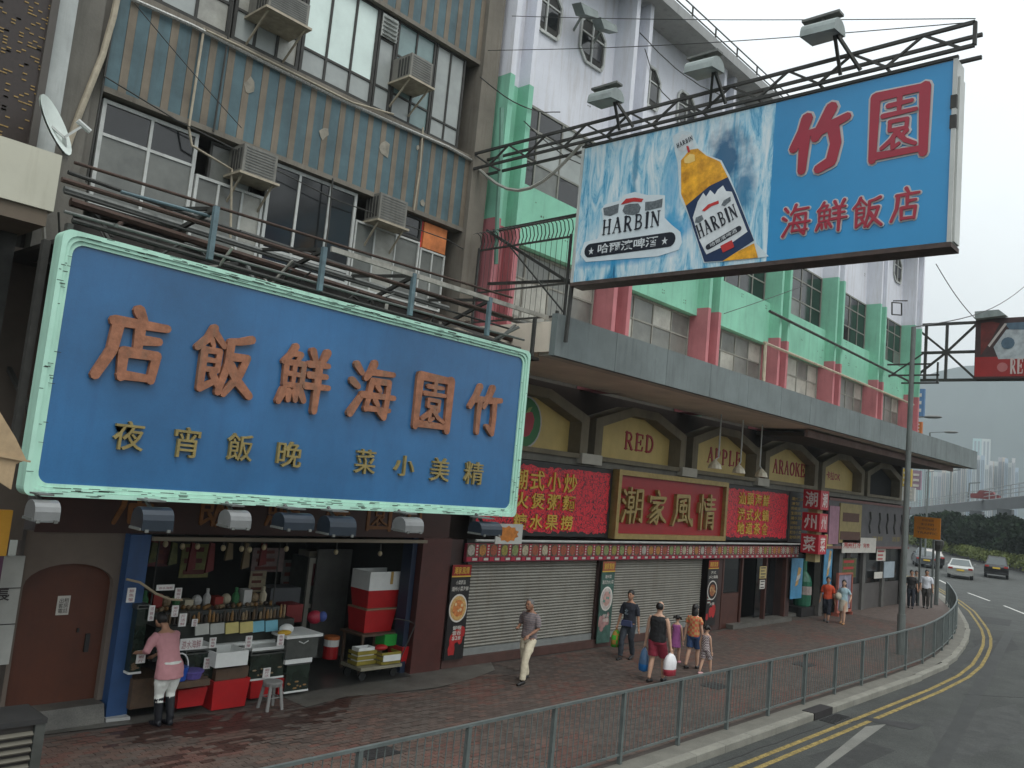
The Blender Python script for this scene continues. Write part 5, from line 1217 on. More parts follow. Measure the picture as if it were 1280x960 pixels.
# ================================================================== seafood stall in the open shop
m_tank = M('tank_glass', (.02,.035,.025), .15, .5, 3, spec=.6)
m_steel = M('dull_steel', (.13,.14,.13), .4, .25, 4, metal=.5)
m_foam = M('white_foam', (.66,.68,.66), .8, .06, 8)
m_redp = M('red_plastic', (.50,.012,.015), .45, .12, 4)
m_wood = M('wet_wood', (.12,.075,.045), .7, .3, 5)
m_shell = [M('shell_'+a, c, .6, .4, 30) for a, c in [('brown',(.16,.10,.05)),('tan',(.28,.20,.11)),('dark',(.06,.045,.03)),('ochre',(.3,.16,.05))]]
def boxt(name, label, bx, Y, depth, m, cat, group=None, open_top=False, taper=0.0, extra=None):
    x0, x1, z0, z1 = rect(*bx, Y); return box3(name, label, x0, x1, z0, z1, Y, depth, m, cat, group, open_top, taper)
def box3(name, label, x0, x1, z0, z1, Y, depth, m, cat, group=None, open_top=False, taper=0.0):
    t_ = taper; mb = MB()
    if not open_top:
        mb.add([(x0+t_,Y+t_,z0),(x1-t_,Y+t_,z0),(x1-t_,Y+depth-t_,z0),(x0+t_,Y+depth-t_,z0),(x0,Y,z1),(x1,Y,z1),(x1,Y+depth,z1),(x0,Y+depth,z1)], [(0,3,2,1),(4,5,6,7),(0,1,5,4),(1,2,6,5),(2,3,7,6),(3,0,4,7)])
    else:
        w_ = .03; zi = z0+(z1-z0)*.3
        vs = [(x0+t_,Y+t_,z0),(x1-t_,Y+t_,z0),(x1-t_,Y+depth-t_,z0),(x0+t_,Y+depth-t_,z0),(x0,Y,z1),(x1,Y,z1),(x1,Y+depth,z1),(x0,Y+depth,z1),
              (x0+w_,Y+w_,z1),(x1-w_,Y+w_,z1),(x1-w_,Y+depth-w_,z1),(x0+w_,Y+depth-w_,z1),(x0+w_+t_,Y+w_+t_,zi),(x1-w_-t_,Y+w_+t_,zi),(x1-w_-t_,Y+depth-w_-t_,zi),(x0+w_+t_,Y+depth-w_-t_,zi)]
        mb.add(vs, [(0,3,2,1),(0,1,5,4),(1,2,6,5),(2,3,7,6),(3,0,4,7),(4,5,9,8),(5,6,10,9),(6,7,11,10),(7,4,8,11),(8,9,13,12),(9,10,14,13),(10,11,15,14),(11,8,12,15),(12,13,14,15)])
    return tag(mb.build(name, m), label, cat, group)
def tankt(label, bx, Y, depth, lid=True, group='live fish tanks on the stall'):
    x0, x1, z0, z1 = rect(*bx, Y); t = thing('fish_tank', label, 'fish tank', ((x0+x1)/2, Y, z0), group=group)
    MB().box(x0+.015, Y+.01, z0+.03, x1-.015, Y+depth-.01, z1-.07).build('water_body', m_tank, t)
    MB().box(x0, Y, z0, x1, Y+depth, z0+.03).build('bottom_rim', m_foam, t)
    mb = MB(); ring(mb, [(x0,z1-.07),(x1,z1-.07),(x1,z1),(x0,z1)], [(x0+.02,z1-.05),(x1-.02,z1-.05),(x1-.02,z1-.02),(x0+.02,z1-.02)], Y-.004, Y+depth); mb.build('top_rim', m_steel, t)
    if lid: MB().box(x0+.03, Y+.02, z1+.002, x1-.03, Y+depth-.02, z1+.05).build('lid', m_foam, t)
    mb = MB(); q = random.Random(int(x0*100))
    for i in range(7):
        cx, cy, cz = q.uniform(x0+.06, x1-.06), Y+.02, q.uniform(z0+.06, z0+.2); mb.ell((cx, cy, cz), q.uniform(.03,.07), .02, .02, 6, 4)
    mb.build('fish', q.choice(m_shell), t, kind='stuff')
tankt('tall dark tank behind the stooping worker, just right of the blue pillar', (166,756,182,842), 12.95, .7, lid=False)
tankt('dark glass tank above the red tub and left of the foam box', (230,812,268,856), 12.95, .7)
tankt('dark green glass tank with a white lid right of the foam box', (312,813,356,849), 12.95, .7)
tankt('low glass tank under the steel cool box', (357,826,387,865), 12.95, .6, lid=False)
# long shelf with coloured boards and rows of shells
x0, x1, zs, z1 = rect(226, 780, 350, 812, 13.25)
t = thing('stall_shelf', 'stepped stall shelf carrying rows of shellfish behind the coloured boards', 'shelf', ((x0+x1)/2, 13.4, 0))
MB().box(6.7, 13.35, .75, 9.3, 14.1, 1.28).build('counter', M('dark_counter', (.035,.04,.032), .4, .3, 3), t)
MB().box(6.75, 13.26, .90, 9.25, 13.34, .95).build('white_edge', m_foam, t)
MB().box(6.7, 13.8, 1.35, 9.3, 14.6, 1.42).build('back_tray', m_steel, t)
q = random.Random(4)
for i in range(34):
    x = 6.85+i*.07; h_ = q.uniform(.10,.2)
    mb = MB(); mb.lathe((x, 13.5+q.uniform(-.02,.02), 1.285), [(.028,0),(.03,.08),(.022,h_),(.012,h_+.03)], 6); mb.build('shell_jar', q.choice(m_shell), t)
for i in range(30):
    x = 6.9+i*.08; mb = MB(); mb.ell((x, 13.95+q.uniform(-.1,.1), 1.46), .045, .05, .04, 6, 4); mb.build('shellfish', q.choice(m_shell), t)
for i in range(13):
    x = 6.85+i*.19; zb_ = 1.95+.0*q.random(); mb = MB()
    if i % 3 == 0: mb.lathe((x, 14.2, 1.43), [(.06,0),(.07,.16),(.03,.22),(.03,.3)], 8)
    elif i % 3 == 1: mb.box(x-.08, 14.1, 1.43, x+.08, 14.3, 1.43+q.uniform(.12,.3))
    else: mb.ell((x, 14.2, 1.53), .09, .09, .1, 8, 6)
    mb.build('stock_item', q.choice([M('stock_red', (.35,.03,.02)), M('stock_cream', (.5,.45,.32)), M('stock_green', (.05,.22,.08)), M('stock_white', (.5,.5,.48)), m_shell[1]]), t)
for i in range(7):
    x = 7.0+i*.36; h_ = q.uniform(.25,.5); mb = MB(); mb.prism([(x-.07,14.4,2.45-h_),(x+.08,14.4,2.45-h_*.9),(x+.05,14.4,2.5),(x-.04,14.4,2.52)], (0,.06,0)); mb.build('hanging_packet', q.choice([M('packet_tan', (.20,.15,.08)), M('packet_red', (.18,.02,.02)), M('olive_paper', (.10,.11,.02))]), t)
for i in range(8): MB().box(6.72+i*.33, 13.7, 1.28, 6.74+i*.33, 13.72, 2.7).build('shelf_post', m_iron, t) if i in (0, 7) else None
names = ['pale grey', 'white', 'yellow', 'yellow', 'sky blue', 'sky blue']; cols = [(.45,.46,.42),(.58,.58,.55),(.55,.47,.16),(.55,.47,.16),(.16,.44,.55),(.16,.44,.55)]
labs = ['pale grey board at the left end of the row of coloured boards on the stall', 'white board second in the row of coloured boards on the stall', 'yellow board beside the white board on the stall', 'yellow board beside the sky blue boards on the stall', 'sky blue board next to the yellow boards on the stall', 'sky blue board at the right end of the row of coloured boards']
for i, (a, b) in enumerate([(245,262),(264,281),(283,299),(301,317),(317,331),(333,348)]):
    yy = 793-i*.9; box = rect(a, yy-12, b, yy+.8, 13.2)
    mb = MB(); P = [(box[0],13.2,box[2]),(box[1],13.2,box[2]+.01),(box[1],13.24,box[3]+.01),(box[0],13.24,box[3])]; mb.prism(P, (0,.025,.0)); tag(mb.build('coloured_board', M('board_'+names[i].replace(' ','_'), cols[i], .6, .1, 6)), labs[i], 'board', 'coloured boards along the stall shelf')
# price tags
def ptag(bx, Y, lab):
    x0, x1, z0, z1 = rect(*bx, Y); mb = MB(); mb.use(M('tag_white', (.66,.66,.64))).box(x0, Y, z0, x1, Y+.015, z1); mb.use(M('tag_ink', (.35,.10,.12)))
    w_, h = x1-x0, z1-z0; k = 3 if h > w_ else 1
    for i in range(k): text(mb, FY(Y), '鮮活斤蝦蟹魚'[(int(x0*37)+i) % 6], x0+w_*.2, z0+h*(.08+i/k*.9), w_*.6, h/k*.7, lift=.004)
    return tag(mb.build('price_tag', None), lab, 'price tag', 'white price tags on the stall')
for bx, lab in [((159,735,169,753),'price tag at the left end just right of the blue pillar'), ((219,735,227,750),'price tag above the worker at the end of the cord'),
    ((186,757,193,776),'price tag above the worker\'s left shoulder'), ((215,757,223,771),'price tag right above the worker\'s head'), ((224,767,233,783),'price tag between the worker\'s head and the grey board'),
    ((240,774,247,783),'small tag touching the pale grey board'), ((171,813,182,829),'price tag low on the tank left of the worker'), ((262,797,270,810),'price tag on the white edge above the foam box'),
    ((307,795,315,810),'price tag on the white edge left of the lidded tank'), ((347,793,355,807),'price tag beside the steel cool box'), ((255,822,263,836),'price tag on the tank left of the foam box'), ((329,835,338,847),'price tag at the foot of the lidded green tank')]: ptag(bx, 12.9, lab)
for bx, lab in [((225,798,253,812),'wide white card with red writing beside the worker\'s arm'), ((196,731,218,738),'narrow white card hanging above the worker')]:
    x0, x1, z0, z1 = rect(*bx, 12.9); mb = MB(); mb.use(M('tag_white')).box(x0, 12.9, z0, x1, 12.92, z1); mb.use(M('tag_ink')); text(mb, FY(12.9), '游水海鮮', x0+.03, z0+.02, x1-x0-.06, z1-z0-.05, lift=.004); tag(mb.build('price_card', None), lab, 'price card')
# tubs, boxes
boxt('foam_box', 'open white foam box on top of the red tub in the middle of the stall', (270,815,310,833), 12.7, .55, m_foam, 'foam box', open_top=True)
boxt('plastic_tub', 'red tub on the ground under the purple basket beside the worker', (222,861,258,884), 12.8, .6, m_redp, 'tub', 'red tubs under the stall', True, .03)
x0, x1, z0, z1 = rect(266, 850, 311, 880, 12.75)
box3('plastic_tub', 'large red tub on the ground under the white foam box', x0, x1, 0.02, z1, 12.75, .6, m_redp, 'tub', 'red tubs under the stall', True, .03)
boxt('tank_stand', 'dark crate between the foam box and the large red tub', (270,835,310,852), 12.85, .5, m_wood, 'crate')
boxt('plastic_tub', 'red tub on the ground behind the grey plastic stool', (313,850,346,872), 12.95, .6, m_redp, 'tub', 'red tubs under the stall', True, .03)
boxt('plastic_tub', 'small red corner of a tub between the stool and the low tank', (348,848,356,868), 13.0, .5, m_redp, 'tub', 'red tubs under the stall', True, .02)
t = thing('cool_box', 'grey steel cool box with a flat white lid at the right end of the stall', 'cool box', (9.3, 13, .9))
x0, x1, z0, z1 = rect(358, 797, 397, 823, 12.9)
MB().box(x0, 12.9, z0, x1, 13.5, z1).build('body', m_steel, t); MB().box(x0-.04, 12.86, z1+.002, x1+.06, 13.54, z1+.05).build('lid', m_foam, t)
mb = MB(); mb.tube([((x0+x1)/2-.1,12.88,z1-.06),((x0+x1)/2,12.87,z1-.1),((x0+x1)/2+.1,12.88,z1-.06)], .01, 5); mb.build('handle', m_alu, t)
boxt('foam_slab', 'thin white foam slab under the steel cool box', (357,823,390,829), 12.9, .5, m_foam, 'foam slab')
x0_, x1_, z0_, z1_ = rect(350, 782, 366, 793, 13.0)
mb = MB(); mb.sm = True; mb.use(m_foam).ell((x0_+.2, 13.1, z1+.13), .14, .1, .09); mb.use(M('yellow_peel', (.6,.36,.03))).ell((x0_+.1, 13.0, z1+.09), .14, .08, .045); tag(mb.build('food_bag', None), 'white and yellow plastic bag lying on the white cool box lid', 'bag')
mb = MB(); mb.sm = True; mb.use(M('bag_red', (.4,.02,.05), .5, .4, 20)).ell((10.0, 13.7, 1.2), .16, .12, .13); mb.use(M('bag_blue', (.06,.10,.35))).ell((10.12, 13.62, 1.22), .09, .08, .10); tag(mb.build('striped_bag', None), 'red, white and blue carrier bag behind the cool box', 'bag')
# worker's bucket and basket
x0, x1, z0, z1 = rect(220, 835, 233, 852, 12.65); c = ((x0+x1)/2, 12.75, z0)
t = thing('bucket', 'blue bucket with a pale hoop handle beside the worker', 'bucket', c)
MB().lathe(c, [(.12,0),(.15,z1-z0)], 14).build('body', M('bucket_blue', (.015,.09,.45), .4), t); mb = MB(); mb.tube([(c[0]+.15*math.cos(a*.35), c[1], z1+.2*math.sin(a*.35)) for a in range(0, 10)], .012, 5); mb.build('handle', m_foam, t)
x0, x1, z0, z1 = rect(233, 840, 255, 856, 12.65); c = ((x0+x1)/2, 12.8, z0)
t = thing('basket', 'purple plastic basket on the plank beside the blue bucket', 'basket', c)
MB().lathe(c, [(.13,0),(.18,(z1-z0)*.9),(.195,(z1-z0)*.9),(.195,z1-z0)], 16).build('body', M('basket_purple', (.13,.10,.38), .5, .2, 20), t)
boxt('plank', 'wet wooden plank carrying the bucket and basket above the red tub', (205,852,262,860), 12.6, .7, m_wood, 'plank')
boxt('crate', 'dark wooden crate at the foot of the tank left of the worker', (165,848,205,884), 13.0, .7, m_wood, 'crate')
# grey plastic stool
g_ = PZ(334, 890, 0); sx, sy = PZ(337,886,0).x, PZ(337,886,0).y
t = thing('plastic_stool', 'grey round plastic stool standing in front of the stall', 'stool', (sx, sy, 0))
ms = M('grey_plastic', (.26,.26,.25), .5, .12, 5)
MB().lathe((sx, sy, .43), [(.15,-.05),(.165,0),(.165,.02),(.15,.03)], 18).build('seat', ms, t)
for a in (45, 135, 225, 315):
    dx, dy = math.cos(R(a)), math.sin(R(a)); MB().bar((sx+dx*.20, sy+dy*.20, 0), (sx+dx*.13, sy+dy*.13, .42), .05, .03).build('leg', ms, t)
mb = MB(); mb.tube([(sx+.16*math.cos(R(a)), sy+.16*math.sin(R(a)), .2) for a in range(45, 406, 90)], .01, 5); mb.build('stretcher', ms, t)
# white slab at the foot of the blue pillar
P = [PZ(x, y, .05) for x, y in [(114,886),(146,885),(163,896),(133,899)]]; MB().prism(P, (0,0,-.045)).build('floor_slab', M('pale_slab', (.42,.43,.42), .5, .1, 4), None); tag([o for o in COL.objects if o.name.startswith('floor_slab')][0], 'white slab lying on the ground at the foot of the blue pillar', 'slab')
# fridge
x0, x1, z0, z1 = rect(381, 697, 431, 800, 15.3); z0 = 0
t = thing('drinks_fridge', 'upright drinks fridge with a pale frame inside the shop', 'fridge', ((x0+x1)/2, 15.5, 0))
MB().box(x0, 15.34, .05, x1, 15.95, z1).build('cabinet', m_steel, t)
mb = MB(); ring(mb, [(x0,.1),(x1,.1),(x1,z1),(x0,z1)], [(x0+.1,.3),(x1-.1,.3),(x1-.1,z1-.12),(x0+.1,z1-.12)], 15.28, 15.338); mb.box(x0+.1, 15.29, z1*.5, x1-.1, 15.336, z1*.5+.08); mb.build('door_frame', M('fridge_frame', (.34,.33,.28), .5), t)
MB().box(x0+.1, 15.32, z1*.72, x1-.1, 15.336, z1-.12).build('red_card', M('fridge_red', (.14,.02,.03), .4, .4, 6), t)
for i in range(7): MB().lathe((x0+.2+i*(x1-x0-.4)/6, 15.3, z1*.54), [(.05,0),(.05,.2),(.02,.3)], 8).build('bottle', M('fridge_bottle', (.06,.10,.09), .3), t)
MB().box(x0+.4, 15.32, .35, x1-.12, 15.336, z1*.48).build('lower_panel', M('fridge_panel', (.12,.20,.19), .4, .2, 3), t)
for i in range(2): box3('foam_tray', ['left foam tray on top of the drinks fridge', 'right foam tray on top of the drinks fridge'][i], x0+.05+i*(x1-x0)*.52, x0+.0+(x1-x0)*(.45+i*.52), z1+.005, z1+.12, 15.4, .4, M('foam_dim', (.30,.28,.22)), 'foam tray')
# stack at the right
XA0, XA1, _, _ = rect(459, 748, 502, 750, 13.75)
XB0 = XA0-.02
t = thing('work_table', 'low dark table under the stack of red boxes', 'table', ((XA0+XA1)/2, 13.8, 0))
zt = rect(455, 785, 500, 790, 13.75)[2]
MB().box(XA0-.1, 13.65, zt-.05, XA1+.2, 14.4, zt-.005).build('table_top', m_wood, t)
for x in (XA0-.05, XA1+.1):
    for y in (13.7, 14.3): MB().box(x, y, 0, x+.05, y+.05, zt-.05).build('leg', m_wood, t)
zz = [rect(455,a,500,a+1,13.75)[3] for a in (786, 762, 738, 715)]
box3('plastic_box', 'red plastic box at the bottom of the stack on the low table', XA0, XA1-.12, zt, zz[1]-.005, 13.75, .6, m_redp, 'box', 'stack of boxes on the low table', False, .05)
box3('plastic_box', 'red plastic box in the middle of the stack under the white foam box', XA0+.02, XA1+.03, zz[1]+.03, zz[2]-.003, 13.75, .6, m_redp, 'box', 'stack of boxes on the low table', False, .05)
box3('tray', 'thin pale tray between the two red boxes of the stack', XA0, XA1+.1, zz[1]+.0, zz[1]+.027, 13.72, .64, M('tray_tan', (.30,.22,.13)), 'tray')
o = box3('foam_box', 'white foam box with yellow tape topmost of the stack', XA0+.02, XA1+.05, zz[2], zz[3], 13.75, .6, m_foam, 'foam box', 'stack of boxes on the low table', True)
MB().box((XA0+XA1)/2+.1, 13.744, zz[2]+.12, (XA0+XA1)/2+.17, 13.75, zz[3]+.002).build('tape', M('tape_yellow', (.5,.32,.08)), o)
# drum, trolley, crates
x0, x1, z0, z1 = rect(412, 797, 430, 825, 14.2); t = thing('paint_drum', 'red and white drum with an orange lid on the shop floor', 'drum', ((x0+x1)/2, 14.35, 0))
r_ = (x1-x0)/2*.85; cc = ((x0+x1)/2, 14.4, max(0, z0)); H_ = z1-max(0, z0)
MB().lathe(cc, [(r_,0),(r_,H_*.55)], 14).build('body', m_redp, t); MB().lathe((cc[0],cc[1],cc[2]+H_*.55), [(r_+.003,.001),(r_+.003,H_*.3)], 14).build('band', m_foam, t); MB().lathe((cc[0],cc[1],cc[2]+H_*.85), [(r_+.01,.002),(r_+.01,H_*.13),(r_-.03,H_*.15)], 14).build('lid', M('orange_lid', (.5,.14,.03)), t)
x0, x1, z0, z1 = rect(452, 826, 500, 836, 13.2)
t = thing('trolley', 'low flat trolley on small wheels with a thin bent handle', 'trolley', ((x0+x1)/2, 13.4, 0))
MB().box(x0, 13.2, .2, x1+.05, 13.85, .26).build('deck', M('trolley_deck', (.3,.28,.2), .6), t)
for x in (x0+.1, x1-.1):
    for y in (13.28, 13.75): MB().tube([(x, y-.02, .09), (x, y+.02, .09)], .085, 10).build('wheel', m_black, t)
mb = MB(); mb.tube([(x1+.05,13.3,.26),(x1+.35,13.25,1.0),(x1+.2,13.3,1.08),(x1,13.5,1.1)], .012, 5); mb.build('handle', m_iron, t)
def crate_slats(name, label, x0, x1, z0, z1, Y, depth, m):
    t = thing(name, label, 'crate', ((x0+x1)/2, Y, z0))
    for i in range(3):
        z = z0+(z1-z0)*(i+.1)/3; h = (z1-z0)*.24
        MB().box(x0, Y, z, x1, Y+.02, z+h).build('slat', m, t); MB().box(x0, Y+.022, z+.004, x0+.02, Y+depth, z+h-.004).build('slat', m, t); MB().box(x1-.02, Y+.022, z+.004, x1, Y+depth, z+h-.004).build('slat', m, t)
    MB().box(x0+.02, Y+.02, z0, x1-.02, Y+depth, z0+.02).build('base', m, t); return t
mol = M('olive_plastic', (.30,.24,.03), .5, .2, 5)
w_ = (x1-x0)
crate_slats('plastic_crate', 'olive yellow plastic crate on the front of the trolley', x0+w_*.5, x1, .27, .52, 13.2, .3, mol)
crate_slats('plastic_crate', 'olive crate holding a white foam liner on the left of the trolley', x0, x0+w_*.48, .27, .56, 13.35, .3, mol)
box3('foam_box', 'white foam liner inside the left olive crate on the trolley', x0+.04, x0+w_*.44, .3, .6, 13.38, .22, m_foam, 'foam box', None, True)
box3('foam_slab', 'white and amber foam slab leaning on the front of the trolley crate', x0+w_*.52, x1-.03, .34, .46, 13.17, .02, m_foam, 'foam slab')
mb = MB(); mb.sm = True; mb.ell((x0+w_*.62, 13.4, .57), .16, .1, .06); tag(mb.build('red_bag', m_redp), 'crumpled red bag on the trolley crate', 'bag')
xa, xb, za, zb = rect(502, 808, 527, 830, 13.35); box3('plastic_tub', 'red basket beside the brown tiled pillar', xa, xb, max(.06,za), zb, 13.35, .5, m_redp, 'tub', None, True, .06)
xa, xb, za, zb = rect(481, 793, 501, 807, 13.6); box3('green_box', 'bright green and orange box behind the trolley', xa, xb, za, zb, 13.6, .3, M('bright_green', (.02,.40,.05)), 'box')
# things hanging in the shop
mb = MB(); mb.tube([PY(*q, 12.9) for q in [(158,724),(175,728),(195,742),(212,749),(228,750)]], .02, 6); tag(mb.build('power_cable', M('cord_tan', (.4,.33,.22))), 'pale cord sagging from the blue pillar over the stall', 'cable')
for bx, Y, c_, lab in [((160,672,180,722),13.2,(.34,.35,.30),'pale rolled blind just right of the blue pillar'), ((185,672,212,708),14.5,(.10,.012,.015),'dark red poster deep in the shop'), ((226,680,262,722),14.8,(.20,.19,.05),'olive yellow poster with two red columns deep in the shop'),
    ((315,685,355,715),15.5,(.20,.14,.13),'collage poster on the back wall of the shop'), ((312,714,332,740),15.3,(.30,.25,.16),'cream notice on the back wall of the shop'), ((316,742,326,752),15.3,(.2,.10,.03),'small orange card under the cream notice'), ((352,700,380,735),16.0,(.14,.14,.13),'dim grey panel beside the drinks fridge')]:
    m_ = M('print_%d_%d' % (bx[0], bx[1]), c_, .6, .35, 8); poster(lab, bx, Y, m_, None if c_[0] > .3 else lines(M('dark_red_ink', (.14,.03,.02)), 3))
boxt('storage_box', 'grey storage box on the back shelf of the shop', (338,735,375,757), 15, .5, M('grey_box', (.12,.13,.14)), 'box')
boxt('red_box', 'dark red plastic box behind the cool box', (358,756,378,778), 14.2, .4, M('dim_red', (.24,.02,.02)), 'box')
BL = ['leftmost bare bulb over the shop opening beside the pale blind','second bare bulb from the left over the shop opening','third bare bulb from the left over the shop opening','bare bulb above the olive yellow poster','fifth bare bulb over the shop opening, left of a close pair','left bare bulb of the close pair over the shop opening','right bare bulb of the close pair over the shop opening','bare bulb just left of the collage poster','bare bulb above the right edge of the collage poster','bare bulb above the drinks fridge','rightmost bare bulb over the shop opening above the stacked boxes']
for i, (x, y) in enumerate([(175,680),(207,680),(228,683),(247,683),(279,685),(302,686),(312,687),(330,684),(358,686),(420,690),(475,692)]):
    c = PY(x, y, 13.6); t = thing('bare_bulb', BL[i], 'bulb', c, group='bare bulbs along the shop opening')
    b_ = MB(); b_.sm = True; b_.ell(c, .045, .045, .055, 8, 6); b_.build('glass', M('bulb_glass', (.5,.42,.25), .3), t); MB().tube([c+Vector((0,0,.05)), c+Vector((0,0,.2))], .018, 6).build('socket', m_iron, t)
MB().box(6.3, 13.02, 2.70, 12.1, 13.1, 2.76).build('lintel_rail', M('rail_tan', (.26,.22,.16)), T)
# louvred metal box in the near left corner
x0, x1, z0, z1 = rect(-40, 910, 47, 985, 10.6)
t = thing('louvred_box', 'metal box with pale horizontal louvres cut by the bottom left corner of the picture', 'cabinet', ((x0+x1)/2, 10.6, 0))
MB().box(x0, 10.62, 0, x1, 11.2, z1).build('body', M('box_dark', (.07,.06,.055)), t); MB().box(x1-.09, 10.56, 0, x1+.02, 10.62, z1).build('corner_post', m_steel, t); MB().box(x0, 10.55, z1, x1+.03, 11.2, z1+.06).build('top', m_dark, t)
for i in range(8): MB().bar((x0, 10.58, z1-.1-i*.09), (x1-.1, 10.58, z1-.1-i*.09), .02, .06, up=Vector((0,1,.6))).build('louvre', M('louvre_pale', (.16,.15,.12), .5), t)
# white back partition pieces on the right side of the shop
MB().box(11.0, 15.2, 0, 11.9, 15.25, 2.3).build('pale_partition', M('pale_partition', (.13,.13,.12), .7, .3, 2), T)
mb = MB(); mb.box(11.75, 13.9, 0, 11.95, 14.0, 1.5); mb.build('plank_upright', M('tan_board', (.22,.15,.09)), T)
# ================================================================== people
SK1 = M('skin', (.46,.25,.16), .6, .06, 8, spec=.3); SK2 = M('skin_pale', (.55,.34,.24), .6, .06, 8, spec=.3)
m_hair = M('black_hair', (.010,.008,.007), .5, .3, 30); m_ghair = M('grey_hair', (.16,.155,.15), .6, .3, 40)
def remesh(o, vox):
    m = o.modifiers.new('remesh', 'REMESH'); m.mode = 'VOXEL'; m.voxel_size = vox; m.use_smooth_shade = True
    s_ = o.modifiers.new('smooth', 'SMOOTH'); s_.factor = .5; s_.iterations = 3
_tx = bpy.data.textures.new('cloth_folds', 'CLOUDS'); _tx.noise_scale = .11; _tx.noise_depth = 2
def folds(o, k=.022):
    d = o.modifiers.new('folds', 'DISPLACE'); d.texture = _tx; d.strength = k; d.mid_level = .5; d.texture_coords = 'LOCAL'
def rings(mb, prof, n=14):
    """prof: (x, y, z, rx, ry) horizontal ellipses, x forward, y left"""
    vs = []; fs = []
    for (x, y, z, rx_, ry_) in prof:
        for k in range(n):
            t = 2*math.pi*k/n; vs.append((x+rx_*math.cos(t), y+ry_*math.sin(t), z))
    for i in range(len(prof)-1):
        for k in range(n): fs.append((i*n+k, i*n+(k+1)%n, (i+1)*n+(k+1)%n, (i+1)*n+k))
    fs.append(tuple(range(n-1,-1,-1))); fs.append(tuple(range((len(prof)-1)*n, len(prof)*n)))
    mb.add(vs, fs)
def stripe_mat(name, a, b, axis, sc):
    if name in MATS: return MATS[name]
    m = bpy.data.materials.new(name); m.use_nodes = True; n = m.node_tree; bs = n.nodes['Principled BSDF']; bs.inputs['Roughness'].default_value = .85
    g = n.nodes.new('ShaderNodeTexCoord'); w_ = n.nodes.new('ShaderNodeTexWave' if axis != 'C' else 'ShaderNodeTexChecker')
    if axis != 'C': w_.inputs['Scale'].default_value = sc; w_.bands_direction = axis; w_.inputs['Distortion'].default_value = 1.5; out_ = w_.outputs['Fac']
    else: w_.inputs['Scale'].default_value = sc; out_ = w_.outputs['Fac']
    mx_ = n.nodes.new('ShaderNodeMix'); mx_.data_type = 'RGBA'; mx_.inputs['A'].default_value = (*a, 1); mx_.inputs['B'].default_value = (*b, 1)
    n.links.new(g.outputs['Object'], w_.inputs['Vector']); n.links.new(out_, mx_.inputs['Factor']); n.links.new(mx_.outputs['Result'], bs.inputs['Base Color'])
    MATS[name] = m; return m
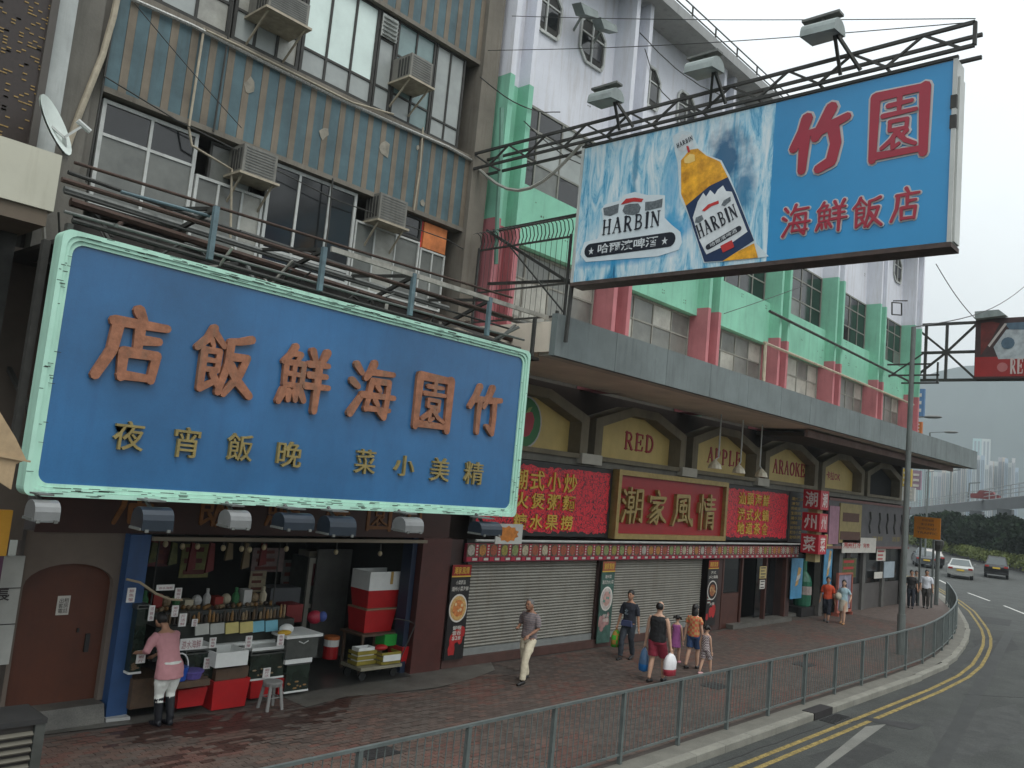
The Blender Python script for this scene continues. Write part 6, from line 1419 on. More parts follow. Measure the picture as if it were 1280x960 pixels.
def person(label, px_foot, heading, H, top, bottom, legs=((.22, 0), (-.22, .06)), hands=((.05,.28,.80), (.05,-.28,.80)), skin=SK1, hair='short',
           bottom_kind='trousers', sleeve=.45, shoe=None, lean=0.0, look=0.0, head_down=0.0, slim=1.0, hip_len=.86, shirt_len=.86, boots=False, hm=None, pos=None, neckline=1.42):
    g = PZ(*px_foot, 0) if pos is None else Vector(pos)
    t = local('person', label, 'person', (g.x, g.y, 0.004), heading); k = H/1.70; t.scale = (k, k, k)
    V_ = Vector; W = slim; hm = hm or m_hair
    hip = .90; sh_z = 1.40; lx = lean
    def L_(z): return lx*max(0, z-.9)      # forward shift with height when leaning
    mb = MB()
    # torso
    tp = [(0,0,.84,.10,.14),(0,0,.92,.115,.165),(0,0,1.02,.10,.145),(0,0,1.14,.10,.145),(.005,0,1.26,.11,.165),(0,0,1.36,.10,.175),(-.005,0,1.42,.065,.12),(0,0,1.455,.05,.06),(.01,0,1.50,.048,.05),(.02,0,1.545,.05,.052)]
    rings(mb, [(x+L_(z), y, z, a, b*W) for x, y, z, a, b in tp])
    hx = L_(1.6)+.03+head_down*.06; hz = 1.605-head_down*.03
    mb.ell((hx, 0, hz), .098, .076, .115, 16, 12); mb.ell((hx+.03, 0, hz-.055), .062, .055, .06, 12, 8)     # skull and jaw
    mb.ell((hx+.10, 0, hz-.015), .018, .013, .024, 8, 6)                                                 # nose
    for s_ in (-1, 1): mb.ell((hx-.005, s_*.078, hz-.01), .020, .012, .032, 8, 6)                          # ears
    feet = []
    for s_, (fx, lift) in zip((1, -1), legs):
        hp = V_((0, s_*.085*W, .88)); an = V_((fx, s_*.085, .09+lift)); md = (hp+an)/2+V_((.05+abs(fx)*.12, 0, .01))
        mb.tube([hp+V_((0,0,.04)), hp.lerp(md, .5)+V_((.01,0,0)), md, md.lerp(an, .4)+V_((-.012,0,0)), an], [.085*W,.078*W,.055,.055,.036], 12)
        tilt = -lift*2.0
        mb.tube([an+V_((-.05,0,-.045)), an+V_((.03,0,-.05)), an+V_((.10,0,-.06+tilt*.3)), an+V_((.17,0,-.065+tilt*.6))], [.03,.036,.036,.022], 10); feet.append((an, tilt, md, hp))
    arms = []
    for s_, hnd in zip((1, -1), hands):
        sh = V_((L_(1.38), s_*.175*W, 1.375)); h_ = V_(hnd); d = (h_-sh); dist = d.length; m_ = (sh+h_)/2
        bend = max(0, (.54**2-dist**2))**.5*.5 if dist < .54 else .015
        side = V_((-.75, s_*.45, -.45)).normalized(); el = m_+side*bend
        mb.tube([sh-V_((0, s_*.03, -.0)), sh.lerp(el, .3), el, el.lerp(h_, .35), h_], [.05*W,.046*W,.037,.036,.024], 10)
        fd = (h_-el).normalized(); 
        sd = fd.cross(V_((1,0,0))); sd = sd.normalized() if sd.length > .3 else V_((0,1,0)); wd = V_((0,1,0)) if abs(fd.y) < .7 else V_((1,0,0)); wd = (wd-fd*wd.dot(fd)).normalized()
        if abs(fd.z) > .6: wd = V_((1,0,0)); wd = (wd-fd*wd.dot(fd)).normalized()
        palm = h_+fd*.05; mb.tube([h_-fd*.01, palm, palm+fd*.03], [.024,.034,.03], 8)
        cu = fd.cross(wd).normalized()*(-s_)
        for q, (o_, ln) in enumerate([(-.027,.058),(-.009,.068),(.009,.064),(.027,.05)]):
            b_ = palm+fd*.03+wd*o_; mb.tube([b_-fd*.02, b_+fd*ln*.5+cu*.006, b_+fd*ln*.8+cu*.03], [.010,.0095,.008], 6)
        mb.tube([h_+fd*.015+wd*.02, h_+fd*.045+wd*.048+cu*.01, h_+fd*.075+wd*.052+cu*.02], [.012,.011,.009], 6)
        arms.append((sh, el, h_))
    b = mb.build('body', skin, t); remesh(b, .0105)
    # face marks
    mb = MB(); mb.use(M('eye_dark', (.02,.015,.01), .3))
    for s_ in (-1, 1):
        mb.ell((hx+.088, s_*.03, hz+.012), .010, .012, .007, 8, 6); mb.box(hx+.084, s_*.03-.017, hz+.032, hx+.096, s_*.03+.017, hz+.038)
    mb.use(M('lip', (.35,.12,.10))).ell((hx+.086, 0, hz-.055), .010, .022, .006, 8, 6); mb.build('face', None, t)
    # hair
    mb = MB(); mb.sm = True; P = []
    if hair in ('short', 'long', 'bunches'):
        mb.ell((hx-.018, 0, hz+.032), .104, .086, .108, 16, 10)
    if hair == 'balding': mb.ell((hx-.028, 0, hz+.008), .088, .086, .088, 14, 8)
    if hair == 'greyshort': mb.ell((hx-.022, 0, hz+.03), .098, .083, .10, 14, 8)
    if hair == 'long': rings(mb, [(hx-.05,0,hz-.30,.035,.06),(hx-.055,0,hz-.2,.055,.085),(hx-.05,0,hz-.08,.065,.088),(hx-.03,0,hz+.06,.07,.085)])
    if hair == 'tail': mb.ell((hx-.018, 0, hz+.032), .104, .086, .108, 16, 10); mb.tube([(hx-.1,0,hz+.04),(hx-.15,0,hz-.04),(hx-.14,0,hz-.18)], [.03,.04,.015], 8)
    if hair == 'bunches':
        for s_ in (-1, 1): mb.tube([(hx-.03,s_*.08,hz+.05),(hx-.03,s_*.13,hz+.05),(hx-.04,s_*.15,hz-.03)], [.03,.045,.02], 8)
    ho = mb.build('hair', hm, t); folds(ho, .02)
    # clothes
    mb = MB(); e = .018
    if bottom_kind != 'dress' or True:
        z0 = shirt_len
        tops = ([(0,0,z0,.165,.205),(0,0,.84,.16,.205),(0,0,.95,.145,.195),] if z0 < .8 else [(0,0,z0,.125,.175),(0,0,.95,.125,.178),])+[(0,0,1.04,.117,.165),(0,0,1.14,.118,.165),(.005,0,1.26,.127,.183),(0,0,1.34,.12,.192),(0,0,1.395,.095,.16),(0,0,neckline,.07,.10)]
        rings(mb, [(x+L_(z), y, z, a, b_*W) for x, y, z, a, b_ in tops])
        if sleeve > 0:
            for sh, el, h_ in arms:
                mb.tube([sh-V_((0,0,.0))+(V_((0,-.05,0)) if sh.y > 0 else V_((0,.05,0))), sh.lerp(el, .35), sh.lerp(el, min(sleeve*2, 1))]+([el.lerp(h_, (sleeve-.5)*2)] if sleeve > .55 else []), [.072*W,.066*W,.062]+([.045] if sleeve > .55 else []), 12)
    so_ = mb.build('shirt' if bottom_kind != 'dress' else 'dress', top, t); remesh(so_, .013); folds(so_)
    mb = MB()
    if bottom_kind in ('trousers', 'shorts', 'capri'):
        f = {'trousers': 1.0, 'shorts': .42, 'capri': .72}[bottom_kind]
        rings(mb, [(0,0,.80,.11,.155*W),(0,0,.88,.122,.172*W),(0,0,.98,.112,.158*W),(0,0,1.0,.105,.15*W)])
        for an, tilt, md, hp in feet:
            P = [hp+V_((0,0,.0)), hp.lerp(md, .55)+V_((.005,0,0))]; Q = [.10*W,.095*W]
            if f > .45: P += [md, md.lerp(an, .35 if boots else .5)]; Q += [.076,.072]
            if f >= 1 and not boots: P += [an+V_((-.005,0,-.0))]; Q += [.062 if not boots else .058]
            if f <= .45: P += [hp.lerp(md, .85)]; Q += [.098*W]
            mb.tube(P, Q, 12)
    elif bottom_kind in ('skirt', 'dress'):
        zb = hip_len; rings(mb, [(0,0,zb,.17,.215*W),(0,0,(zb+.95)/2,.15,.19*W),(0,0,.95,.125,.172*W),(0,0,1.02,.112,.155*W)])
    bo = mb.build({'trousers':'trousers','shorts':'shorts','capri':'trousers','skirt':'skirt','dress':'dress_skirt'}[bottom_kind], bottom, t); remesh(bo, .013); folds(bo, .026)
    for an, tilt, md, hp in feet:
        mb = MB(); mb.tube([an+V_((-.065,0,-.05)), an+V_((.02,0,-.052)), an+V_((.10,0,-.062+tilt*.3)), an+V_((.19,0,-.067+tilt*.6))], [.038,.043,.044,.028], 12)
        if boots: mb.tube([an+V_((0,0,-.05)), an+V_((0,0,.05)), an.lerp(md, .85)], [.055,.062,.078], 12)
        so2 = mb.build('boot' if boots else 'shoe', shoe or M('black_shoe', (.015,.013,.013), .4), t); remesh(so2, .011)
    t['_k'] = k
    return t, arms, k
def world_of(t, p):
    return Matrix.Translation(t.location) @ t.rotation_euler.to_matrix().to_4x4() @ Matrix.Diagonal((*t.scale, 1)) @ Vector(p)
def carrier(name, label, top, w_, h, m, m2=None, depth=.12):
    """plastic carrier bag hanging from the point top"""
    t = thing(name, label, 'bag', top)
    mb = MB(); mb.sm = True; q = random.Random(int(h*1000))
    prof = [(.35,-h),(.85,-h*.96),(1,-h*.7),(.92,-h*.4),(.6,-h*.18),(.22,-h*.06)]; n = 14; vs = []
    for r_, z in prof:
        for k in range(n):
            a = 2*math.pi*k/n; j = q.uniform(.9, 1.1); vs.append((top[0]+w_/2*r_*math.cos(a)*j, top[1]+depth*r_*math.sin(a)*j, top[2]+z))
    fs = [(i*n+k, i*n+(k+1)%n, (i+1)*n+(k+1)%n, (i+1)*n+k) for i in range(len(prof)-1) for k in range(n)]+[tuple(range(n-1,-1,-1)), tuple(range((len(prof)-1)*n, len(prof)*n))]
    mb.add(vs, fs); o = mb.build('bag_body', m, t)
    if m2:
        mb = MB(); mb.sm = True; c_ = Vector((top[0], top[1], top[2]-h*.7)); vv = [c_+(Vector(v)-c_)*1.015 for v in vs[:3*n]]
        mb.add(vv, [f for f in fs[:2*n]]); mb.build('printed_base', m2, o)
    MB().tube([Vector(top)+Vector((0,0,-h*.08)), Vector(top)+Vector((0,0,.03))], .015, 6).build('handle', m, t)
    return t
m_cream = M('cream_cloth', (.62,.56,.42), .85, .06, 6); m_dk = M('dark_navy_cloth', (.02,.025,.04), .85, .2, 6)
WR = R(180)   # facing back along the street toward the camera
# stooping stall worker
person('stall worker seen from behind in a pink shirt, white trousers and black boots', (203,907), R(100), 1.62, M('pink_shirt', (.56,.27,.29), .85, .08, 5), M('white_trousers', (.66,.68,.64), .85, .06, 5),
    legs=((.02,0),(-.04,0)), hands=((.45,.30,1.08),(.50,-.05,.98)), lean=.42, head_down=1.2, sleeve=.62, boots=True, shoe=M('rubber_boot', (.012,.014,.02), .35), shirt_len=.74, slim=1.2)
person('grey haired man in a striped grey shirt and cream trousers, hands at his waist', (656,853), R(188), 1.72, stripe_mat('striped_shirt', (.15,.14,.15), (.24,.19,.19), 'Z', 7), m_cream,
    legs=((.24,0),(-.16,.03)), hands=((.23,.13,.98),(.20,-.16,1.10)), hair='greyshort', hm=m_ghair, head_down=1.0, skin=M('skin_tan', (.36,.18,.11), .6, .06, 8), shirt_len=.88)
tm, am, k = person('man in a dark navy shirt with a blue waist bag by the second shutter', (783,824), R(190), 1.66, m_dk, M('dark_jeans', (.035,.045,.06), .85, .2, 5), legs=((-.14,.03),(.22,0)), hands=((-.02,.26,.80),(.06,-.29,.80)), shirt_len=.9)
mb = MB(); mb.prism([(.12,.13,.98),(.12,-.13,.98),(.12,-.15,.84),(.12,.15,.84)], (.07,0,0)); mb.build('waist_bag', M('waist_bag', (.05,.07,.17), .8), tm)
mb = MB(); text(mb, Frame((.135,0,0),(0,1,0),(0,0,1)), '北', -.09, 1.12, .1, .14); mb.build('shirt_print', M('print_grey', (.3,.38,.45)), tm)
carrier('carrier_bag', 'green patterned carrier bag held by the man in the navy shirt', world_of(tm, (.06,-.30,.72)), .36, .46, stripe_mat('green_bag', (.04,.30,.02), (.30,.16,.03), 'C', 9))
tt, at, k = person('balding man in a black tank top and red shorts walking away with bags', (818,853), R(8), 1.74, M('black_vest', (.012,.012,.014), .8), M('red_shorts', (.28,.02,.045), .8, .1, 5), legs=((-.12,.0),(.24,0)), hands=((.05,.30,.78),(.05,-.30,.78)),
    hair='balding', bottom_kind='shorts', sleeve=0, skin=SK2, slim=1.12)
carrier('carrier_bag', 'full white carrier bag with a red print held by the man in the tank top', world_of(tt, (.05,-.31,.70)), .42, .52, M('white_bag', (.66,.66,.67), .4, .08, 9), M('bag_print_red', (.5,.05,.08), .4))
carrier('water_bag', 'limp clear blue bag held in the left hand of the man in the tank top', world_of(tt, (.05,.31,.70)), .16, .55, M('bluish_bag', (.10,.20,.36), .3, .2, 8), M('bag_blue_base', (.02,.20,.55), .4))
person('girl in a pink purple sun dress walking beside the woman', (843,829), R(8), 1.16, M('mauve_dress', (.42,.12,.36), .8, .1, 6), M('mauve_dress'), legs=((-.10,.0),(.16,0)), hands=((.25,.33,.95),(.0,-.26,.80)),
    hair='bunches', bottom_kind='dress', hip_len=.58, sleeve=0, skin=SK2, slim=.9, shoe=M('pink_shoe', (.6,.25,.28)), neckline=1.36)
person('long haired woman in an orange flowered top and blue shorts walking away', (864,836), R(4), 1.52, stripe_mat('flower_top', (.50,.10,.05), (.42,.26,.10), 'C', 14), M('denim_shorts', (.035,.08,.20), .85, .15, 6), legs=((-.18,.02),(.16,0)), hands=((-.02,.25,.80),(.05,-.26,.82)),
    hair='long', bottom_kind='shorts', sleeve=.3, skin=SK2, hip_len=.6)
person('small girl in a checked playsuit and pink sandals nearest the railing', (880,843), R(-12), 1.12, stripe_mat('check_suit', (.50,.46,.44), (.14,.09,.11), 'C', 22), stripe_mat('check_suit', (.50,.46,.44), (.14,.09,.11), 'C', 22), legs=((-.16,.0),(.24,0)), hands=((.0,.24,.86),(.10,-.20,.82)),
    hair='bunches', bottom_kind='shorts', sleeve=0, skin=SK2, slim=.95, shoe=M('pink_sandal', (.65,.38,.38)), neckline=1.36)
tr_, ar_, k = person('person in a bright orange red shirt and dark shorts beside the woman in pale blue', (1033,777), R(192), 1.62, M('orange_red_shirt', (.60,.07,.02), .8, .08, 6), m_dk, legs=((.18,0),(-.14,.02)), hands=((.02,.27,.80),(.02,-.27,.80)), bottom_kind='capri')
tb_, ab_, k = person('long haired woman in a pale blue blouse and cream skirt carrying a bag', (1053,780), R(186), 1.58, M('pale_blue_blouse', (.34,.50,.56), .8, .08, 6), M('cream_skirt', (.50,.45,.36), .85, .1, 6), legs=((.16,0),(-.12,.02)), hands=((.10,.26,.92),(.14,-.20,1.0)),
    hair='long', bottom_kind='skirt', hip_len=.50, sleeve=.35, skin=SK2, slim=.9, shoe=M('tan_sandal', (.4,.2,.08)))
q = world_of(tb_, (.18,-.16,1.06)); mb = MB(); mb.sm = True; mb.ell(q, .18, .12, .15, 10, 8); tag(mb.build('shoulder_bag', M('pale_bag', (.42,.40,.32), .6, .2, 10)), 'pale round bag carried by the woman in the cream skirt', 'bag')
person('dark dressed person half hidden by the lamp post at the far corner', (1138,760), R(195), 1.70, M('black_top', (.015,.013,.013)), m_dk, legs=((.1,0),(-.1,.0)), hands=((.1,.27,.85),(.02,-.27,.80)))
person('woman in a pale blouse between the lamp post and the man in white', (1144,756), R(190), 1.60, M('grey_white_blouse', (.42,.42,.38)), m_dk, legs=((.14,0),(-.1,.0)), hands=((.05,.25,.82),(.02,-.25,.80)), hair='tail', skin=SK2)
person('man in a white shirt and dark trousers at the far corner beside the railing', (1157,760), R(192), 1.74, M('white_shirt', (.62,.65,.70), .8, .06, 6), M('grey_trousers', (.05,.045,.04)), legs=((.16,0),(-.12,.0)), hands=((.05,.27,.80),(.02,-.28,.80)), slim=1.1)
for o in COL.objects:
    if '_k' in o: del o['_k']
# ================================================================== street furniture, far corner
m_post = M('lamp_post_paint', (.17,.19,.18), .55, .15, 3, metal=.3)
b0 = PZ(1125, 818, 0)
t = thing('lamp_post', 'tall grey lamp post standing inside the railing at the bend', 'lamp post', (b0.x, b0.y, 0))
topz = PX(1158, 408, b0.x).z
MB().tube([(b0.x,b0.y,0),(b0.x,b0.y,1.2)], .12, 14).build('base', m_post, t); MB().tube([(b0.x,b0.y,1.2),(b0.x,b0.y,topz)], [.095,.075], 12).build('shaft', m_post, t)
for z, h in ((1158, 445), (1158, 462), (1158, 470)):
    pass
mb = MB(); zc = PX(1158,455,b0.x).z
for dz, a, b in [(0,-.75,.55),(-.35,-.7,.8),(-.6,-.3,.8)]: mb.bar((b0.x,b0.y-b,zc+dz), (b0.x,b0.y-a,zc+dz), .05)
mb.bar((b0.x,b0.y-.75,zc-.6), (b0.x,b0.y-.75,zc+.05), .05); mb.bar((b0.x,b0.y+.7,zc-.4), (b0.x,b0.y-.4,zc+.4), .04); mb.build('cross_arms', m_iron, t, kind=None)
b1 = PZ(1170, 756, 0); z1 = PX(1172, 676, b1.x).z
t = thing('sign_pole', 'short dark pole with a capped top behind the railing at the bend', 'pole', (b1.x, b1.y, 0))
MB().tube([(b1.x,b1.y,0),(b1.x,b1.y,z1)], .10, 10).build('shaft', m_post, t); MB().lathe((b1.x,b1.y,z1-.5), [(.16,0),(.17,.1),(.26,.32),(.26,.5),(.05,.62)], 10).build('cap', m_iron, t)
Xs = b1.x-2; p0, p1 = PX(1143, 645, Xs), PX(1175, 675, Xs)
t = thing('construction_sign', 'amber rectangular sign with lines of black writing by the lamp post', 'sign', (Xs, p1.y, p1.z))
MB().box(Xs, p1.y, p1.z, Xs+.05, p0.y, p0.z).build('panel', M('amber_sign_paint', (.62,.22,.01), .5, .1, 2), t)
mb = MB(); fx = Frame((Xs,0,0), (0,-1,0), (0,0,1)); w_ = p0.y-p1.y; h = p0.z-p1.z
for i, (s_, a, b) in enumerate([('前面道路', .3, .45), ('封閉', .25, .5), ('TEMPORARY', .12, .75), ('TRAFFIC', .12, .78)]): text(mb, fx, s_, -p0.y+w_*a, p0.z-h*(.2+i*.2), w_*b, h*.11, lift=.01)
mb.build('writing', m_iron, t, kind=None)
for y in (p0.y-.3, p1.y+.3): MB().box(Xs+.06, y-.04, 0, Xs+.14, y+.04, p0.z).build('leg', m_post, t)
# gantry and billboard at the far end of the building
GX = 43.9; P = lambda x, y: PX(x, y, GX)
t = thing('billboard_gantry', 'steel gantry with crossed braces running out from the far corner of the mint building', 'gantry', (GX, 13.2, 10.8))
yw, ym_, ye = P(1140,440).y, P(1183,440).y, P(1222,440).y; zt_, zm_, zb_ = P(1200,404).z, P(1200,440).z, P(1200,475).z
for z in (zt_, zm_, zb_): MB().bar((GX, yw+.3, z), (GX, ye-6, z), .13).build('beam', m_iron, t)
for y in (ym_, ye, P(1157,440).y): MB().bar((GX, y, zb_), (GX, y, zt_), .12).build('upright', m_iron, t)
for a, b in [((yw,zt_),(ym_,zm_)), ((yw,zb_),(ym_,zm_)), ((ym_,zm_),(ye,zt_)), ((ym_,zm_),(ye,zb_))]: MB().bar((GX, a[0], a[1]), (GX, b[0], b[1]), .10).build('brace', m_iron, t)
GX2 = GX-.5
t = thing('far_billboard', 'far billboard with a beer label picture above a red band cut by the right edge', 'billboard', (GX2, ye, zb_))
yr_ = ye-7; MB().box(GX2, yr_, zb_, GX2+.4, ye, zt_+.05).build('panel', M('dark_print', (.05,.02,.02), .5, .5, 1.5), t)
zs_ = zb_+(zt_-zb_)*.36
mb = MB(); fg = Frame((GX2,0,0), (0,-1,0), (0,0,1))
def gp(pts, m, d): MB().add([PX(x, y, GX2)*1.0+Vector((-d,0,0)) for x, y in pts], [tuple(range(len(pts)))]).build('print', m, t)
MB().box(GX2-.01, yr_, zb_+.08, GX2, ye-.02, zs_).build('red_band', M('band_red', (.33,.012,.012), .45, .15, 1), t)
gp([(1226,404),(1240,402),(1250,404),(1236,430),(1226,444)], M('print_maroon', (.16,.015,.01), .5, .5, 2), .015)
gp([(1242,434),(1258,412),(1290,410),(1300,448),(1248,449)], M('print_pale', (.36,.40,.42), .5, .3, 3), .015)
gp([(1256,404),(1290,402),(1290,412),(1262,412)], M('print_blue', (.08,.14,.20), .5, .3, 3), .02)
gp([(1235,432),(1237,434),(1259,405),(1256,404)], M('print_cream', (.5,.45,.42)), .022)
c = PX(1260, 429, GX2); MB().prism([(GX2-.03, c.y+.28*math.cos(a*.52), c.z+.28*math.sin(a*.52)) for a in range(12)], (-.005,0,0)).build('print', M('print_blue'), t)
q = PX(1253, 459, GX2); MB().prism([(GX2-.02, q.y+.22*math.cos(a*.52), q.z+.22*math.sin(a*.52)) for a in range(12)], (-.005,0,0)).build('emblem', M('emblem_pink', (.45,.15,.15)), t)
q0, q1 = PX(1262, 458, GX2), PX(1292, 458, GX2)
mb = MB(); serif(mb, fg, 'RED', -q0.y, q0.z-.35, (q0.y-q1.y)*.9, .72, .01, .02, 1.2); mb.build('lettering', M('letter_cream', (.5,.42,.40)), t)
mb = MB(); q = PX(1221, 398, GX2); mb.prism([(GX2-.4, q.y, q.z-.1), (GX2-.4, q.y, q.z+.25), (GX2-.4, q.y-1.0, q.z+.28), (GX2-.4, q.y-1.3, q.z), ], (.5,0,0)); tag(mb.build('billboard_lamp', M('flood_grey')), 'grey lamp hood on the top left corner of the far billboard', 'lamp')
# colourful shop signs glimpsed past the far corner
def farsign(label, bx, X, m, name='hanging_sign'):
    a, b = PX(bx[0], (bx[1]+bx[3])/2, X), PX(bx[2], (bx[1]+bx[3])/2, X); c, d = PX((bx[0]+bx[2])/2, bx[3], X), PX((bx[0]+bx[2])/2, bx[1], X)
    mb = MB(); mb.use(m).box(X, b.y, c.z, X+.25, a.y, d.z); mb.use(M('notice_paper'))
    for i in range(3): mb.box(X-.02, b.y+(a.y-b.y)*.2, c.z+(d.z-c.z)*(.15+i*.28), X, a.y-(a.y-b.y)*.2, c.z+(d.z-c.z)*(.27+i*.28))
    tag(mb.build(name, None), label, 'sign')
farsign('blue hanging sign glimpsed behind the lamp post past the mint building', (1139,486,1155,520), 55, M('far_blue', (.10,.22,.40)))
farsign('orange hanging sign just above the canopy past the lamp post', (1138,527,1152,542), 56, M('far_orange', (.55,.16,.03)))
farsign('yellow hanging sign under the canopy at the far corner', (1127,586,1139,608), 52, M('far_yellow', (.50,.36,.05)))
farsign('mauve hanging sign under the canopy behind the lamp post', (1139,588,1151,612), 54, M('far_mauve', (.34,.24,.30)))
farsign('white hanging sign with faint rows of writing at the far corner', (1126,609,1143,626), 53, M('far_white', (.45,.46,.44)))
# a second small lamp post with an oval head
def street_lamp(label, xh, yh, X, z0, arm_dir=-1):
    q = PX(xh, yh, X); t = thing('street_lamp', label, 'street lamp', (X, q.y+1.4, 0))
    MB().tube([(X, q.y+1.4, z0), (X, q.y+1.4, q.z-.1)], .08, 8).build('shaft', m_post, t); MB().bar((X, q.y+1.4, q.z-.1), (X, q.y, q.z), .06).build('arm', m_post, t)
    mb = MB(); mb.sm = True; mb.ell((X, q.y-.3, q.z), .25, .62, .12, 12, 6); mb.build('lamp_head', M('lamp_head', (.20,.21,.20)), t)
street_lamp('street lamp with an oval head just right of the lamp post', 1160, 521, 62, -.1)
street_lamp('slender street lamp arm standing above the end of the canopy', 1184, 540, 80, -.1)

# ================================================================== vehicles
def wheel(parent, x, y, r_=.32):
    w_ = MB().tube([(x, y-.10, r_), (x, y+.10, r_)], r_, 16).build('wheel', M('tyre', (.015,.015,.015), .8), parent)
    MB().tube([(x, y-.105, r_), (x, y+.105, r_)], r_*.6, 12).build('rim', M('rim', (.35,.35,.35), .3, metal=.6), w_)
def car(label, px_, heading, prof, roof, paint, W=.86, plate=True, X=None, tall=False):
    g = PZ(*px_, -.136) if X is None else Vector(X)
    t = local('parked_car' if False else 'car', label, 'car', (g.x, g.y, -.136), heading)
    # body: side silhouette, widths per section (x forward, rear at negative x)
    n = len(prof); ws = [(.0, 1.0)]
    mb = MB(); mb.sm = False
    secs = [(-W, .94), (-W*.97, 1.0), (W*.97, 1.0), (W, .94)]
    vs = []
    for y, s_ in secs:
        for x, z in prof: vs.append((x*(.985 if s_ < 1 else 1), y, (z-.5)*s_+.5))
    fs = [tuple(range(n-1,-1,-1)), tuple(range(3*n, 4*n))]
    for k in range(3): fs += [(k*n+i, k*n+(i+1)%n, (k+1)*n+(i+1)%n, (k+1)*n+i) for i in range(n)]
    mb.add(vs, fs); b = mb.build('body', paint, t); bv = b.modifiers.new('bevel', 'BEVEL'); bv.width = .035; bv.segments = 2; bv.limit_method = 'ANGLE'
    # greenhouse: bottom (x0,x1,z) to top (x0,x1,z)
    (rx0, rx1, rz), (tx0, tx1, tz) = roof
    wb, wt = W*.93, W*.72
    A = [(rx0,-wb,rz),(rx1,-wb,rz),(rx1,wb,rz),(rx0,wb,rz),(tx0,-wt,tz),(tx1,-wt,tz),(tx1,wt,tz),(tx0,wt,tz)]
    c_ = MB().add(A, [(4,5,6,7),(0,1,5,4),(1,2,6,5),(2,3,7,6),(3,0,4,7)]).build('cabin', paint, t)
    def pane(i, j, k, l, nm):
        q = [Vector(A[v]) for v in (i, j, k, l)]; ce = sum(q, Vector())/4; nn = (q[1]-q[0]).cross(q[3]-q[0]).normalized()
        if nn.dot(ce-Vector(((rx0+rx1)/2,0,(rz+tz)/2))) < 0: nn = -nn
        MB().add([ce+(v-ce)*.88+nn*.012 for v in q], [(0,1,2,3)]).build(nm, M('car_glass', (.05,.07,.07), .08, .2, 2, spec=.8), t)
    pane(3,0,4,7,'rear_window'); pane(1,2,6,5,'windscreen'); pane(0,1,5,4,'side_window'); pane(2,3,7,6,'side_window')
    xr = min(x for x, z in prof); zl = .78 if not tall else .95
    for s_ in (-1, 1):
        MB().box(xr-.012, s_*W*.60, zl-.07, xr+.12, s_*W*.93, zl+.07).build('tail_light', M('tail_light', (.35,.02,.015), .25), t)
        MB().box(-xr-.1, s_*W*.60, .60, -xr+.01, s_*W*.92, .72).build('headlight', M('headlight', (.6,.6,.58), .2), t)
        wheel(t, xr+.85, s_*(W-.1)); wheel(t, -xr-.85, s_*(W-.1))
        MB().box(tx1-.1, s_*(W+.02), rz+.02, tx1+.05, s_*(W+.17), rz+.14).build('mirror', paint, t)
    MB().box(xr-.04, -W*.92, .32, xr+.1, W*.92, .50).build('bumper', paint, t)
    mb = MB(); mb.use(M('plate_yellow', (.60,.42,.05))).box(xr-.055, -.26, .60 if not tall else .78, xr-.02, .26, .72 if not tall else .9); mb.build('number_plate', None, t)
    return t
hd = math.atan2(26.5-20.5, 75-66)-.12
sedan = [(-2.25,.35),(2.2,.32),(2.28,.58),(2.15,.72),(1.0,.90),(-1.35,.98),(-2.15,.95),(-2.28,.8)]
mpv = [(-2.2,.35),(2.15,.32),(2.22,.65),(2.0,.85),(1.3,1.02),(-2.15,1.08),(-2.25,.9)]
c0 = PZ(1192, 722, -.136)
m_silver = M('silver_paint', (.40,.41,.39), .3, .05, 3, metal=.5, spec=.6); m_blackp = M('black_paint', (.012,.011,.012), .2, .1, 3, spec=.7)
car('silver saloon car seen from behind driving away beyond the bend', None, R(14), sedan, ((-1.75,.95,.95),(-1.05,.25,1.40)), m_silver, X=(c0.x+1.4, c0.y-.1, 0))
c1 = PZ(1240, 722, -.136)
car('black people carrier seen from behind right of the silver saloon', None, R(12), mpv, ((-2.1,1.3,1.05),(-1.75,.6,1.68)), m_blackp, X=(c1.x+1.4, c1.y, 0), tall=True)
c2 = PZ(1172, 716, -.136)
car('dark grey car mostly hidden in front of the silver saloon', None, R(20), sedan, ((-1.75,.95,.95),(-1.05,.25,1.40)), M('grey_paint', (.08,.09,.10), .3, .1, 3), X=(c2.x+7, c2.y+3.0, 0))
c3 = PZ(1150, 708, -.136)
car('black car with a red tail light half hidden behind the lamp post', None, R(30), mpv, ((-2.1,1.3,1.05),(-1.75,.6,1.6)), m_blackp, X=(c3.x+2, c3.y, 0), tall=True)

# ================================================================== verge, hedge, trees, flyover, towers, hill
def leaf_mass(name, label, pts, m, n, ls, cat=None, kind='stuff', seed=1, parent=None):
    q = random.Random(seed); mb = MB()
    tot = sum(p[3]**2 for p in pts)
    for (cx, cy, cz, r_) in pts:
        k = int(n*r_*r_/tot)
        for i in range(k):
            th = q.uniform(0, 6.283); ph = math.acos(q.uniform(-.6, 1)); rr = r_*q.uniform(.7, 1.08)
            c = Vector((cx+rr*math.sin(ph)*math.cos(th), cy+rr*math.sin(ph)*math.sin(th), cz+rr*.8*math.cos(ph)))
            u_ = Vector((q.uniform(-1,1), q.uniform(-1,1), q.uniform(-1,1))).normalized(); v_ = u_.cross(Vector((q.uniform(-1,1), q.uniform(-1,1), q.uniform(-1,1)))).normalized(); s_ = ls*q.uniform(.5, 1.3)
            mb.add([c-u_*s_, c+v_*s_*.6, c+u_*s_, c-v_*s_*.6], [(0,1,2,3)])
    o = mb.build(name, m, parent); tag(o, label, cat, None, kind); return o
m_leafd = M('shaded_foliage', (.016,.030,.013), .9, .5, .5, spec=.1); m_hedge = M('hedge_leaf', (.14,.17,.03), .8, .4, .6)  # tree leaves: shade under the flyover is put into their colour
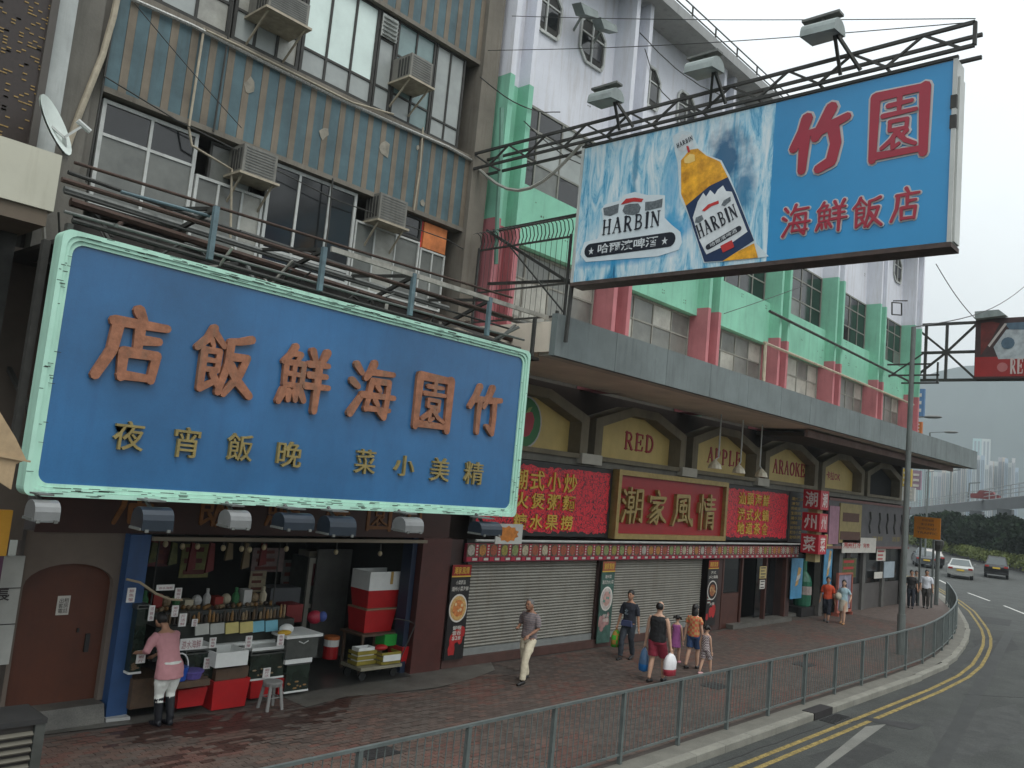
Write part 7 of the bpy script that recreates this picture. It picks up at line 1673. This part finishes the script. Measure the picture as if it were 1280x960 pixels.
# road median with the yellow green hedge, from far left to near right
Hn = [PZ(1140,683,-.14), PZ(1175,690,-.14), PZ(1215,700,-.14), PZ(1255,710,-.14), PZ(1330,727,-.14)]
mb = MB()
for i in range(len(Hn)-1):
    a, b = Hn[i], Hn[i+1]; d = (b-a).normalized(); n_ = Vector((-d.y, d.x, 0))*1.2
    if n_.x < 0: n_ = -n_
    mb.add([a, b, b+n_, a+n_, a+Vector((0,0,.5)), b+Vector((0,0,.5)), b+n_+Vector((0,0,.5)), a+n_+Vector((0,0,.5))], [(0,1,5,4),(4,5,6,7),(3,2,6,7)])
tag(mb.build('median_kerb', M('median_stone', (.09,.085,.08), .9)), 'low dark stone wall edging the hedge beyond the road', 'wall')
pts = []
for i in range(len(Hn)-1):
    L_ = (Hn[i+1]-Hn[i]).length
    for k in range(int(L_/1.6)+1):
        p = Hn[i].lerp(Hn[i+1], min(1, k*1.6/L_)); pts.append((p.x+1.6, p.y+.6, .6, 1.0))
leaf_mass('hedge', 'low yellow green hedge along the far side of the road', pts, m_hedge, 12000, .16)
q = random.Random(9); pts = []
for i in range(110):
    f = q.random(); base = Hn[0].lerp(Hn[4], f)
    d = q.uniform(6, 40); pts.append((base.x+d, base.y+d*.25, q.uniform(.8, 3.4), q.uniform(1.6, 2.6)))
leaf_mass('shrub_bank', 'dark mass of shrubs under and behind the flyover', pts, m_leafd, 42000, .32, seed=3)
tr = random.Random(21); m_trunk = M('trunk', (.07,.055,.04), .9)
for i, (x, dist) in enumerate([(1180,125),(1212,118),(1248,108),(1285,100),(1325,92)]):
    d = ray(x, 690); d = d/math.hypot(d.x, d.y)*dist; base = Vector((d.x, d.y, -.14))
    t = thing('roadside_tree', ['small dark tree behind the hedge left of the silver car', 'dark tree behind the hedge above the silver car', 'dark tree behind the hedge above the black people carrier', 'dark tree behind the hedge at the right edge of the picture', 'dark tree behind the hedge beyond the right edge'][i], 'tree', base, group='dark trees under the flyover')
    MB().tube([base, base+Vector((.1,.1,1.5)), base+Vector((.3,0,3.0))], [.2,.15,.08], 8).build('trunk', m_trunk, t)
    leaf_mass('crown', None, [(base.x+tr.uniform(-1,1), base.y+tr.uniform(-1,1), 3+tr.uniform(-.8,.9), tr.uniform(1.2,1.9)) for _ in range(5)], m_leafd, 2600, .3, kind=None, seed=30+i, parent=t)
# flyover: rises from the far left to the near right
def farpt(x, y, dist):
    d = ray(x, y); k = dist/math.hypot(d.x, d.y); return C0+d*k
FA = [farpt(1120, 643.5, 290), farpt(1170, 639.5, 215), farpt(1215, 636, 165), farpt(1285, 630.5, 125), farpt(1400, 622, 95)]
t = thing('flyover', 'concrete road flyover crossing behind the junction with a pale railing', 'bridge', FA[0])
mb = MB()
top = [farpt(1120,636,290), farpt(1170,631.5,215), farpt(1215,627,165), farpt(1285,619.5,125), farpt(1400,608,95)]
m_fly = M('flyover_concrete', (.13,.14,.145), .9, .15, .1, streak=.2)
for i in range(4):
    a, b, c, d = FA[i], FA[i+1], top[i+1], top[i]; bk = Vector((22, 8, 0)); under = Vector((2.5,1,-.5))  # deck shaped extra deep, to shade the trees beneath
    vs = [a, b, c, d, a+bk, b+bk, c+bk, d+bk, a+under, b+under]
    MB().add(vs, [(0,1,2,3),(3,2,6,7),(4,5,6,7),(0,1,9,8),(8,9,5,4)]).build('deck_span', m_fly, t)
rail_h = 2.2
for i in range(4):
    a, b = top[i], top[i+1]; L_ = (b-a).length
    for z in (.6, 1.15, 1.7): MB().bar(a+Vector((0,0,z)), b+Vector((0,0,z)), .10).build('rail', M('fly_rail', (.30,.32,.32), .6), t)
    n_ = max(2, int(L_/5))
    for k in range(n_):
        p = a.lerp(b, k/n_); MB().bar(p, p+Vector((0,0,1.7)), .12).build('rail_post', M('fly_rail'), t)
for f in (.25, .8):
    p = FA[2].lerp(FA[3], f)+Vector((5,2,0)); MB().box(p.x-.9, p.y-.9, -.14, p.x+.9, p.y+.9, p.z-.5).build('column', m_fly, t)
# red vehicle on the flyover
p = top[2].lerp(top[3], .35)+Vector((3,1.2,0))
mb = MB(); mb.prism([(p.x,p.y-2,p.z+.2),(p.x,p.y+2,p.z+.2),(p.x,p.y+2,p.z+.9),(p.x,p.y+1.1,p.z+1.0),(p.x,p.y+.7,p.z+1.5),(p.x,p.y-1.0,p.z+1.5),(p.x,p.y-1.5,p.z+.95),(p.x,p.y-2,p.z+.9)], (1.6,0,0)); tag(mb.build('far_vehicle', M('far_red', (.20,.03,.03))), 'small dark red vehicle passing on the flyover', 'vehicle')
# light poles on the flyover
for i, (x, yt, yb, dist) in enumerate([(1156,590,636,230),(1187,588,630,190),(1210,604,628,170)]):
    a, b = farpt(x, yb, dist), farpt(x+2, yt, dist); mb = MB(); mb.tube([a, b], .12, 6); mb.bar(b, b+Vector((-.5,-1.8,.2)), .18)
    tag(mb.build('flyover_lamp', m_post), ['tall thin lamp pole on the flyover left of the canopy end', 'thin lamp pole on the flyover below the canopy end', 'short lamp pole on the flyover right of the canopy end'][i], 'lamp post', 'lamp poles on the flyover')
# towers
def tower(label, x0, x1, ytop, dist, cols, bays, seed):
    a, b = farpt(x0, 640, dist), farpt(x1, 640, dist); zt2 = farpt((x0+x1)/2, ytop, dist).z
    t = thing('tower_block', label, 'tower block', (a.x, a.y, 0), group='pale tower blocks beyond the flyover')
    d = (b-a); L_ = d.length; d = d.normalized(); n_ = Vector((-d.y, d.x, 0)); 
    if n_.dot(a-C0) < 0: n_ = -n_
    q = random.Random(seed)
    mats = [M('tower_%d' % k_, c_, .9, .06, .02) for k_, c_ in cols]
    for k in range(bays):
        s0_, s1_ = k/bays, (k+1)/bays-(.01); off = q.choice([0, 2.5, 5]); zz_ = zt2-q.choice([0,0,3,6])
        p0_, p1_ = a+d*L_*s0_+n_*off, a+d*L_*s1_+n_*off; p0_.z = p1_.z = 0
        bm_ = MB().prism([p0_, p1_, p1_+n_*20, p0_+n_*20], (0,0,zz_)).build('bay', mats[k % len(mats)], t)
        mb = MB(); w_ = (p1_-p0_)
        for f in (.2, .6):
            mb.add([p0_+w_*f-n_*.3+Vector((0,0,4)), p0_+w_*(f+.2)-n_*.3+Vector((0,0,4)), p0_+w_*(f+.2)-n_*.3+Vector((0,0,zz_-3)), p0_+w_*f-n_*.3+Vector((0,0,zz_-3))], [(0,1,2,3)])
        mb.build('window_column', M('tower_window', (.16,.2,.24), .5), bm_, kind='stuff')
tc1 = [(1,(.50,.44,.38)),(2,(.45,.48,.46)),(3,(.40,.40,.42))]; tc2 = [(4,(.34,.42,.50)),(2,(.45,.48,.46)),(5,(.50,.50,.50))]; tc3 = [(6,(.30,.46,.46)),(2,(.45,.48,.46))]
tower('pale blue green tower block just right of the lamp post', 1147, 1162, 578, 620, tc3, 3, 1)
tower('cream tower block seen below the canopy end', 1160, 1186, 585, 660, tc1, 5, 2)
tower('pinkish cream tower block below the tip of the canopy', 1184, 1211, 575, 680, tc1, 5, 3)
tower('wide pale blue tower block right of the canopy tip', 1208, 1240, 569, 640, tc2, 6, 4)
tower('grey cream tower block in the middle of the row right of the canopy', 1236, 1256, 571, 660, tc1, 4, 5)
tower('tower block at the right end of the row above the flyover', 1254, 1272, 572.5, 640, tc2, 4, 6)
tower('tall glassy tower standing higher behind the row', 1213, 1236, 548, 1100, tc3, 2, 7)
# hill
mb = MB(); N = 44; q = random.Random(5); vs = []
for i in range(N+1):
    x = 900+i*16
    yt = 478-18*math.sin((x-1100)/130)-(x-1140)*.10+q.uniform(-1.5,1.5) if x > 1100 else 480+(1100-x)*.15
    a = farpt(x, yt, 1400); f_ = farpt(x, 660, 1150); f_.z = -2; m_ = a.lerp(f_, .5); m_.z = a.z*.45+q.uniform(-6,6); b_ = a+Vector((a.x*.2, a.y*.2, -a.z-5))
    vs += [f_, m_, a, b_]
fs = [(i*4+k, (i+1)*4+k, (i+1)*4+k+1, i*4+k+1) for i in range(N) for k in range(3)]
mb.add(vs, fs); mb.sm = True; mb.build('hill', M('hill_green', (.03,.05,.045), .95, .4, .004), kind='structure')
# ------------------------------------------------------------------ overhead wires
m_wire = M('wire', (.06,.06,.06), .7)
def wire(label, a, b, sag, r_=.012):
    pts = [a.lerp(b, k/12)-Vector((0,0,sag*math.sin(math.pi*k/12))) for k in range(13)]; tag(MB().tube(pts, r_, 5).build('overhead_wire', m_wire), label, 'wire', 'thin overhead wires')
wire('upper thin wire from the tip of the projecting sign truss toward the left', Vector((12.45, yE, zB+.05)), PY(640, 20, 12.8), .05, .008)
wire('lower thin wire from the tip of the projecting sign truss toward the left', Vector((12.45, yE, zB)), PY(610, 63, 12.8), .1, .008)
wire('thin wire rising from the far billboard to the upper left', Vector((GX, ye, zt_)), PX(1170, 330, 40), .2, .02)
wire('thin wire rising from the far lamp post across the sky', Vector((b0.x, b0.y, topz)), PX(1290, 350, 60), .6, .02)
wire('thin wire crossing the striped spandrel diagonally', PY(168, 4, 13.0), PY(302, 160, 13.1), .02, .008)
wire('thin wire crossing the mint spandrels behind the projecting sign', PY(905, 392, 12.75), PY(1010, 355, 12.7), .02, .012)
# ------------------------------------------------------------------ hazy air
HZ = True
if HZ:
    hm_ = bpy.data.materials.new('hazy_air'); hm_.use_nodes = True; n = hm_.node_tree; n.nodes.clear()
    o_ = n.nodes.new('ShaderNodeOutputMaterial'); v = n.nodes.new('ShaderNodeVolumePrincipled'); v.inputs['Density'].default_value = .0004; v.inputs['Color'].default_value = (.84,.95,1,1)
    n.links.new(v.outputs['Volume'], o_.inputs['Volume'])
    MB().box(-300, -300, -1.5, 1900, 1900, 235).build('haze', hm_, kind='stuff')
for o in COL.objects:
    if '_abs' in o: del o['_abs']
